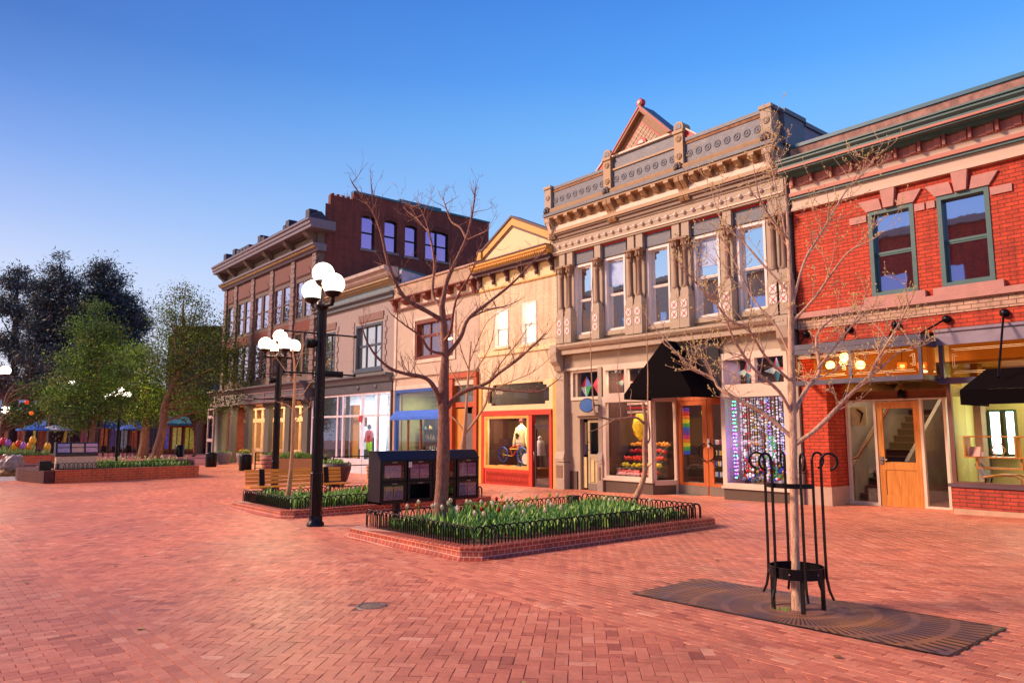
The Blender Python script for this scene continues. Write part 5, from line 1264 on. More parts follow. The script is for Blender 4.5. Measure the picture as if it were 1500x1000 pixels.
obj('screen_glass', MB().box(h0+.1, h1, SY1-.005, SY1+.005, -.4, 3.05), M_shop, cf)
obj('side_screen', MB().box(-52.7, -52.6, FY-.2, SY1, -.5, -.4).box(-52.75,-52.65,FY-.2,FY-.1,-.5,3.2).box(-53.9,-53.8,FY-.2,FY-.1,-.5,3.2).box(-53.8,-52.75,FY-.2,FY-.12,.9,1.1).box(-53.8,-52.75,FY-.2,FY-.12,2.5,2.7).box(-53.8,-52.75,FY-.2,FY-.12,3.05,3.2), mat('screen_mauve', '#b096a0', .5), PB)
room(PB, h0+.35, h1-.3, SY1+.1, 24, -.45, 3.3, mat('warm_wall', '#b08a5a', .7), mat('warm_floor', '#6a4a34', .5), mat('warm_ceiling', '#c8a878', .7))
area('porch_light', (-44.5, 17.9, 3.2), 260.0, 12, .8, (1,.75,.42), parent=PB)
area('inner_light', (-44.5, 20.5, 3.2), 286.0, 12, 2, (1,.78,.5), parent=PB)

rr = random.Random(12)
for k, (x_, y_, lb) in enumerate(((-33.0,18.6,'left clothes rail in the white shopfront'),(-30.6,19.0,'clothes rail at the back of the white shopfront'))):
    t = thing('clothes_rail', lb, 'clothes rail', (x_, y_, -.35), 'clothes rails')
    obj('rail', MB().tube([(x_-.7,y_,-.35),(x_-.7,y_,1.45),(x_+.7,y_,1.45),(x_+.7,y_,-.35)], .02, 6), M_chrome, t)
    for q in range(12):
        c_ = rr.choice(['#2a3a6a','#a83a3a','#3a8a8a','#d0a040','#5a5a66','#c8c0c8'])
        xx = x_-.62+q*.11
        obj('garment', MB().prism([(y_-.05,1.42),(y_+.05,1.42),(y_+.22,1.3),(y_+.2,.6),(y_-.2,.6),(y_-.22,1.3)], 'x', xx, xx+.06), mat('garment_'+c_[1:], c_, .8), t)
# ================================================================== STREET LAMPS
M_globe = emat('globe_opal', '#fff0d8', 2.0)
def lamp_post(x, y, n, label, rot=0., scale=1.0, banner=True, banner_rot=PI/2, lit=120):
    """black fluted post with one high globe and n globes on short arms; along local X first"""
    z0 = g(x)
    t = thing('street_lamp', label, 'street lamp', (x, y, z0), 'globe street lamps')
    def Pp(r_, a, z): return (x+r_*math.cos(a+rot), y+r_*math.sin(a+rot), z0+z)
    m = MB()
    def star(r1, r2, z): 
        return [(x+(r1 if k % 2 else r2)*math.cos(2*PI*k/16), y+(r1 if k % 2 else r2)*math.sin(2*PI*k/16), z0+z) for k in range(16)]
    lv = [star(.12,.105,.0), star(.12,.105,1.0), star(.105,.085,1.02), star(.095,.078,4.25)]
    vs = sum(lv, [])
    m.add(vs, [(i*16+k, i*16+(k+1)%16, (i+1)*16+(k+1)%16, (i+1)*16+k) for i in range(3) for k in range(16)])
    m.lathe((x,y,z0), [(.1,4.24),(.13,4.27),(.13,4.36),(.07,4.42)], 14)
    obj('pole', m, M_ironb, t)
    obj('base', MB().lathe((x,y,z0), [(.17,0),(.17,.05),(.135,.09),(.13,.2)], 14), M_ironb, t)
    obj('stem', MB().lathe((x,y,z0), [(.04,4.42),(.035,4.68),(.1,4.72),(.11,4.76)], 12), M_ironb, t)
    def globe(c):
        o = obj('globe', MB().ball(c, .22, 22, 14), M_globe, t); o.visible_shadow = False
        obj('fitter', MB().lathe((c[0],c[1],c[2]), [(.03,-.27),(.1,-.255),(.135,-.225),(.165,-.17),(.17,-.16),(.16,-.155)], 18, cap=False), M_ironb, o)
        point('globe_light', c, lit, (1, .62, .34), .2, t)
    globe((x,y,z0+4.98))
    for k in range(n):
        a = {2: (0, PI), 4: (0, PI, PI/2, -PI/2)}[n][k]
        obj('arm', MB().tube([Pp(.05,a,4.3), Pp(.25,a,4.3), Pp(.43,a,4.29), Pp(.47,a,4.36), Pp(.47,a,4.42)], [.045,.04,.04,.04,.035], 8).lathe(Pp(.47,a,4.42), [(.04,0),(.1,.03),(.115,.07)], 12), M_ironb, t)
        globe(Pp(.47,a,4.69))
    if banner:
        a = banner_rot
        for zz, ln in ((3.75, .75), (2.95, .75)):
            ps = [Pp(ln,a,zz), Pp(-ln,a,zz)]
            m = MB().tube(ps, .017, 8)
            for p in ps: m.ball(p, .035, 8, 6)
            obj('banner_arm', m, M_ironb, t)
        m = MB().box(x-.12, x-.04, y+.12, y+.52, z0+2.9, z0+3.02).box(x-.12, x-.04, y-.52, y-.12, z0+2.9, z0+3.0)
        obj('junction_box', MB().box(x-.12, x-.04, y+.12, y+.52, z0+2.9, z0+3.02), M_ironb, t)
        obj('loudspeaker', MB().lathe((x-.05,y-.2,z0+3.55), [(.07,-.1),(.1,-.06),(.1,.06),(.07,.1)], 12, ax='y'), M_iron, t)
    return t
lamp_post(-13.6, 6.36, 2, 'nearest black globe lamp post, three globes, beside the front tulip bed')
lamp_post(-22.86, 9.27, 4, 'black globe lamp post with five globes, behind the wooden bench')
lamp_post(-39.4, 3.0, 4, 'globe lamp post at the left edge beyond the rock sculpture')
lamp_post(-58.0, 12.0, 4, 'globe lamp post half hidden among the leafy trees', banner=False)

# ================================================================== TREE GRATE, GUARD, MANHOLE
def grate_mat():
    m, t, b = nt('cast_grate'); N = t.nodes; L = t.links
    tc = N.new('ShaderNodeTexCoord'); sp = N.new('ShaderNodeSeparateXYZ'); L.new(tc.outputs['Object'], sp.inputs[0])
    def mth(op, a, b_=None, c=None):
        n = N.new('ShaderNodeMath'); n.operation = op
        for i, v in enumerate((a, b_, c)):
            if v is None: continue
            if isinstance(v, (int, float)): n.inputs[i].default_value = v
            else: L.new(v, n.inputs[i])
        return n.outputs[0]
    X, Y = sp.outputs['X'], sp.outputs['Y']
    r = mth('SQRT', mth('ADD', mth('MULTIPLY', X, X), mth('MULTIPLY', Y, Y)))
    a = mth('ARCTAN2', Y, X)
    slot = mth('LESS_THAN', mth('FRACT', mth('MULTIPLY', a, 96/(2*PI))), .38)
    inn = mth('GREATER_THAN', r, .26)
    wv = mth('SINE', mth('MULTIPLY', r, 21))
    web = mth('LESS_THAN', wv, .72)
    dark = mth('MULTIPLY', mth('MULTIPLY', slot, inn), web)
    n1 = N.new('ShaderNodeTexNoise'); n1.inputs['Scale'].default_value = 2.2; n1.inputs['Detail'].default_value = 6; L.new(tc.outputs['Object'], n1.inputs['Vector'])
    rp = N.new('ShaderNodeValToRGB'); rp.color_ramp.elements[0].position = .38; rp.color_ramp.elements[1].position = .62
    rp.color_ramp.elements[0].color = lin('#6a5458'); rp.color_ramp.elements[1].color = lin('#a06c44'); L.new(n1.outputs['Fac'], rp.inputs[0])
    mx = N.new('ShaderNodeMixRGB'); L.new(dark, mx.inputs[0]); L.new(rp.outputs[0], mx.inputs[1]); mx.inputs[2].default_value = lin('#3a241e')
    L.new(mx.outputs[0], b.inputs['Base Color']); b.inputs['Roughness'].default_value = .55; b.inputs['Metallic'].default_value = .3
    bp = N.new('ShaderNodeBump'); bp.inputs['Strength'].default_value = 1; bp.inputs['Distance'].default_value = .01; bp.invert = True
    L.new(dark, bp.inputs['Height']); L.new(bp.outputs['Normal'], b.inputs['Normal'])
    return m
GX, GY = -3.78, 6.66; gz0 = g(GX)
M_grate = grate_mat()
t = thing('tree_grate', 'rusty cast iron tree grate with ring pattern, set in the bricks under the guarded tree', 'tree grate', (GX, GY, gz0))
def half(sx):
    m = MB(); x_e = 1.5*sx; hy = .6; r0 = .24; n = 16
    inner = [(r0*math.cos(a)*sx, r0*math.sin(a)) for a in [PI/2-PI*i/n for i in range(n+1)]]
    out = []
    for i in range(n+1):
        a = PI/2-PI*i/n; c, s_ = math.cos(a), math.sin(a)
        k = min(1.5/max(c, 1e-6), hy/max(abs(s_), 1e-6)); out.append((k*c*sx, k*s_))
    # make sure the corners are kept
    pts = []
    vs = []; 
    zt = .004
    def W(p, z): return (GX+p[0], GY+p[1], gz0+z + g(GX+p[0])-gz0)
    for i in range(n):
        a_, b_ = out[i], out[i+1]
        m.quad(W(inner[i], zt), W(inner[i+1], zt), W(b_, zt), W(a_, zt))
        if abs(abs(a_[1])-hy) < 1e-6 and abs(abs(b_[0])-1.5) < 1e-6 and abs(abs(b_[1])-hy) > 1e-6 or abs(abs(a_[0])-1.5) < 1e-6 and abs(abs(b_[1])-hy) < 1e-6 and abs(abs(a_[1])-hy) > 1e-6:
            cn = (1.5*sx, hy if (a_[1]+b_[1]) > 0 else -hy)
            m.add([W(a_, zt), W(b_, zt), W(cn, zt)], [(0,1,2)])
        m.quad(W(inner[i], zt), W(inner[i+1], zt), W(inner[i+1], -.05), W(inner[i], -.05))
    return m
obj('grate_half', half(1), M_grate, t); obj('grate_half', half(-1), M_grate, t)
fr = MB().frame(0,0,0,0,0,0,0)
fr = MB()
for a, b, c, d in ((-5.3,-2.26,6.035,6.058),(-5.3,-2.26,7.262,7.285)):
    fr.add([(a,c,g(a)+.006),(b,c,g(b)+.006),(b,d,g(b)+.006),(a,d,g(a)+.006)], [(0,1,2,3)])
for a, b in ((-5.305,-5.282),(-2.278,-2.255)):
    fr.add([(a,6.058,g(a)+.006),(b,6.058,g(b)+.006),(b,7.262,g(b)+.006),(a,7.262,g(a)+.006)], [(0,1,2,3)])
obj('rim', fr, M_iron, t)
obj('soil', MB().lathe((GX, GY, gz0), [(.24,-.05),(.24,-.045)], 20), mat('soil_dark', '#2a1c16', 1, var=.5, scale=20), t)
wd = MB()
rr = random.Random(5)
for k in range(26):
    a = rr.uniform(-2.6,-1.9); x_, y_ = GX-.1+rr.uniform(-.06,.06), GY-.13+rr.uniform(-.03,.03)
    wd.add([(x_,y_,gz0-.04),(x_+.012,y_,gz0-.04),(x_+rr.uniform(-.05,.05),y_+rr.uniform(-.04,.04),gz0+rr.uniform(.0,.05))], [(0,1,2)])
solid('weed', wd, mat('weed_green', '#6a9a28', .7), 'tiny bright green weed at the foot of the guarded tree', 'weed', (GX, GY, gz0))
# guard
t = thing('tree_guard', 'black iron tree guard with curled hook tops around the slender right-hand tree', 'tree guard', (GX, GY, gz0))
for k in range(6):
    a = R(15+60*k); c, s_ = math.cos(a), math.sin(a)
    def Q(r_, z): return (GX+r_*c, GY+r_*s_, gz0+z)
    pts = [Q(.32,.12), Q(.285,.2), Q(.265,.32), Q(.262,.6), Q(.262,1.38)]
    m = MB()
    for p, q in zip(pts[:-1], pts[1:]): m.bar(p, q, .019, .019)
    obj('upright', m, M_iron, t)
    cr_ = .075
    hk = [Q(.262+cr_-cr_*math.cos(b_), 1.38+cr_*math.sin(b_)) for b_ in [R(10+255*i/12) for i in range(13)]]
    obj('hook', MB().tube([Q(.262,1.37)]+hk, .012, 8), M_iron, t)
for k in range(4):
    a = R(40+90*k); c, s_ = math.cos(a), math.sin(a)
    obj('foot', MB().bar((GX+.225*c,GY+.225*s_,gz0-.05), (GX+.225*c,GY+.225*s_,gz0+.34), .04, .012), M_iron, t)
def ring(r_, z, h, n=28, a0=0, a1=2*PI):
    m = MB()
    for i in range(n):
        a, b = a0+(a1-a0)*i/n, a0+(a1-a0)*(i+1)/n
        for rr_, s_ in ((r_, 1), (r_-.008, -1)):
            p = [(GX+rr_*math.cos(a), GY+rr_*math.sin(a)), (GX+rr_*math.cos(b), GY+rr_*math.sin(b))]
            m.quad((*p[0],gz0+z), (*p[1],gz0+z), (*p[1],gz0+z+h), (*p[0],gz0+z+h))
        p = [(rr_*math.cos(q), rr_*math.sin(q)) for rr_ in (r_-.008, r_) for q in (a, b)]
        m.quad((GX+p[0][0],GY+p[0][1],gz0+z+h),(GX+p[1][0],GY+p[1][1],gz0+z+h),(GX+p[3][0],GY+p[3][1],gz0+z+h),(GX+p[2][0],GY+p[2][1],gz0+z+h))
    return m
obj('band', ring(.25, .3, .1), M_iron, t)
obj('band', ring(.245, 1.13, .045, a0=R(200), a1=R(350)), M_iron, t)
bl = MB()
for k in range(12):
    a = R(15+30*k); bl.ball((GX+.253*math.cos(a), GY+.253*math.sin(a), gz0+.35), .01, 6, 4)
obj('bolts', bl, M_chrome, t)
t = thing('drain_cover', 'small round iron drain cover in the herringbone brick', 'drain cover', (-6.64, 3.72, g(-6.64)))
obj('rim', MB().lathe((-6.64,3.72,g(-6.64)), [(.15,-.02),(.15,.004),(.125,.006),(.12,.0)], 28), mat('drain_rim', '#6a5c5a', .5, .5), t)
dm = MB()
for k in range(-3, 4):
    w_ = math.sqrt(max(.11**2-(k*.03)**2, 0.0001)); dm.box(-6.64-w_, -6.64+w_, 3.72+k*.03-.007, 3.72+k*.03+.007, g(-6.64)-.01, g(-6.64)+.007)
obj('bars', dm, mat('drain_bar', '#8a7a76', .4, .6), t)

# ================================================================== TULIP BEDS
M_kerb = brick_mat('kerb_brick', '#ad452a', '#963a22', '#d09a84', .115, .068, .006, rough=.55, var=.2)
def ring_loft(m, x0, x1, y0, y1, prof, ch, zf):
    """loft profile [(out,z)] round a rectangle with chamfered corners"""
    def loop(o):
        a, b, c, d = x0-o, x1+o, y0-o, y1+o
        k = ch
        return [(a+k,c),(b-k,c),(b,c+k),(b,d-k),(b-k,d),(a+k,d),(a,d-k),(a,c+k)]
    L_ = [[(p[0], p[1], zf(p[0])+z) for p in loop(o)] for o, z in prof]
    n = 8
    for i in range(len(L_)-1):
        for k in range(n):
            m.quad(L_[i][k], L_[i][(k+1) % n], L_[i+1][(k+1) % n], L_[i+1][k])
    return m
M_soil = mat('bed_soil', '#5c3a28', 1, var=.4, scale=14, bump=.8, bscale=30)
def hoops(parent, x0, x1, y0, y1, z, cap, h=.27, sp_=.125, ch=.05):
    """overlapping iron hoops round a rectangle; the first cap hoops (camera side) as parts"""
    runs = [((x1,y0),(x1,y1)), ((x1,y0),(x0,y0)), ((x1,y1),(x0,y1)), ((x0,y1),(x0,y0))]
    cnt = 0; rest = MB(); nrest = 0
    for (ax, ay), (bx, by) in runs:
        ln = math.hypot(bx-ax, by-ay); n = max(2, int(ln/sp_)); ux, uy = (bx-ax)/ln, (by-ay)/ln
        for k in range(n):
            s0 = k*sp_; w_ = .19
            m = rest if cnt >= cap else MB()
            pts = [(ax+ux*s0, ay+uy*s0, g(ax)+z)]
            for q in range(9):
                a = PI-PI*q/8; pts.append((ax+ux*(s0+w_/2+w_/2*math.cos(a)), ay+uy*(s0+w_/2+w_/2*math.cos(a)), g(ax)+z+h-.09+.09*math.sin(a)))
            pts.append((ax+ux*(s0+w_), ay+uy*(s0+w_), g(ax)+z))
            m.tube(pts, .0115, 6)
            if cnt < cap: obj('hoop', m, M_iron, parent)
            else: nrest += 1
            cnt += 1
    if nrest: tag(obj('rear_hoops', rest, M_iron, parent), kind='stuff')
M_lf = [mat('tulip_leaf_a', '#6fa044', .6, var=.35, scale=5), mat('tulip_leaf_b', '#94bc58', .6, var=.3, scale=5), mat('tulip_leaf_c', '#4c7c40', .6, var=.3, scale=5)]
for mm in M_lf: mm.node_tree.nodes['Principled BSDF'].inputs['Subsurface Weight'].default_value = 0.0
def leaves(rng, spots, h0=.16, h1=.34):
    m = MB()
    for x, y, z in spots:
        for q in range(rng.randint(3, 5)):
            a = rng.uniform(0, 2*PI); h = rng.uniform(h0*.8, h1)*(.82+.25*math.sin(x*2.3+y*1.7)); w_ = rng.uniform(.016, .03); ln = rng.uniform(.03, .14)
            c, s_ = math.cos(a), math.sin(a); dx, dy = -s_*w_, c*w_
            p0 = (x+c*.01, y+s_*.01, z); p1 = (x+c*ln*.35, y+s_*ln*.35, z+h*.55); p2 = (x+c*ln, y+s_*ln, z+h)
            m.add([(p0[0]-dx*.5,p0[1]-dy*.5,z),(p0[0]+dx*.5,p0[1]+dy*.5,z),(p1[0]+dx,p1[1]+dy,p1[2]),(p1[0]-dx,p1[1]-dy,p1[2]),p2],
                  [(0,1,2,3),(3,2,4)], rng.choice((0,0,1,1,2)), False)
    return m
def bloom_mesh(col, s=1.):
    m = MB()
    for q in range(6):
        a = q*PI/3; rr_ = .012 if q % 2 else .017
        c, s_ = math.cos(a), math.sin(a)
        pts = []
        for hh, ww, oo in ((0,.006,.004),(.02,.016,.016),(.045,.015,.018),(.065,.004,.008)):
            pts.append((c*oo*s-s_*ww*s, s_*oo*s+c*ww*s, hh*s)); pts.append((c*oo*s+s_*ww*s, s_*oo*s-c*ww*s, hh*s))
        m.add(pts, [(0,1,3,2),(2,3,5,4),(4,5,7,6)], 0, True)
    return m
TUL = {}
def tulip(x, y, z, kind, h):
    lab = {'white': 'creamy white tulip in the low tulip beds in front of the shops', 'yellow': 'pale yellow tulip in the low tulip beds in front of the shops', 'red': 'red tulip in the low tulip beds in front of the shops', 'orange': 'orange tulip in the low tulip beds in front of the shops'}[kind]
    if kind not in TUL:
        o = thing('tulip', lab, 'tulip', (0,0,0), kind+' tulips in the beds')
        b_ = obj('bloom', bloom_mesh(0, 1.25), mat('petal_'+kind, {'white':'#f2e2b8','yellow':'#dcc85e','red':'#b81418','orange':'#e07a20'}[kind], .5, var=.08), None)
        b_.parent = o; b_.location = (0,0,0)
        s_ = obj('stem', MB().tube([(0,0,-.36),(0.004,0,-.15),(0,0,.004)], .004, 5), M_lf[0], None); s_.parent = o
        TUL[kind] = o
        o.location = (x, y, z+h)
        o.rotation_euler = (0, 0, 1)
        return o
    return dup(TUL[kind], (x, y, z+h), random.uniform(0, 6))
def bed(label, x0, x1, y0, y1, cap, seed, nl, flowers, treegap=()):
    rng = random.Random(seed)
    xc = (x0+x1)/2
    t = thing('tulip_bed', label, 'flower bed', (xc, (y0+y1)/2, g(xc)))
    m = MB(); m.v = []
    prof = [(-.32,.15),(0-.01,.16),(0.,.15),(0.,.085),(.012,.045),(.05,.012),(.085,.004),(.085,-.05)]
    obj('brick_kerb', ring_loft(m, x0, x1, y0, y1, prof, .22, g), M_kerb, t)
    s_ = MB(); i = .3
    n = 14
    for a in range(n):
        for b in range(n):
            xa, xb = x0+i+(x1-x0-2*i)*a/n, x0+i+(x1-x0-2*i)*(a+1)/n; ya, yb = y0+i+(y1-y0-2*i)*b/n, y0+i+(y1-y0-2*i)*(b+1)/n
            s_.quad((xa,ya,g(xa)+.145),(xb,ya,g(xb)+.145),(xb,yb,g(xb)+.145),(xa,yb,g(xa)+.145))
    obj('soil', s_, M_soil, t)
    fn = thing('hoop_fence', 'low black hoop edging round the '+label, 'hoop fence', (xc, (y0+y1)/2, g(xc)+.15))
    hoops(fn, x0+.27, x1-.27, y0+.27, y1-.27, .14, cap)
    sp_ = []
    while len(sp_) < nl:
        x, y = rng.uniform(x0+.38, x1-.5), rng.uniform(y0+.5, y1-.38)
        if any((x-tx)**2+(y-ty)**2 < r_*r_ for tx, ty, r_ in treegap): continue
        # sparser along the camera-side edge, as planted
        if x > x1-.85 and rng.random() < .55: continue
        sp_.append((x, y, g(x)+.145))
    o = obj('tulip_leaves', leaves(rng, sp_), M_lf); tag(o, 'tulip foliage filling the '+label, 'foliage', kind='stuff')
    for kind, cnt, (fx0, fx1, fy0, fy1) in flowers:
        for k in range(cnt):
            x, y = rng.uniform(fx0, fx1), rng.uniform(fy0, fy1)
            tulip(x, y, g(x)+.145, kind, rng.uniform(.28, .38))
bed('front tulip bed with the big bare tree', -11.75, -8.12, 6.02, 11.78, 100, 11, 1500,
    [('white', 32, (-11.3,-8.7,6.6,8.8)), ('white', 6, (-11.3,-8.9,9.2,11.2)), ('yellow', 14, (-11.3,-8.8,7.5,11.3)), ('red', 6, (-11.2,-9,7,9)), ('orange', 4, (-11.3,-9.3,6.5,8.5))], ((-10.57,7.18,.25),))
bed('second tulip bed with the thin young tree', -18.75, -15.3, 6.45, 12.2, 72, 12, 1500,
    [('white', 3, (-18,-15.8,8,11)), ('yellow', 6, (-18,-16,7,10)), ('red', 4, (-18.2,-15.8,7,9)), ('orange', 5, (-18,-16,8.5,11))], ((-17.8,7.56,.15),))
solid('spotlight_box', MB().box(-11.62,-11.42,11.2,11.38,g(-11.5)+.14,g(-11.5)+.42), mat('utility_box', '#3a3a2e', .6), 'small dark utility post at the far corner of the front tulip bed', 'utility post', (-11.5,11.3,g(-11.5)+.14))
solid('ground_spotlight', MB().box(-9.85,-9.7,11.05,11.25,g(-9.8)+.2,g(-9.8)+.36).tube([(-9.78,11.15,g(-9.8)+.1),(-9.78,11.15,g(-9.8)+.22)],.015,6), M_iron, 'small black spotlight at the back of the front tulip bed', 'spotlight', (-9.8,11.1,g(-9.8)+.14))

# ================================================================== NEWSPAPER RACKS
M_rack = mat('rack_black', '#191724', .32, .2, var=.2)
M_paper = mat('newsprint', '#7c6a84', .7, var=.5, scale=22)
M_papert = mat('newsprint_tan', '#ab8a72', .7, var=.35, scale=18)
RX, RY0, RY1 = -13.6, 7.76, 10.32
rz = g(-13.6)
t = thing('newspaper_rack', 'big black newspaper rack with eight cells standing behind the front tulip bed', 'newspaper rack', (RX-.3, 9.0, rz))
m = MB()
# shell: back, ends, roof (front open to the cells)
D_ = .5
m.prism([(RX-D_,.1),(RX,.1),(RX,.14),(RX-D_,.14)], 'y', RY0, RY1)
endp = [(RX,.1),(RX,1.0),(RX-.16,1.17),(RX-D_,1.17),(RX-D_,.1)]
for y_ in (RY0, RY1-.03, (RY0+RY1)/2-.015): m.prism(endp, 'y', y_, y_+.03)
m.box(RX-D_, RX-D_+.02, RY0+.03, RY1-.03, .14, 1.17)
obj('cabinet', m, M_rack, t)
m = MB().prism([(RX+.02,1.0),(RX-.16,1.19),(RX-.16,1.17),(RX-.0,1.0)], 'y', RY0-.01, RY1+.01).prism([(RX-.16,1.17),(RX-.16,1.19),(RX-D_-.01,1.19),(RX-D_-.01,1.17)], 'y', RY0-.01, RY1+.01)
obj('roof', m, M_rack, t)
cw = (RY1-RY0)/4
for r_ in range(2):
    for c in range(4):
        ya, yb = RY0+.03+c*cw, RY0+c*cw+cw-.005
        za, zb = (.15, .545) if r_ == 0 else (.575, .99)
        d_ = obj('cell_door', MB().frame(0,1,0,1,.1,0,1) if False else MB().box(RX-.01,RX+.008,ya,ya+.05,za,zb).box(RX-.01,RX+.008,yb-.05,yb,za,zb).box(RX-.01,RX+.008,ya+.05,yb-.05,zb-.06,zb).box(RX-.01,RX+.008,ya+.05,yb-.05,za,za+.03), M_rack, t)
        obj('floor', MB().box(RX-D_+.03, RX-.015, ya, yb, za-.02, za-.005), M_rack, d_)
        obj('handle', MB().box(RX+.009, RX+.03, (ya+yb)/2-.06, (ya+yb)/2+.06, zb-.045, zb-.025), M_chrome, d_)
        mode = [['tan', 'empty', 'mix', 'two'], ['one', 'two', 'dim', 'two']][r_][c]
        if mode in ('two', 'tan'):
            for q in range(2):
                y0_ = ya+.08+q*(yb-ya-.12)/2
                obj('newspaper', MB().box(RX-.03, RX-.02, y0_, y0_+.22, za+.03, zb-.09), M_paper if mode == 'two' else M_papert, d_)
                if mode == 'tan': obj('headline', MB().box(RX-.0195, RX-.017, y0_+.02, y0_+.2, za+.05, za+.22), M_paper, d_)
                else:
                    hl_ = MB()
                    for w_ in range(4): hl_.box(RX-.0195, RX-.018, y0_+.02+w_*.05, y0_+.055+w_*.05, zb-.17, zb-.15)
                    hl_.box(RX-.0195, RX-.018, y0_+.02, y0_+.2, za+.08, za+.09)
                    obj('headline', hl_, mat('ink', '#4a3a3c', .7), d_)
        elif mode == 'one':
            obj('newspaper', MB().box(RX-.03, RX-.02, ya+.09, yb-.12, za+.06, zb-.1), mat('newsprint_pale', '#8f8794', .7, var=.6, scale=40), d_)
        elif mode == 'mix':
            for q, cc in enumerate(('#c8d0d8', '#3a78b8', '#b84a30')):
                obj('leaflet', MB().box(RX-.1, RX-.09, ya+.06+q*.07, ya+.12+q*.07, za+.02, za+.2-.03*q), mat('leaflet'+str(q), cc, .6), d_)
        if mode != 'empty': obj('window', MB().box(RX-.006, RX-.004, ya+.05, yb-.05, za+.03, zb-.06), M_shop, d_)
obj('notice', MB().box(RX+.009, RX+.013, RY0+.68, RY0+.76, .84, .96), M_white, t)
for y_ in (RY0+.55, RY1-.55): obj('leg', MB().box(RX-.32, RX-.2, y_-.06, y_+.06, rz, .1), M_rack, t)
# small rack on the raised wall at the left
t = thing('newspaper_rack', 'three-window newspaper rack with pale base by the raised brick bed at the left', 'newspaper rack', (-34.1, 5.6, g(-34)))
obj('cabinet', MB().prism([(-34.5,.62),(-34.0,.62),(-34.0,.72),(-34.15,1.17),(-34.5,1.17)], 'y', 4.86, 6.36), M_rack, t)
for k in range(3):
    ya = 4.93+k*.49
    p = lambda y_, z_: (-34.0-.15*(z_-.72)/.45+.012, y_, z_)
    obj('window', MB().add([p(ya,.78),p(ya+.42,.78),p(ya+.42,1.12),p(ya,1.12)], [(0,1,2,3)]), mat('paper_pale'+str(k), ['#8e86a8','#b89a8a','#b090a0'][k], .5, var=.25, scale=10), t)
    obj('window_bar', MB().bar((*p(ya,.97)[:1], ya, .97), (p(ya,.97)[0], ya+.42, .97), .02, .03), M_rack, t)
obj('pale_base', MB().box(-34.4, -34.02, 4.9, 6.32, .15, .615), mat('base_cream', '#b8a48c', .6, var=.25, scale=14), t)

# ================================================================== BENCHES
M_slat = wood_mat('bench_slat', '#cf7c20', '#f0a83c', .4, ax='y')
def bench(x, y0, y1, label):
    z0 = g(x)
    t = thing('bench', label, 'bench', (x, (y0+y1)/2, z0), 'slatted wooden benches')
    for k in range(4): obj('seat_slat', MB().box(x+.08+k*.115, x+.18+k*.115, y0-.05, y1+.05, z0+.43, z0+.465), M_slat, t)
    for k in range(4):
        zz = z0+.5+k*.1; xx = x+.04-k*.018
        obj('back_slat', MB().prism([(xx,zz),(xx+.03,zz),(xx+.016,zz+.082),(xx-.014,zz+.082)], 'y', y0, y1), M_slat, t)
    for y_ in (y0+.45, y1-.45):
        m = MB().prism([(x+.075,z0+.4),(x+.085,z0+.5),(x+.02,z0+.9),(x+.0,z0+.9),(x+.02,z0+.4)], 'y', y_-.07, y_+.07)
        m.box(x, x+.5, y_-.05, y_+.05, z0+.38, z0+.425).box(x+.2, x+.28, y_-.05, y_+.05, z0, z0+.38).box(x+.08, x+.42, y_-.06, y_+.06, z0, z0+.02)
        obj('support', m, M_iron, t)
bench(-19.65, 7.15, 9.9, 'slatted wooden bench behind the second tulip bed, left one')
bench(-19.65, 10.75, 13.4, 'slatted wooden bench partly hidden behind the newspaper rack, right one')

# ================================================================== BINS, POTS, PLANTERS
def bin_(x, y, label):
    z0 = g(x)
    t = thing('litter_bin', label, 'litter bin', (x, y, z0), 'round black bins')
    obj('drum', MB().lathe((x,y,z0), [(.29,0),(.31,.03),(.31,.7),(.3,.74)], 20), M_iron, t)
    obj('lid', MB().lathe((x,y,z0), [(.33,.74),(.33,.8),(.22,.84),(.12,.84)], 20), M_iron, t)
bin_(-43.9, 14.0, 'round black litter bin in front of the colonnade, left of two')
bin_(-38.3, 13.95, 'round black litter bin just left of the five-globe lamp post')
def pot(x, y, r0, r1, h, mt, label, flower=None, name='planter_pot'):
    z0 = g(x)
    t = thing(name, label, 'planter', (x, y, z0))
    obj('pot', MB().lathe((x,y,z0), [(r0,0),(r0+(r1-r0)*.55,h*.3),(r1*.98,h*.75),(r1,h),(r1-.06,h),(r1-.07,h-.06)], 24), mt, t)
    obj('soil', MB().lathe((x,y,z0), [(.01,h-.05),(r1-.07,h-.05)], 16), M_soil, t)
    rng = random.Random(int(abs(x)*10))
    o = obj('plants', leaves(rng, [(x+rng.uniform(-1,1)*(r1-.15), y+rng.uniform(-1,1)*(r1-.15), z0+h-.06) for _ in range(60)], .1, .24), M_lf, t)
    if flower:
        m = MB()
        for _ in range(26): m.ball((x+rng.uniform(-1,1)*(r1-.15), y+rng.uniform(-1,1)*(r1-.15), z0+h+rng.uniform(.05,.2)), .035, 6, 4)
        obj('flowers', m, flower, t)
pot(-47.7, 16.0, .28, .46, .75, mat('pot_grey', '#75686a', .7, var=.12), 'round grey pot with low greenery by the colonnade')
pot(-44.2, 16.0, .28, .46, .75, mat('pot_grey', '#75686a', .7, var=.12), 'round grey pot with yellow flowers behind a litter bin', mat('flower_yellow', '#d8b818', .6))
pot(-38.3, 15.2, .3, .48, .78, mat('pot_pink', '#c08472', .7, var=.1), 'pink terracotta pot left of the five-globe lamp post')
pot(-24.3, 12.05, .3, .56, .82, mat('pot_plum', '#3a2632', .5, var=.15), 'dark plum tapered planter behind the wooden bench')
t = thing('box_planter', 'long tan box planter full of greenery behind the bench', 'planter', (-34.9, 15.7, g(-35)))
ca, sa = math.cos(R(50.24)), math.sin(R(50.24))
def rb(u, v): return (-34.9+u*ca-v*sa, 15.55+u*sa+v*ca)
zz0 = g(-35)
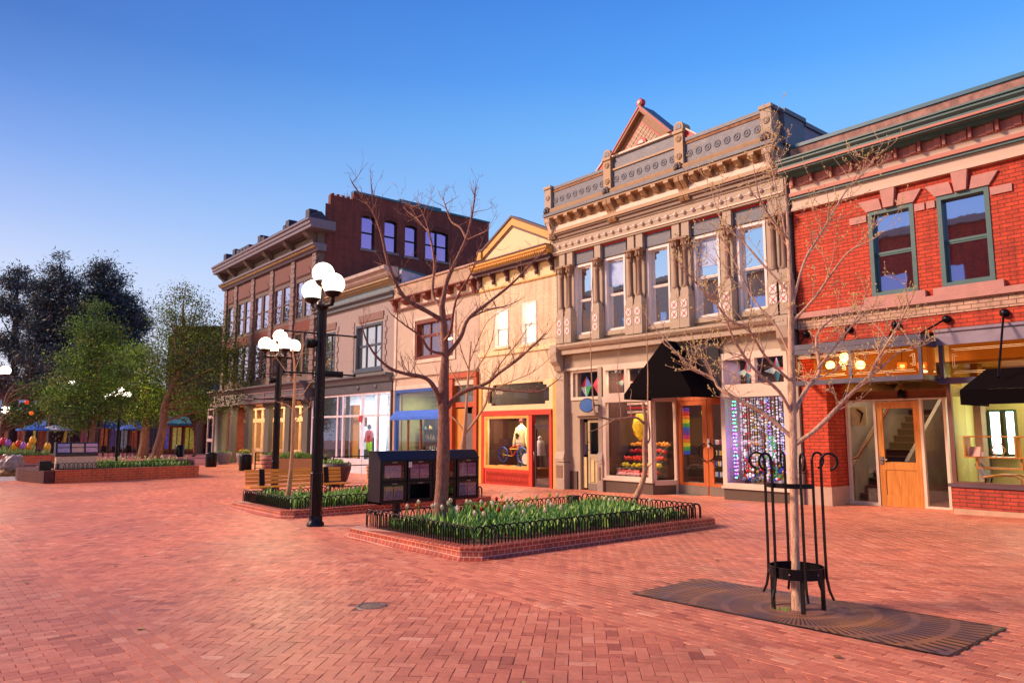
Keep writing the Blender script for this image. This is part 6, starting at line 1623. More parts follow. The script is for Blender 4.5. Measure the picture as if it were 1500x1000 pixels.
def rbox(m, u0, u1, v0, v1, z0, z1):
    c = [rb(u0,v0), rb(u1,v0), rb(u1,v1), rb(u0,v1)]
    return m.add([(p[0],p[1],z0) for p in c]+[(p[0],p[1],z1) for p in c], [(0,3,2,1),(4,5,6,7),(0,1,5,4),(1,2,6,5),(2,3,7,6),(3,0,4,7)])
obj('box', rbox(MB(), -1.2, 1.2, -.4, .4, zz0, zz0+.68), mat('planter_tan', '#b08050', .7, var=.12), t)
obj('soil', rbox(MB(), -1.14, 1.14, -.34, .34, zz0+.681, zz0+.69), M_soil, t)
rng = random.Random(8)
obj('plants', leaves(rng, [(*rb(rng.uniform(-1.1,1.1), rng.uniform(-.3,.3)), zz0+.68) for _ in range(300)], .15, .36), M_lf, t)
t = thing('bike_rack', 'black ladder-like bike rack in front of the pink pot', 'bike rack', (-37.6, 14.3, g(-37)))
for y_ in (14.1, 15.1): obj('post', MB().box(-37.4,-37.35,y_-.025,y_+.025,g(-37),.55), M_iron, t)
for k in range(5): obj('rung', MB().box(-37.39,-37.36,14.12,15.08 if k else 15.9,-.25+k*.19,-.22+k*.19), M_iron, t)
t = thing('drinking_fountain', 'black pedestal drinking fountain left of the plum planter', 'drinking fountain', (-26.4, 12.6, g(-26)))
obj('pedestal', MB().lathe((-26.4,12.6,g(-26)), [(.24,0),(.24,.05),(.14,.1),(.13,.6),(.16,.7),(.24,.86)], 12), M_iron, t)
obj('bowl', MB().lathe((-26.4,12.6,g(-26)), [(.24,.86),(.3,.92),(.3,.97),(.26,.97),(.2,.93)], 18), M_iron, t)
obj('spout', MB().tube([(-26.4,12.6,g(-26)+.93),(-26.4,12.6,g(-26)+1.04),(-26.34,12.58,g(-26)+1.07)], .014, 6), M_chrome, t)
t = thing('railing', 'low black railing in front of the white shopfront', 'railing', (-27.2, 14.3, g(-27)))
for y_ in (13.4, 15.2): obj('post', MB().box(-27.2,-27.16,y_-.02,y_+.02,g(-27),.62), M_iron, t)
for z_ in (.25, .6): obj('rail', MB().box(-27.19,-27.17,13.42,15.18,z_-.02,z_+.02), M_iron, t)
# ================================================================== BARE TREES
CAMP = Vector((0,0,1.6)); _ps, _th = R(50.24), R(7.0)
VF = Vector((-math.sin(_ps)*math.cos(_th), math.cos(_ps)*math.cos(_th), math.sin(_th)))
VR = Vector((math.cos(_ps), math.sin(_ps), 0)); VU = VR.cross(VF)
def at(px, py, d, dd=0.):
    """point seen at photo pixel px,py whose horizontal distance along the view axis is d (+dd)"""
    v = VF*1073.6 + VR*(px-750) - VU*(py-500)
    hx = v.x*-math.sin(_ps) + v.y*math.cos(_ps)
    return CAMP + v*((d+dd)/hx)
def vdepth(x, y): return x*-math.sin(_ps) + y*math.cos(_ps)
def twigs(m, rng, p, d, r, ln, lv, buds=None, kink=.35, dens=2.2, up=.25):
    """random recursive twig from p along d"""
    n = 4; pts = [p.copy()]; rad = [r]
    q = p.copy(); dr = d.normalized()
    for i in range(n):
        dr = (dr + Vector((rng.uniform(-1,1), rng.uniform(-1,1), rng.uniform(-1,1)))*kink*.5 + Vector((0,0,up*.3))).normalized()
        q = q + dr*ln/n; pts.append(q.copy()); rad.append(max(.002, r*(1-.75*(i+1)/n)))
    m.tube(pts, rad, 5 if r < .01 else 6)
    if buds is not None:
        for k in range(2 if lv else 3):
            b = pts[rng.randint(1, n)]; buds.append(b + Vector((rng.uniform(-.01,.01), rng.uniform(-.01,.01), rng.uniform(0,.01))))
        buds.append(pts[-1])
    if lv <= 0: return
    k = int(dens + rng.random())
    for j in range(k):
        i = rng.randint(1, n)
        a = Vector((rng.uniform(-1,1), rng.uniform(-1,1), rng.uniform(-.4,1))).normalized()
        twigs(m, rng, pts[i], dr*.6 + a, rad[i]*.65, ln*rng.uniform(.45,.75), lv-1, buds, kink, dens, up)
def smooth(pts):
    """Catmull-Rom through (Vector, radius) list"""
    out = []
    for i in range(len(pts)-1):
        p0 = pts[max(i-1,0)]; p1 = pts[i]; p2 = pts[i+1]; p3 = pts[min(i+2, len(pts)-1)]
        for k in range(4):
            t = k/4
            v = .5*((2*p1[0]) + (p2[0]-p0[0])*t + (2*p0[0]-5*p1[0]+4*p2[0]-p3[0])*t*t + (-p0[0]+3*p1[0]-3*p2[0]+p3[0])*t**3)
            out.append((v, p1[1]+(p2[1]-p1[1])*t))
    out.append(pts[-1]); return out
def bare_tree(label, base, trunk, limbs, barkm, seed, tw=(.6, .012, 2), budm=None, group=None, jit=.25, per=4, dens=2.0, budsz=.012):
    rng = random.Random(seed)
    d0 = vdepth(base[0], base[1])
    t = thing('bare_tree', label, 'tree', base, group)
    pts = [(at(px, py, d0), r) for px, py, r in trunk]
    pts[0] = (Vector(base), pts[0][1])
    sp_ = smooth(pts)
    m = MB().tube([p for p, r in sp_], [r*(1+.06*math.sin(7*i)) for i, (p, r) in enumerate(sp_)], 12)
    # root flare
    obj('trunk', m, barkm, t)
    buds = [] if budm else None
    for L_ in limbs:
        r0, r1, dd0, dd1 = L_[0]; P_ = L_[1:]
        n = len(P_)
        q = [(at(px, py, d0, dd0+(dd1-dd0)*i/(n-1)), r0+(r1-r0)*i/(n-1)) for i, (px, py) in enumerate(P_)]
        s_ = smooth(q)
        m = MB().tube([p for p, r in s_], [r*(1+.08*math.sin(5*i+seed)) for i, (p, r) in enumerate(s_)], 8)
        ln = sum((s_[i+1][0]-s_[i][0]).length for i in range(len(s_)-1))
        k = int(ln*per)
        for j in range(k):
            i = rng.randint(max(1, len(s_)//5), len(s_)-1)
            dr = (s_[min(i+1, len(s_)-1)][0]-s_[i-1][0]).normalized()
            a = Vector((rng.uniform(-1,1), rng.uniform(-1,1), rng.uniform(-.3,1))).normalized()
            twigs(m, rng, s_[i][0], dr*.7+a, min(tw[1], s_[i][1]*.7), tw[0]*rng.uniform(.5,1.2), tw[2]-1, buds, dens=dens)
        twigs(m, rng, s_[-1][0], (s_[-1][0]-s_[-3][0]), s_[-1][1], tw[0]*.35, 1, buds, kink=.2)
        obj('limb', m, barkm, t)
    if buds:
        bm = MB()
        for b in buds:
            s_ = budsz*rng.uniform(.7,1.5)
            bm.add([tuple(b+Vector((s_,0,0))), tuple(b+Vector((-s_*.5,s_*.8,0))), tuple(b+Vector((-s_*.5,-s_*.8,0))), tuple(b+Vector((0,0,s_*2.2)))], [(0,1,3),(1,2,3),(2,0,3),(0,2,1)])
        tag(obj('buds', bm, budm, t), kind='stuff')
    return t
def bark(name, c1, c2, sc_=9, rough=.85):
    if name in MC: return MC[name]
    m, t, b = nt(name); N = t.nodes; L = t.links
    tc = N.new('ShaderNodeTexCoord'); mp = N.new('ShaderNodeMapping'); mp.inputs['Scale'].default_value = (sc_*2.2, sc_*2.2, sc_*.5); L.new(tc.outputs['Object'], mp.inputs[0])
    n = N.new('ShaderNodeTexNoise'); n.inputs['Scale'].default_value = 2.2; n.inputs['Detail'].default_value = 8; n.inputs['Roughness'].default_value = .7; n.inputs['Distortion'].default_value = 1; L.new(mp.outputs[0], n.inputs['Vector'])
    r = N.new('ShaderNodeValToRGB'); r.color_ramp.elements[0].position = .36; r.color_ramp.elements[1].position = .62
    r.color_ramp.elements[0].color = lin(c1); r.color_ramp.elements[1].color = lin(c2); L.new(n.outputs['Fac'], r.inputs[0])
    L.new(r.outputs[0], b.inputs['Base Color']); b.inputs['Roughness'].default_value = rough
    bp = N.new('ShaderNodeBump'); bp.inputs['Strength'].default_value = .8; bp.inputs['Distance'].default_value = .015; L.new(n.outputs['Fac'], bp.inputs['Height']); L.new(bp.outputs['Normal'], b.inputs['Normal'])
    MC[name] = m; return m
BK1 = bark('bark_dark', '#54342a', '#a5725c')
BK4 = bark('bark_smooth', '#94705c', '#e6bc98', 7, .6)
BK5 = bark('bark_pale', '#93694c', '#c79a74', 6, .7)
zb = g(-10.57)+.14
bare_tree('large bare tree with rough dark bark in the front tulip bed', (-10.57, 7.18, zb),
  [(643,768,.18),(645,752,.135),(648,700,.112),(650,640,.1),(650,600,.098),(650,560,.085),(652,520,.07),(650,480,.062),(647,448,.055)],
  [ [(0.0480,0.0090,0,-.8),(646,597),(639,573),(624,554),(593,547),(571,539),(550,520),(537,499),(531,480)],
    [(0.0480,0.0105,0,-.7),(652,601),(674,576),(711,562),(729,548),(763,523),(795,492)],
    [(0.0240,0.0075,-.3,-.9),(700,567),(736,571),(763,573),(791,573),(816,557)],
    [(0.0440,0.0105,0,.6),(653,522),(674,495),(686,467),(717,442),(748,417),(779,386),(803,362)],
    [(0.0160,0.0060,.3,.5),(686,467),(712,455),(742,448),(760,440)],
    [(0.0480,0.0105,0,.3),(647,450),(655,411),(669,380),(683,349),(692,312),(696,282)],
    [(0.0240,0.0075,.2,.9),(683,349),(674,333),(661,324),(652,300),(649,291)],
    [(0.0200,0.0060,.2,-.3),(683,352),(700,344),(714,338)],
    [(0.0440,0.0105,0,-.5),(650,470),(624,455),(596,439),(581,417),(567,380),(559,343),(546,309),(531,290),(516,268)],
    [(0.0144,0.0060,-.4,-.5),(547,311),(545,285),(543,262)],
    [(0.0320,0.0090,0,.8),(647,450),(634,430),(636,383),(627,334),(614,300)],
    [(0.0160,0.0060,.6,.9),(628,340),(612,322),(596,309)],
    [(0.0280,0.0075,0,-1.0),(652,518),(630,513),(615,492),(593,476),(574,461)],
    [(0.0320,0.0075,0,-1.2),(650,500),(660,485),(668,440),(690,400),(700,370)] ],
  BK1, 21, (.4,.008,3), None, None, per=6, dens=1.8)
zb = gz0
bare_tree('slender budding tree inside the iron tree guard', (GX, GY, zb-.03),
  [(1167,893,.062),(1167,875,.046),(1165,800,.038),(1163,720,.036),(1162,650,.038),(1160,560,.033),(1158,470,.028),(1157,400,.022),(1154,330,.015),(1150,260,.008)],
  [ [(0.0245,0.0057,0,-.5),(1162,652),(1196,628),(1237,586),(1270,554),(1288,522),(1316,476),(1334,440)],
    [(0.0131,0.0049,-.2,-.4),(1237,586),(1262,560),(1290,540),(1315,517),(1345,508)],
    [(0.0212,0.0057,0,.5),(1160,640),(1118,605),(1076,582),(1053,568),(1044,554),(1012,536),(980,504),(953,472)],
    [(0.0180,0.0049,0,-.4),(1160,607),(1141,573),(1104,540),(1076,499),(1058,458),(1021,416),(996,386)],
    [(0.0146,0.0049,0,.3),(1159,524),(1136,476),(1104,439),(1081,393),(1060,354)],
    [(0.0245,0.0057,0,.4),(1162,607),(1182,568),(1200,545),(1196,494),(1215,470),(1237,458)],
    [(0.0131,0.0049,.1,.6),(1198,540),(1225,505),(1252,470),(1268,430)],
    [(0.0163,0.0049,0,-.4),(1160,472),(1191,439),(1214,407),(1242,370),(1268,356)],
    [(0.0146,0.0041,0,.4),(1160,450),(1178,384),(1205,338),(1237,283),(1256,264),(1278,238)],
    [(0.0114,0.0041,0,.2),(1158,386),(1148,330),(1138,280),(1122,212)],
    [(0.0114,0.0041,0,-.3),(1158,354),(1130,320),(1113,290),(1105,250)],
    [(0.0131,0.0041,0,.3),(1158,430),(1120,390),(1085,350),(1060,330),(1045,290)],
    [(0.0146,0.0041,0,-.5),(1160,560),(1120,520),(1095,480),(1070,470),(1040,430)] ],
  BK4, 33, (.36,.006,3), mat('bud_gold', '#dcc070', .6), None, per=9, dens=1.7, budsz=.0065)
zb = g(-10.56)+.14
bare_tree('pollarded thin tree at the back of the front tulip bed', (-10.56, 12.0, g(-10.56)+.1),
  [(941,742,.07),(943,700,.055),(944,655,.05),(946,620,.045),(942,590,.04)],
  [ [(.022,.006,0,.2),(946,652),(952,640),(949,605),(949,542),(947,480),(948,432)],
    [(.028,.006,0,-.3),(943,620),(930,611),(897,614),(872,605),(868,570),(866,537),(865,480),(869,385)],
    [(.012,.004,-.1,-.2),(910,612),(908,590),(904,545),(910,490)],
    [(.012,.004,-.2,-.3),(900,614),(875,628),(860,633)],
    [(.01,.004,0,-.2),(947,687),(962,670),(980,652)],
    [(.012,.004,-.1,.1),(925,612),(923,590),(925,575)] ],
  BK5, 41, (.25,.005,1), None, None, per=.8, dens=1)
bare_tree('thin young bare tree in the second tulip bed', (-17.8, 7.56, g(-17.8)+.12),
  [(421,732,.07),(425,700,.055),(428,660,.045),(430,600,.04),(432,560,.032),(431,530,.022),(427,505,.014)],
  [ [(.016,.005,0,.2),(431,618),(441,606),(452,596),(455,588)],
    [(.014,.005,0,-.3),(431,585),(445,575),(455,560),(470,545),(478,533)],
    [(.012,.004,0,.2),(431,560),(420,545),(408,528),(400,515)],
    [(.012,.004,0,-.2),(431,545),(440,520),(447,500),(452,485)],
    [(.01,.004,0,.3),(431,600),(418,592),(405,588)] ],
  BK5, 52, (.3,.006,2), None, None, per=4)
bare_tree('pale-barked bare tree with fine twigs in front of the orange shop bay', (-18.75, 13.5, g(-18.75)),
  [(676,705,.09),(677,660,.075),(680,635,.065),(683,598,.045),(686,551,.035),(690,500,.02)],
  [ [(.045,.01,0,-.5),(679,638),(698,613),(712,590),(718,560),(735,530),(760,500),(780,470)],
    [(.03,.008,0,.4),(678,628),(666,614),(655,604),(645,580),(640,545)],
    [(.025,.008,0,.4),(684,580),(665,550),(650,520),(640,490)],
    [(.025,.008,0,-.6),(686,555),(705,530),(720,500),(725,465)],
    [(.02,.008,-.3,-1),(714,575),(745,560),(780,545),(810,520)],
    [(.02,.008,0,1),(688,530),(700,500),(715,470),(745,450)],
    [(.02,.008,0,-1),(686,540),(675,510),(672,480),(690,455)],
    [(.02,.008,-.2,-.6),(720,555),(750,530),(790,500),(815,470)] ],
  BK5, 63, (.7,.009,2), None, None, per=5, dens=2.2)
# ================================================================== LEFT SIDE: RAISED BEDS, SCULPTURES
Rv = Vector((math.cos(_ps), math.sin(_ps), 0)); Fv = Vector((-math.sin(_ps), math.cos(_ps), 0))
def gp(px, d, z=None):
    """ground point in the column of photo pixel px at view depth d"""
    s_ = (px-750)/1073.6*d*1.0
    p = Fv*d + Rv*s_
    return Vector((p.x, p.y, g(p.x) if z is None else z))
def vbox(m, px0, px1, d, th, z0, z1, mi=0):
    a, b = gp(px0, d), gp(px1, d); f = Fv*th
    c = [a, b, b+f, a+f]
    return m.add([(p.x,p.y,z0) for p in c]+[(p.x,p.y,z1) for p in c], [(0,3,2,1),(4,5,6,7),(0,1,5,4),(1,2,6,5),(2,3,7,6),(3,0,4,7)], mi)
M_obrick = brick_mat('orange_brick', '#b84a26', '#a43e1e', '#b0765a', .3, .1, .012, var=.12)
M_dbrick = brick_mat('plum_brick', '#5a2226', '#4a1a20', '#2a1012', .3, .1, .012, var=.12)
zg = g(-34)
t = thing('raised_bed', 'long raised orange brick bed with tulips and hoop edging at the left', 'flower bed', (-35.5, 7.5, zg))
poly = [(-33.45,4.82),(-34.05,10.35),(-38.0,10.35),(-38.0,4.75)]
m = MB(); n = 4
m.prism(poly, 'z', zg-.2, zg+.5)
obj('brick_wall', m, M_obrick, t)
obj('soil', MB().prism([(-33.7,5.0),(-34.25,10.15),(-37.8,10.15),(-37.8,5.0)], 'z', zg+.49, zg+.505), M_soil, t)
solid('brick_bench', MB().prism([(-33.5,4.45),(-33.5,4.81),(-37.9,4.74),(-37.9,4.0),(-36.2,3.9)], 'z', zg-.2, zg+.48), M_dbrick, 'dark plum brick seat block at the near end of the raised orange bed', 'seat', (-35.5,4.4,zg))
solid('utility_box', MB().box(-34.3,-34.0,4.35,4.75,zg+.482,zg+.84), M_iron, 'black utility box on the plum brick seat block', 'box', (-34.1,4.5,zg+.48))
fn = thing('hoop_fence', 'hoop edging on top of the raised orange brick bed', 'hoop fence', (-34, 7.5, zg+.5))
rest = MB()
def hoop_run(a, b, z, cap, parent, sp_=.16, h=.26, cnt0=0):
    a = Vector((*a,0)); b = Vector((*b,0)); ln = (b-a).length; u = (b-a)/ln; c = cnt0
    for k in range(int(ln/sp_)):
        s0 = k*sp_; w_ = .22; m = MB()
        pts = [a+u*s0+Vector((0,0,z))]
        for q in range(7):
            an = PI-PI*q/6; pts.append(a+u*(s0+w_/2+w_/2*math.cos(an))+Vector((0,0,z+h-.11+.11*math.sin(an))))
        pts.append(a+u*(s0+w_)+Vector((0,0,z)))
        m.tube(pts, .012, 5); obj('hoop', m, M_iron, parent); c += 1
    return c
c_ = hoop_run((-33.6,4.95), (-34.15,10.2), zg+.5, 100, fn)
hoop_run((-33.6,4.95), (-37.9,4.9), zg+.5, 100, fn)
hoop_run((-34.15,10.2), (-37.5,10.2), zg+.5, 100, fn)
rng = random.Random(31)
sp_ = [(rng.uniform(-37.5,-34.2), rng.uniform(5.1,10.0), zg+.5) for _ in range(900)]
tag(obj('tulip_leaves', leaves(rng, sp_, .14, .3), M_lf), 'tulip foliage on the raised orange brick bed', 'foliage', kind='stuff')
for k in range(60):
    x, y = rng.uniform(-36.5,-34.1), rng.uniform(6.5,10.0)
    o = tulip(x, y, zg+.5, 'white' if k % 3 else 'yellow', rng.uniform(.25,.36))
    o['label'] = ('creamy white' if k % 3 else 'pale yellow')+' tulip on the raised orange brick bed at the left'; o['group'] = 'tulips on the raised brick bed, '+('white' if k % 3 else 'yellow')
t = thing('raised_bed', 'raised orange brick bed at the left edge carrying the giant tulip sculptures', 'flower bed', tuple(gp(0,42)))
z1_ = gp(20,42).z
obj('brick_wall', vbox(MB(), -260, 84, 42, 4, z1_-.3, z1_+.68), M_obrick, t)
obj('soil', vbox(MB(), -250, 82, 42.2, 3.6, z1_+.68, z1_+.7), M_soil, t)
m = MB()
for k in range(90):
    p = gp(-100+k*2.0, 42.15); m.bar((p.x,p.y,z1_+.68), (p.x,p.y,z1_+.88), .02, .02)
obj('edging', m, M_iron, t)
rng = random.Random(32)
gl = []
for _ in range(500):
    p = gp(rng.uniform(-90,80), 42.3+rng.random()*2.5); gl.append((p.x,p.y,z1_+.7))
tag(obj('bed_greenery', leaves(rng, gl, .1, .25), M_lf), 'low greenery round the giant tulip sculptures', 'foliage', kind='stuff')
def giant_tulip(px, col, h, label, d=43.0, two=0):
    p = gp(px, d); z = z1_+.7
    t = thing('tulip_sculpture', label, 'sculpture', (p.x, p.y, z), 'giant tulip sculptures')
    obj('stem', MB().tube([(p.x,p.y,z-.02),(p.x,p.y,z+h-.25)], .03, 8), mat('sculpt_stem', '#8aa83a', .5), t)
    for s_ in (-1, 1):
        q = [Vector((p.x,p.y,z))+Rv*s_*o+Vector((0,0,zz)) for o, zz in ((.02,0),(.1,.2),(.17,.42),(.2,.52))]
        mm = MB()
        ws = (.04,.08,.06,.005)
        vs = []
        for qq, w_ in zip(q, ws):
            for k in range(6):
                a = k*PI/3; vs.append(tuple(qq+Rv*(w_*math.cos(a))+Fv*(.025*math.sin(a))))
        mm.add(vs, [(i*6+k,i*6+(k+1)%6,(i+1)*6+(k+1)%6,(i+1)*6+k) for i in range(3) for k in range(6)], 0, True)
        obj('leaf', mm, mat('sculpt_leaf', '#b5c070', .5), t)
    m = MB()
    for o, hh, r_ in ((-.1,.0,.11),(.1,.0,.11),(0,.03,.12)):
        c = Vector((p.x,p.y,z+h-.16+hh))+Rv*o
        # pointed petal
        vs = []; prof = [(.02,-.2),(.1,-.14),(.13,-.02),(.11,.1),(.05,.19),(.003,.24)]
        for r2, zz in prof:
            for k in range(8):
                a = k*PI/4; vs.append(tuple(c+Rv*(r2*math.cos(a)*.9)+Fv*(r2*.7*math.sin(a)+(-.05 if o == 0 else .02))+Vector((0,0,zz))))
        m.add(vs, [(i*8+k,i*8+(k+1)%8,(i+1)*8+(k+1)%8,(i+1)*8+k) for i in range(5) for k in range(8)], 0, True)
    obj('flower', m, mat('sculpt_'+col[1:], col, .45, var=.06), t)
for px, col, h, lb in ((11,'#d03048',.92,'giant pink-red tulip sculpture, leftmost'),(18,'#a86ab8',.82,'giant lilac tulip sculpture next to the leftmost pink one'),(28,'#e8a420',.62,'low giant yellow tulip sculpture left of the red one'),(34,'#d83c18',.76,'giant orange-red tulip sculpture between the yellow and lilac ones'),(40.5,'#b878c0',.66,'low giant lilac tulip sculpture right of the red one'),(50,'#e09a28',.62,'low giant yellow tulip sculpture beneath the tallest yellow one'),(54,'#f0b028',.98,'tallest giant yellow tulip sculpture'),(76,'#eab030',.62,'giant yellow tulip sculpture standing alone beside the small rack')):
    giant_tulip(px, col, h, lb)
# rock sculpture
bp_ = gp(25.5, 33.8)
rng = np.random.default_rng(5)
def rock(c, r_, seed, sx=1, sy=1, sz=1, nu=24, nv=16, amp=.16):
    m = MB().ball((0,0,0), 1, nu, nv); rr_ = random.Random(seed)
    ks = [(Vector((rr_.uniform(-1,1),rr_.uniform(-1,1),rr_.uniform(-1,1))).normalized(), rr_.uniform(1,4), rr_.uniform(0,6)) for _ in range(9)]
    out = []
    for v in m.v:
        v = Vector(v); f = 1+sum(amp/3*math.sin(k[1]*3*v.dot(k[0])+k[2]) for k in ks)
        out.append((c[0]+v.x*r_*sx*f, c[1]+v.y*r_*sy*f, c[2]+v.z*r_*sz*f))
    m.v = out; return m
t = thing('rock_sculpture', 'knobbly grey and brown rock sculpture on the concrete at the far left', 'sculpture', tuple(bp_))
q = bp_+Rv*.1
M_rk = mat('rock_grey', '#85787a', .35, var=.45, scale=4, bump=.6, bscale=12)
obj('main_rock', rock((q.x,q.y,bp_.z+.55), .42, 3, sz=.98), M_rk, t)
q = bp_-Rv*.22; obj('rock_arm', rock((q.x,q.y,bp_.z+.5), .27, 5, sz=1.2), M_rk, t)
q = bp_-Rv*.3; obj('knob', rock((q.x,q.y,bp_.z+.9), .1, 7), M_rk, t)
q = bp_-Rv*.12; obj('pedestal', rock((q.x,q.y,bp_.z+.14), .33, 9, sz=.8), mat('rock_brown', '#8a6238', .6, var=.4, scale=6, bump=.5), t)
solid('stone_bench', vbox(MB(), 36, 66, 38, .6, g(-38)-.1, g(-38)+.34), mat('bench_stone', '#5c4650', .7, var=.2), 'low grey stone bench behind the rock sculpture', 'bench', tuple(gp(50,38)))
solid('stone_bench', vbox(MB(), 9, 20, 38, .6, g(-38)-.1, g(-38)+.34), mat('bench_stone', '#5c4650', .7, var=.2), 'low stone bench end left of the rock sculpture', 'bench', tuple(gp(15,38)))
solid('brick_block', vbox(MB(), -40, 6, 35, .8, g(-38)-.1, g(-38)+.52), M_dbrick, 'dark brick block cut off by the left edge', 'block', tuple(gp(0,35)))

# ================================================================== FAR SHOPS
M_far1 = mat('far_wall_rose', '#7a4038', .8, var=.3, scale=1)
M_far2 = mat('far_wall_dark', '#3e2c30', .8, var=.3, scale=1)
def far_shop(label, px0, px1, d, h, wallm, n, litcols, awn=None, th=10, seed=1, trim='#8a6a58', upper=True, loc=None):
    p = gp((px0+px1)/2, d); z0 = p.z
    t = thing('shop_building', label, 'building', tuple(p))
    rr_ = random.Random(seed)
    obj('wall', vbox(MB(), px0, px1, d, th, z0-.5, z0+h), wallm, t)
    w_ = (px1-px0)/n
    for k in range(n):
        a = px0+w_*(k+.12); b = px0+w_*(k+.88)
        c_ = litcols[k % len(litcols)]
        gls = obj('shop_window', vbox(MB(), a, b, d-.03, .02, z0+.5, z0+2.5), mat('lit_'+c_[1:], c_, .4, var=.95, scale=3.5, emit=c_, es=.12), t)
        m = MB()
        for q in (0, .5, 1): vbox(m, a+(b-a)*q-.6, a+(b-a)*q+.6, d-.1, .05, z0+.1, z0+2.7)
        vbox(m, a, b, d-.09, .04, z0+2.5, z0+2.65); vbox(m, a, b, d-.09, .04, z0+.3, z0+.5)
        obj('frame', m, mat('trim_'+trim[1:], trim, .5), gls)
        if upper:
            uw = obj('upper_window', vbox(MB(), a+w_*.1, b-w_*.1, d-.03, .02, z0+4.2, z0+5.8), mirror_glass('far_glass', '#b0b8e0', '#2a2030', .5), t)
            obj('frame', vbox(vbox(MB(), a+w_*.05, b-w_*.05, d-.08, .04, z0+5.8, z0+5.95), a+w_*.05, b-w_*.05, d-.08, .04, z0+4.05, z0+4.2), mat('trim_'+trim[1:], trim, .5), uw)
    if awn:
        for (a, b, z, c_) in awn:
            A, B = gp(a, d-1.4), gp(b, d-1.4); Cc, D = gp(b, d-.05), gp(a, d-.05)
            m = MB().add([(A.x,A.y,z0+z),(B.x,B.y,z0+z),(Cc.x,Cc.y,z0+z+.6),(D.x,D.y,z0+z+.6),(A.x,A.y,z0+z-.2),(B.x,B.y,z0+z-.2)], [(0,1,2,3),(4,5,1,0)])
            obj('shop_awning', m, mat('far_awning_'+c_[1:], c_, .7), t)
    obj('parapet', vbox(MB(), px0-.5, px1+.5, d-.15, .4, z0+h, z0+h+.35), mat('trim_'+trim[1:], trim, .5), t)
    return t
far_shop('timber-fronted shop with teal awning left of the colonnade', 236, 290, 70, 5.2, mat('far_timber', '#8a4c22', .6), 3, ['#6a5ab0','#c8b860','#b8b040'], [(240,290,2.9,'#1c6a80')], seed=1, trim='#a05a28', upper=False)
far_shop('dark brick building next to the timber-fronted shop', 288, 312, 72, 7, brick_mat('far_dark_brick','#2e2622','#3a2c28','#1c1614',.3,.1,.01), 1, ['#3a2a20'], trim='#2c2420', seed=2)
far_shop('low rose building with blue awnings behind the leafy trees', 150, 236, 76, 6.5, M_far1, 6, ['#b85a30','#5a4a88','#8a8c90','#b04828','#c8a060','#3a3040'], [(155,185,2.7,'#2c5aa8'),(188,212,2.7,'#3864b0')], seed=3)
far_shop('dark two-storey building behind the conifer trunks', 60, 150, 80, 7.5, M_far2, 6, ['#8a3a20','#302838','#b88a30','#6a3420','#9a4a58','#4a3038'], [(40,72,2.8,'#3a70c0'),(78,100,2.9,'#9aa4b8')], seed=4)
far_shop('rose building at the far left edge behind the giant tulips', -60, 60, 84, 8, M_far1, 7, ['#a04028','#c8b030','#38303c','#8a8048','#b05030'], [(-20,0,2.8,'#8a8c98')], seed=5)
p = gp(285, 95)
t = thing('background_building', 'large dark building whose flat roof shows above the leafy tree left of the colonnade', 'building', tuple(p))
obj('wall', vbox(vbox(MB(), 250, 345, 95, 20, p.z-.5, p.z+15.6), 243, 250, 95, 18, p.z-.5, p.z+14.6), mat('roof_olive_dark', '#3a3028', .8, var=.2), t)
obj('roof_edge', vbox(MB(), 249, 346, 94.8, .5, p.z+15.6, p.z+15.9), M_dark, t)
def umbrella(px, d, col, label):
    p = gp(px, d); z0 = p.z
    t = thing('umbrella', label, 'umbrella', tuple(p), 'cafe umbrellas')
    obj('canopy', MB().lathe((p.x,p.y,z0), [(1.25,2.2),(1.27,2.32),(.7,2.55),(.02,2.72)], 8, sm=False), mat('umbrella_'+col[1:], col, .7), t)
    obj('pole', MB().tube([(p.x,p.y,z0),(p.x,p.y,z0+2.6)], .03, 6), M_iron, t)
umbrella(53, 64, '#2f6ec8', 'blue cafe umbrella behind the giant tulips'); umbrella(197, 62, '#2c58b0', 'blue cafe umbrella behind the raised bed, between two tree trunks')
umbrella(85, 66, '#a8acb8', 'pale grey cafe umbrella left of the trunk behind the small rack')
def cafe_set(px, d, label):
    p = gp(px, d); t = thing('cafe_table', label, 'table', tuple(p), 'cafe tables')
    obj('top', MB().lathe((p.x,p.y,p.z), [(.4,.72),(.42,.74),(.4,.76)], 14), M_iron, t); obj('leg', MB().tube([(p.x,p.y,p.z),(p.x,p.y,p.z+.72)], .03, 6), M_iron, t)
    for s_ in (-1, 1):
        q = p+Rv*s_*.8
        c = thing('cafe_chair', 'black cafe chair '+('left' if s_ < 0 else 'right')+' of the '+label.replace('black ',''), 'chair', tuple(q), 'cafe chairs')
        obj('seat', MB().box(q.x-.22,q.x+.22,q.y-.22,q.y+.22,p.z+.43,p.z+.47), M_iron, c)
        b = q+Rv*s_*.2; obj('backrest', MB().bar((b.x,b.y,p.z+.47),(b.x,b.y,p.z+.95),.06,.4), M_iron, c)
        for a in (-.18,.18):
            for e in (-.18,.18): obj('leg', MB().box(q.x+a-.015,q.x+a+.015,q.y+e-.015,q.y+e+.015,p.z,p.z+.43), M_iron, c)
cafe_set(176, 60, 'black cafe table left of the forked trunk'); cafe_set(192, 58, 'black cafe table beneath the right blue umbrella')
solid('litter_bin', MB().lathe(tuple(gp(268,62)), [(.35,0),(.36,.9),(.3,.98)], 14), M_iron, 'dark litter bin in front of the timber-fronted shop', 'litter bin', tuple(gp(268,62)))
solid('litter_bin', MB().lathe(tuple(gp(236,60)), [(.35,0),(.36,.9),(.3,.98)], 14), M_iron, 'dark litter bin right of the leaning tree trunk', 'litter bin', tuple(gp(236,60)))
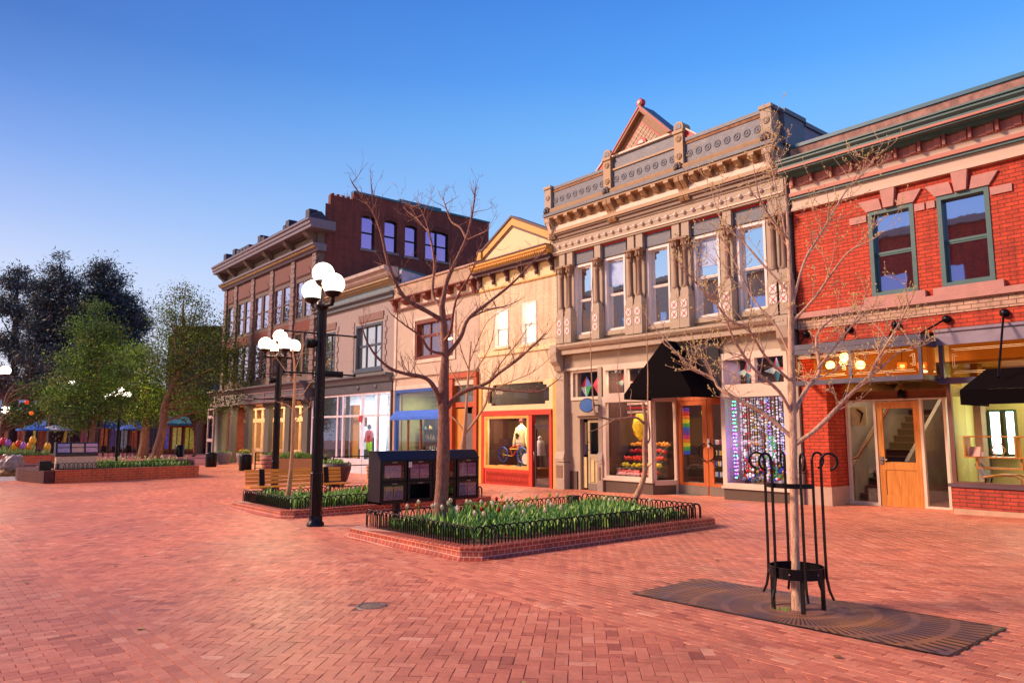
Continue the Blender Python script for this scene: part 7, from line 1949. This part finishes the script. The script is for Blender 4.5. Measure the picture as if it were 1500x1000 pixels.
for k, (px, zz, c_) in enumerate(((41,3.4,'#d83c18'),(49,3.6,'#e0641c'))):
    p = gp(px, 47)
    t = thing('hanging_lantern', ['orange paper lantern hanging at the far left, higher','orange paper lantern hanging at the far left, right-hand'][k], 'lantern', (p.x,p.y,z1_+zz), 'hanging lanterns')
    obj('shade', MB().ball((p.x,p.y,z1_+zz+(.5 if k == 0 else -.4)), .13, 10, 7), mat('lantern'+str(k), c_, .6, emit=c_, es=.4), t)
    obj('cord', MB().tube([(p.x,p.y,z1_+zz+.2),(p.x,p.y,z1_+zz+3)], .01, 4), M_iron, t)

# ================================================================== LEAFY TREES AND CONIFERS
def np_mesh(name, Q, mats, mi, parent, off):
    """Q (n,4,3) quads"""
    n = len(Q)
    me = bpy.data.meshes.new(name)
    me.vertices.add(n*4); me.vertices.foreach_set('co', (Q-np.array(off)).reshape(-1))
    me.loops.add(n*4); me.loops.foreach_set('vertex_index', np.arange(n*4, dtype=np.int32))
    me.polygons.add(n); me.polygons.foreach_set('loop_start', np.arange(0, n*4, 4, dtype=np.int32)); me.polygons.foreach_set('loop_total', np.full(n, 4, dtype=np.int32))
    me.polygons.foreach_set('use_smooth', np.zeros(n, dtype=bool))
    for m_ in mats: me.materials.append(m_)
    me.polygons.foreach_set('material_index', mi.astype(np.int32))
    me.update(calc_edges=True)
    o = bpy.data.objects.new(name, me); COL.objects.link(o)
    if parent: o.parent = parent
    return o
def leaf_mat(name, col, trans=.35):
    if name in MC: return MC[name]
    m = mat(name, col, .6, var=.3, scale=1.2)
    t = m.node_tree; N = t.nodes; L = t.links; b = N['Principled BSDF']
    tr = N.new('ShaderNodeBsdfTranslucent'); tr.inputs[0].default_value = lin(col)
    mx = N.new('ShaderNodeMixShader'); mx.inputs[0].default_value = trans
    L.new(b.outputs[0], mx.inputs[1]); L.new(tr.outputs[0], mx.inputs[2]); L.new(mx.outputs[0], N['Material Output'].inputs[0])
    return m
def crown_tree(label, d, trunk, blobs, mats, wts, seed, nclus, per, lsize, csize, barkm, name='leafy_tree', aspect=.6, droop=0., nbr=30, group=None, cat='tree'):
    rng = np.random.default_rng(seed)
    b0 = gp(trunk[0][0], d)
    t = thing(name, label, cat, tuple(b0), group)
    pts = smooth([(at(px, py, d), r) for px, py, r in trunk]); pts[0] = (b0-Vector((0,0,.1)), pts[0][1])
    m = MB().tube([p for p, r in pts], [r for p, r in pts], 9)
    cen = []; K = d/1073.6
    area_ = np.array([b[2]*b[3] for b in blobs], float); area_ /= area_.sum()
    ids = rng.choice(len(blobs), nclus, p=area_)
    for i in ids:
        bx_, by_, rx, ry = blobs[i]
        v = rng.normal(size=3); v /= np.linalg.norm(v); v *= rng.random()**.4
        p = at(bx_+v[0]*rx, by_+v[1]*ry, d, v[2]*min(rx, ry)*K*.9); cen.append(p)
    tp = [p for p, r in pts]; tr_ = [r for p, r in pts]
    r2 = random.Random(seed)
    for k in range(min(nbr, nclus)):
        c = cen[k]
        below = [i for i in range(len(tp)//4, len(tp)) if tp[i].z < c.z-.3] or [len(tp)-1]
        i = r2.choice(below[-max(3, len(below)//2):]); s_ = tp[i]
        mid = s_.lerp(c, .5)+Vector((r2.uniform(-.3,.3), r2.uniform(-.3,.3), r2.uniform(-.1,.5)))
        r_ = min(tr_[i]*.6, .09)
        q = smooth([(s_, r_), (mid, r_*.6), (c, r_*.2)])
        m.tube([p for p, r in q], [r for p, r in q], 5)
    obj('trunk', m, barkm, t)
    C_ = np.repeat(np.array([tuple(c) for c in cen]), per, axis=0); n = len(C_)
    sc = np.repeat(rng.uniform(.6, 1.4, nclus), per)[:,None]
    off = rng.normal(size=(n,3))*np.array([csize, csize, csize*.6])*sc
    P = C_+off; P[:,2] -= droop*np.abs(off[:,0])
    u = rng.normal(size=(n,3)); u /= np.linalg.norm(u, axis=1)[:,None]
    w_ = rng.normal(size=(n,3)); w_ -= (w_*u).sum(1)[:,None]*u; w_ /= np.linalg.norm(w_, axis=1)[:,None]
    s_ = lsize*rng.uniform(.6,1.4,n)[:,None]
    u *= s_*.5; w_ *= s_*.5*aspect
    Q = np.stack([P-u, P+w_, P+u, P-w_], axis=1)
    cm = rng.choice(len(mats), nclus, p=wts); mi = np.repeat(cm, per)
    sw = rng.random(n) < .25; mi[sw] = rng.choice(len(mats), sw.sum(), p=wts)
    np_mesh('crown', Q, mats, mi, t, tuple(b0))
    return t
G1 = leaf_mat('leaf_mid', '#50722e'); G2 = leaf_mat('leaf_lime', '#86a838'); G3 = leaf_mat('leaf_dark', '#3c5626'); G4 = leaf_mat('leaf_olive', '#6c7236')
BKL = bark('bark_tan', '#5e4030', '#946a50', 3)
crown_tree('leafy green tree with short forked trunk right behind the small newspaper rack', 47, [(133,680,.2),(134,645,.17),(137,622,.15),(139,590,.12),(140,540,.09),(138,480,.05)],
  [(137,455,14,16),(120,480,14,16),(158,485,18,18),(140,500,34,30),(118,545,38,34),(160,540,34,36),(90,585,30,22),(125,590,46,30),(170,590,30,26),(112,622,32,10)], [G1,G2,G3,G4], [.5,.15,.2,.15], 71, 330, 80, .125, .42, BKL)
crown_tree('broad lime-green tree with dark forked trunk between the raised bed and the far shops', 58, [(208,674,.5),(212,650,.36),(214,628,.3),(216,600,.22),(212,560,.14),(205,520,.08)],
  [(205,520,28,22),(190,555,34,34),(225,560,26,34),(180,595,32,24),(215,602,36,20),(240,585,20,22),(165,545,20,28)], [G1,G2,G3], [.4,.4,.2], 72, 300, 80, .145, .5, BKL)
crown_tree('tall leaning tree with thin crown, just left of the corner building', 46, [(225,682,.36),(232,655,.29),(239,625,.24),(241,595,.21),(254,562,.17),(268,535,.13),(270,490,.08),(268,445,.04)],
  [(268,436,18,18),(250,462,22,22),(292,455,20,22),(270,485,38,26),(308,498,30,28),(250,520,28,30),(300,545,42,32),(332,535,24,36),(275,585,30,22),(262,545,30,30),(312,590,30,16),(350,560,16,26),(336,470,7,26),(345,515,12,22)], [G4,G1,G3,G2], [.4,.3,.2,.1], 73, 400, 62, .115, .45, BKL)
crown_tree('low bright tree in front of the timber-fronted shop', 62, [(285,672,.12),(285,640,.1),(284,610,.07)],
  [(285,590,26,18),(262,604,16,12),(300,606,14,10)], [G2,G1], [.7,.3], 74, 70, 36, .2, .45, BKL)
N1 = leaf_mat('needle_dark', '#37443f', .12); N2 = leaf_mat('needle_blue', '#3c4858', .12); N3 = leaf_mat('needle_brown', '#54403a', .12)
BKC = bark('bark_conifer', '#2e1f1c', '#54382c', 2)
crown_tree('thin open conifer at the left edge', 78, [(16,662,.55),(19,600,.4),(21,520,.3),(24,440,.18),(28,400,.06)],
  [(30,402,10,9),(14,415,12,12),(38,420,16,10),(8,450,18,16),(34,465,18,16),(12,500,22,18),(36,520,18,18),(10,555,24,18)], [N1,N2,N3], [.5,.3,.2], 81, 256, 50, .42, .55, BKC, 'conifer', .22)
crown_tree('tallest dark conifer with pointed top behind the green tree', 74, [(108,664,.6),(106,620,.5),(98,560,.4),(94,480,.3),(90,420,.18),(88,385,.06)],
  [(88,380,7,8),(78,395,8,8),(90,402,14,10),(70,420,20,14),(104,425,20,16),(60,445,22,16),(95,455,38,24),(70,480,34,24),(118,485,30,24),(60,515,32,22),(100,525,36,26),(80,560,46,22)], [N1,N2,N3], [.5,.3,.2], 82, 702, 50, .42, .6, BKC, 'conifer', .22)
crown_tree('dark round-topped conifer, right one of the tall group', 76, [(75,664,.55),(100,600,.4),(135,520,.35),(150,450,.25),(152,400,.08)],
  [(150,392,12,9),(138,405,12,10),(165,412,16,12),(150,430,28,16),(175,445,26,16),(135,455,26,20),(190,462,20,14),(170,480,36,20),(205,475,12,14),(140,500,32,28),(185,510,30,22),(155,545,36,24)], [N1,N2,N3], [.5,.35,.15], 83, 702, 50, .42, .6, BKC, 'conifer', .22)
for k, (px, r_, lb) in enumerate(((40,.42,'straight dark trunk left of the blue umbrella'),(75,.5,'dark trunk right of the blue umbrella'))):
    crown_tree('conifer with '+lb, 66+k*4, [(px,668,r_),(px+2,620,r_*.85),(px+6,560,r_*.6),(px+8,520,.1)], [(px+6,560,28,20),(px+10,535,22,18)], [N1,N3], [.6,.4], 90+k, 90, 40, .32, .5, BKC, 'conifer', .22)
crown_tree('green sapling spilling over the left edge', 50, [(-8,676,.2),(4,620,.16),(10,580,.1),(24,560,.05)],
  [(60,600,26,16),(30,612,30,12),(80,570,22,18),(52,572,22,14)], [G4,G1,G3], [.4,.4,.2], 95, 120, 34, .17, .4, BKL)
# round glowing lamps seen through the leaves
for k, (px, py, d) in enumerate(((181,574,66),(105,560,70),(157,580,64),(176,545,72),(8,600,50))):
    p = at(px, py, d); b0 = gp(px, d)
    t = thing('street_lamp', ['small globe lamp glowing through the lime-green tree','small globe lamp glowing between the conifers','small globe lamp glowing behind the forked green tree','small globe lamp highest among the leaves','small globe lamp at the far left edge under the big one'][k], 'street lamp', tuple(b0), 'small globe lamps among the trees')
    obj('globe', MB().ball(tuple(p), .26, 14, 9), M_globe, t)
    obj('pole', MB().tube([tuple(b0), (p.x,p.y,p.z-.2)], .06, 8), M_ironb, t)

# ================================================================== OPPOSITE SIDE OF THE STREET (seen only in reflections)
def opp(x0, x1, h, colm, label):
    t = thing('opposite_building', label, 'building', ((x0+x1)/2, -24, 0))
    holes = []
    w_ = (x1-x0)/4
    for k in range(4):
        for z in (4.4, 8.0, 11.6):
            if z+2 < h: holes.append((x0+w_*(k+.25), x0+w_*(k+.75), z, z+2))
    m = MB(); m.box(x0, x1, -36, -24, -1.5, h)
    obj('wall', m, colm, t)
    for a, b, c, d in holes:
        obj('window', MB().box(a, b, -24, -23.97, c, d), M_glassdk, t)
    for k in range(4): obj('shop_window', MB().box(x0+w_*(k+.1), x0+w_*(k+.9), -24, -23.97, .2, 2.9), mat('opp_window', '#6a4a30', .4, emit='#c88840', es=.5), t)
    obj('cornice', MB().box(x0-.1, x1+.1, -24.0, -23.4, h-.5, h), M_vtan, t)
for a, b, h, mm, lb in ((-82,-60,15.5,M_brk,'dark brick building across the street, far end'),(-60,-45,17,M_stuc,'rose building across the street'),(-45,-30,16.2,M_redpale,'cream brick building across the street'),(-30,-14,17,M_red,'red brick building across the street, near one'),(-14,14,15.5,M_mauve,'mauve building across the street, beside the camera')):
    opp(a, b, h, mm, lb)

# a few dry leaves blown over the paving
rr = random.Random(91)
M_dry = [mat('dry_leaf_a', '#8a5a30', .8), mat('dry_leaf_b', '#b08a58', .8)]
for k in range(34):
    x, y = rr.uniform(-16, -2.5), rr.uniform(1.2, 12)
    z = g(x)+.006; a = rr.uniform(0, 6.3); s_ = rr.uniform(.018, .04)
    m = MB().add([(x+s_*math.cos(a+b), y+s_*.8*math.sin(a+b), z+rr.uniform(0,.012)) for b in (0,.9,1.8,3.1,4.2,5.2)], [(0,1,2,3,4,5)])
    solid('dry_leaf', m, M_dry[k % 2], 'small dry leaf lying on the brick paving', 'leaf', (x,y,z), 'dry leaves on the paving')
# ================================================================== CANDY AND KITE SHOP CONTENTS
rr = random.Random(77)
def kite(name, pts, cols, y, label):
    t = thing(name, label, 'kite', (pts[0][0], y, pts[0][1]), 'kites in the shop windows')
    c = (sum(p[0] for p in pts)/len(pts), sum(p[1] for p in pts)/len(pts))
    for k in range(len(pts)):
        a, b = pts[k], pts[(k+1) % len(pts)]
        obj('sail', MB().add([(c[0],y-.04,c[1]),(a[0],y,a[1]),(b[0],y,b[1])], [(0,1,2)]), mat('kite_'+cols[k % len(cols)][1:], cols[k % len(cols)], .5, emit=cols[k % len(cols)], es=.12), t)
    obj('spar', MB().tube([(pts[0][0],y+.01,pts[0][1]),(pts[2][0],y+.01,pts[2][1])] if len(pts) == 4 else [(c[0],y+.01,c[1]+.3),(c[0],y+.01,c[1]-.3)], .006, 5), M_dark, t)
kite('kite', [(-17.0,3.42),(-16.78,3.1),(-17.0,2.7),(-17.3,3.05)], ['#3858b0','#38a060','#e8e0d0','#c83038'], 17.35, 'red, blue and green diamond kite in the transom over the cream door, left one')
kite('kite', [(-16.45,3.45),(-16.25,3.12),(-16.45,2.74),(-16.72,3.1)], ['#4050b8','#3848a8','#b83048','#d03048'], 17.35, 'red and blue diamond kite in the transom over the cream door, right one')
def star8(cx, cz, r1, r2): return [(cx+(r1 if k % 2 == 0 else r2)*math.sin(k*PI/4), cz+(r1 if k % 2 == 0 else r2)*math.cos(k*PI/4)) for k in range(8)]
for k, (cx, cz, lb) in enumerate(((-15.35,3.12,'left transom beside the gabled awning'),(-11.0,3.17,'right transom, left pane'),(-10.15,3.17,'right transom, right pane'))):
    kite('kite', star8(cx, cz, .36, .13), ['#9ab0a0','#c84038','#e0d8c8','#2a7a88','#28384a','#b8c8b0'], 17.35, 'star-shaped patchwork kite hanging in the '+lb)
# left candy display
t = thing('candy_display', 'tiers of red, yellow and orange sweets in the left shop window', 'display', (-15, 17.8, -.2))
cols = ['#c81c14','#d8b820','#e03820','#b81818','#e08820']
for k in range(5):
    z = .3+k*.21; y = 17.35+k*.14
    obj('tier', MB().box(-15.75, -14.15, y, y+.3, z-.12, z), M_dark, t)
    m = MB()
    for q in range(60): m.ball((rr.uniform(-15.7,-14.2), y+rr.uniform(.02,.25), z+.04+rr.random()*.07), rr.uniform(.035,.06), 6, 4)
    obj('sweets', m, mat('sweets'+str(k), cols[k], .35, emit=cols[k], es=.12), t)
m = MB()
for q in range(30): m.ball((rr.uniform(-15.7,-14.2), 17.2+rr.uniform(0,.1), .32), rr.uniform(.03,.06), 6, 4)
obj('pink_sweets', m, mat('sweets_pink', '#e07a80', .4), t)
t = thing('hanging_fish_kite', 'yellow, red and green fish-shaped kite hanging over the sweets', 'kite', (-15.0,17.6,2.2))
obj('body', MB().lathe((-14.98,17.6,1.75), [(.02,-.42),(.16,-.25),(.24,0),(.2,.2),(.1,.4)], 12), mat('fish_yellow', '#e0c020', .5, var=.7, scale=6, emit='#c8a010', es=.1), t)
obj('tail', MB().prism([(-15.3,1.55),(-14.98,1.3),(-14.66,1.55),(-14.8,1.85),(-15.15,1.85)], 'y', 17.64, 17.66), mat('fish_red', '#c02820', .5), t)
obj('cord', MB().tube([(-14.98,17.6,2.15),(-14.98,17.6,3.5)], .005, 4), M_dark, t)
for k in range(4):
    solid('striped_banner', MB().box(-15.75,-14.9,17.9,17.92,2.05+k*.13,2.12+k*.13), mat('banner_red_pale' if k%2 else 'banner_crimson', '#d8b8a8' if k%2 else '#a81820', .6), ['lowest','second','third','top'][k]+' stripe banner across the back of the left shop window', 'banner', (-15.3,17.9,2.1), 'stripe banners')
# rainbow windsock in the return window
t = thing('rainbow_windsock', 'rainbow striped windsock hanging by the timber doors', 'windsock', (-13.55, 17.9, 2.4))
for k, c_ in enumerate(['#6a38a0','#c82828','#e07820','#e0c828','#38a048','#2858b8','#6a38a0','#c83070','#e07820','#d8c828','#38a048','#2858b8']):
    z = 2.3-k*.115
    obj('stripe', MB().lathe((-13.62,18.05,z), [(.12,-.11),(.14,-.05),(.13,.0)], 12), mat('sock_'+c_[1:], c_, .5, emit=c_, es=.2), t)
for k in range(4):
    z = .25+k*.32
    s_ = thing('sweet_shelf', 'shelf of colourful sweet jars behind the timber doors, '+['lowest','second','third','top'][k], 'shelf', (-12.8,19.2,z), 'sweet jar shelves')
    obj('board', MB().box(-13.7,-11.7,19.0,19.3,z-.03,z), M_dark, s_)
    m = [MB() for _ in range(4)]
    for q in range(30):
        xx = -13.65+q*.065; mm = m[rr.randint(0,3)]; mm.lathe((xx,19.08,z), [(.028,0),(.028,.13),(.015,.15)], 6)
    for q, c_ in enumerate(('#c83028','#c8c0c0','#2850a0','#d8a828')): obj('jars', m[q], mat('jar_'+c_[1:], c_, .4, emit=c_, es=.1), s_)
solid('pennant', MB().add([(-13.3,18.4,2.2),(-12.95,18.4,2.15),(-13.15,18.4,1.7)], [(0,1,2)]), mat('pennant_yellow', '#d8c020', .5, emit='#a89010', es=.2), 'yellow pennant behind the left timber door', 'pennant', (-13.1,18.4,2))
solid('notice', MB().box(-12.62,-12.54,17.715,17.72,1.15,1.4), M_white, 'small white notice between the two ring handles', 'notice', (-12.58,17.7,1.3))
# bead strings and lights in the right window
cols = ['#d8d4d8','#c8c8d0','#e8e4e0','#9aa0b0','#b83038','#3050b0','#30a060','#c8a040']
for k in range(22):
    x = -11.25+k*.07+rr.uniform(-.01,.01); y = 17.14+.1*(k % 3)
    m = MB(); z = 2.45
    zb_ = rr.uniform(.35,.9)
    while z > zb_:
        r_ = rr.choice((.012,.018,.028,.034)); m.ball((x,y,z), r_, 7, 5, rr.randint(0,2)); z -= rr.uniform(.05,.1)
    m.tube([(x,y,2.5),(x,y,zb_)], .003, 4)
    c1, c2, c3 = rr.choice(cols[:4]), rr.choice(cols[:4]), rr.choice(cols)
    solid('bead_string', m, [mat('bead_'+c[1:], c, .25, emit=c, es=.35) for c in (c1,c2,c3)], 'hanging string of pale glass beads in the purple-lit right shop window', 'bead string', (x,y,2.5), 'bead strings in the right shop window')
M_led = {c: emat('led_'+c[1:], c, s) for c, s in (('#7a38ff',14), ('#d850e8',9), ('#38d890',7), ('#4060ff',14))}
for k in range(4):
    x = (-11.33,-11.27,-9.84,-10.3)[k]; m = [MB() for _ in range(4)]
    t = thing('light_string', ['purple and pink light string at the left edge of the right shop window','second light string beside the left edge of the right shop window','blue-violet light string at the right edge of the right shop window','thin coloured light string among the beads'][k], 'light string', (x,17.1,2.5), 'light strings')
    for q in range(22):
        z = .4+q*.095; m[rr.choice((0,0,1,2,3)) if k != 2 else rr.choice((0,3))].ball((x+rr.uniform(-.015,.015),17.1,z), .016 if k != 3 else .01, 7, 5)
    for q, c in enumerate(M_led):
        if m[q].v: obj('bulbs', m[q], M_led[c], t)
    obj('wire', MB().tube([(x,17.11,2.5),(x,17.11,.35)], .004, 4), M_dark, t)
point('window_glow', (-11.1, 17.5, 1.3), 4, (.55,.25,1), .1); point('window_glow', (-9.95, 17.4, 1.3), 3, (.4,.3,1), .1)
m = [MB() for _ in range(5)]
for q in range(130):
    m[q % 5].ball((rr.uniform(-11.2,-9.9), rr.uniform(17.3,17.7), .32+rr.random()**2*.8), rr.uniform(.03,.07), 6, 4, sx=rr.uniform(.6,1.6))
t = thing('trinket_pile', 'heap of red, blue and green trinkets at the foot of the bead curtain', 'trinkets', (-10.6,17.5,.25))
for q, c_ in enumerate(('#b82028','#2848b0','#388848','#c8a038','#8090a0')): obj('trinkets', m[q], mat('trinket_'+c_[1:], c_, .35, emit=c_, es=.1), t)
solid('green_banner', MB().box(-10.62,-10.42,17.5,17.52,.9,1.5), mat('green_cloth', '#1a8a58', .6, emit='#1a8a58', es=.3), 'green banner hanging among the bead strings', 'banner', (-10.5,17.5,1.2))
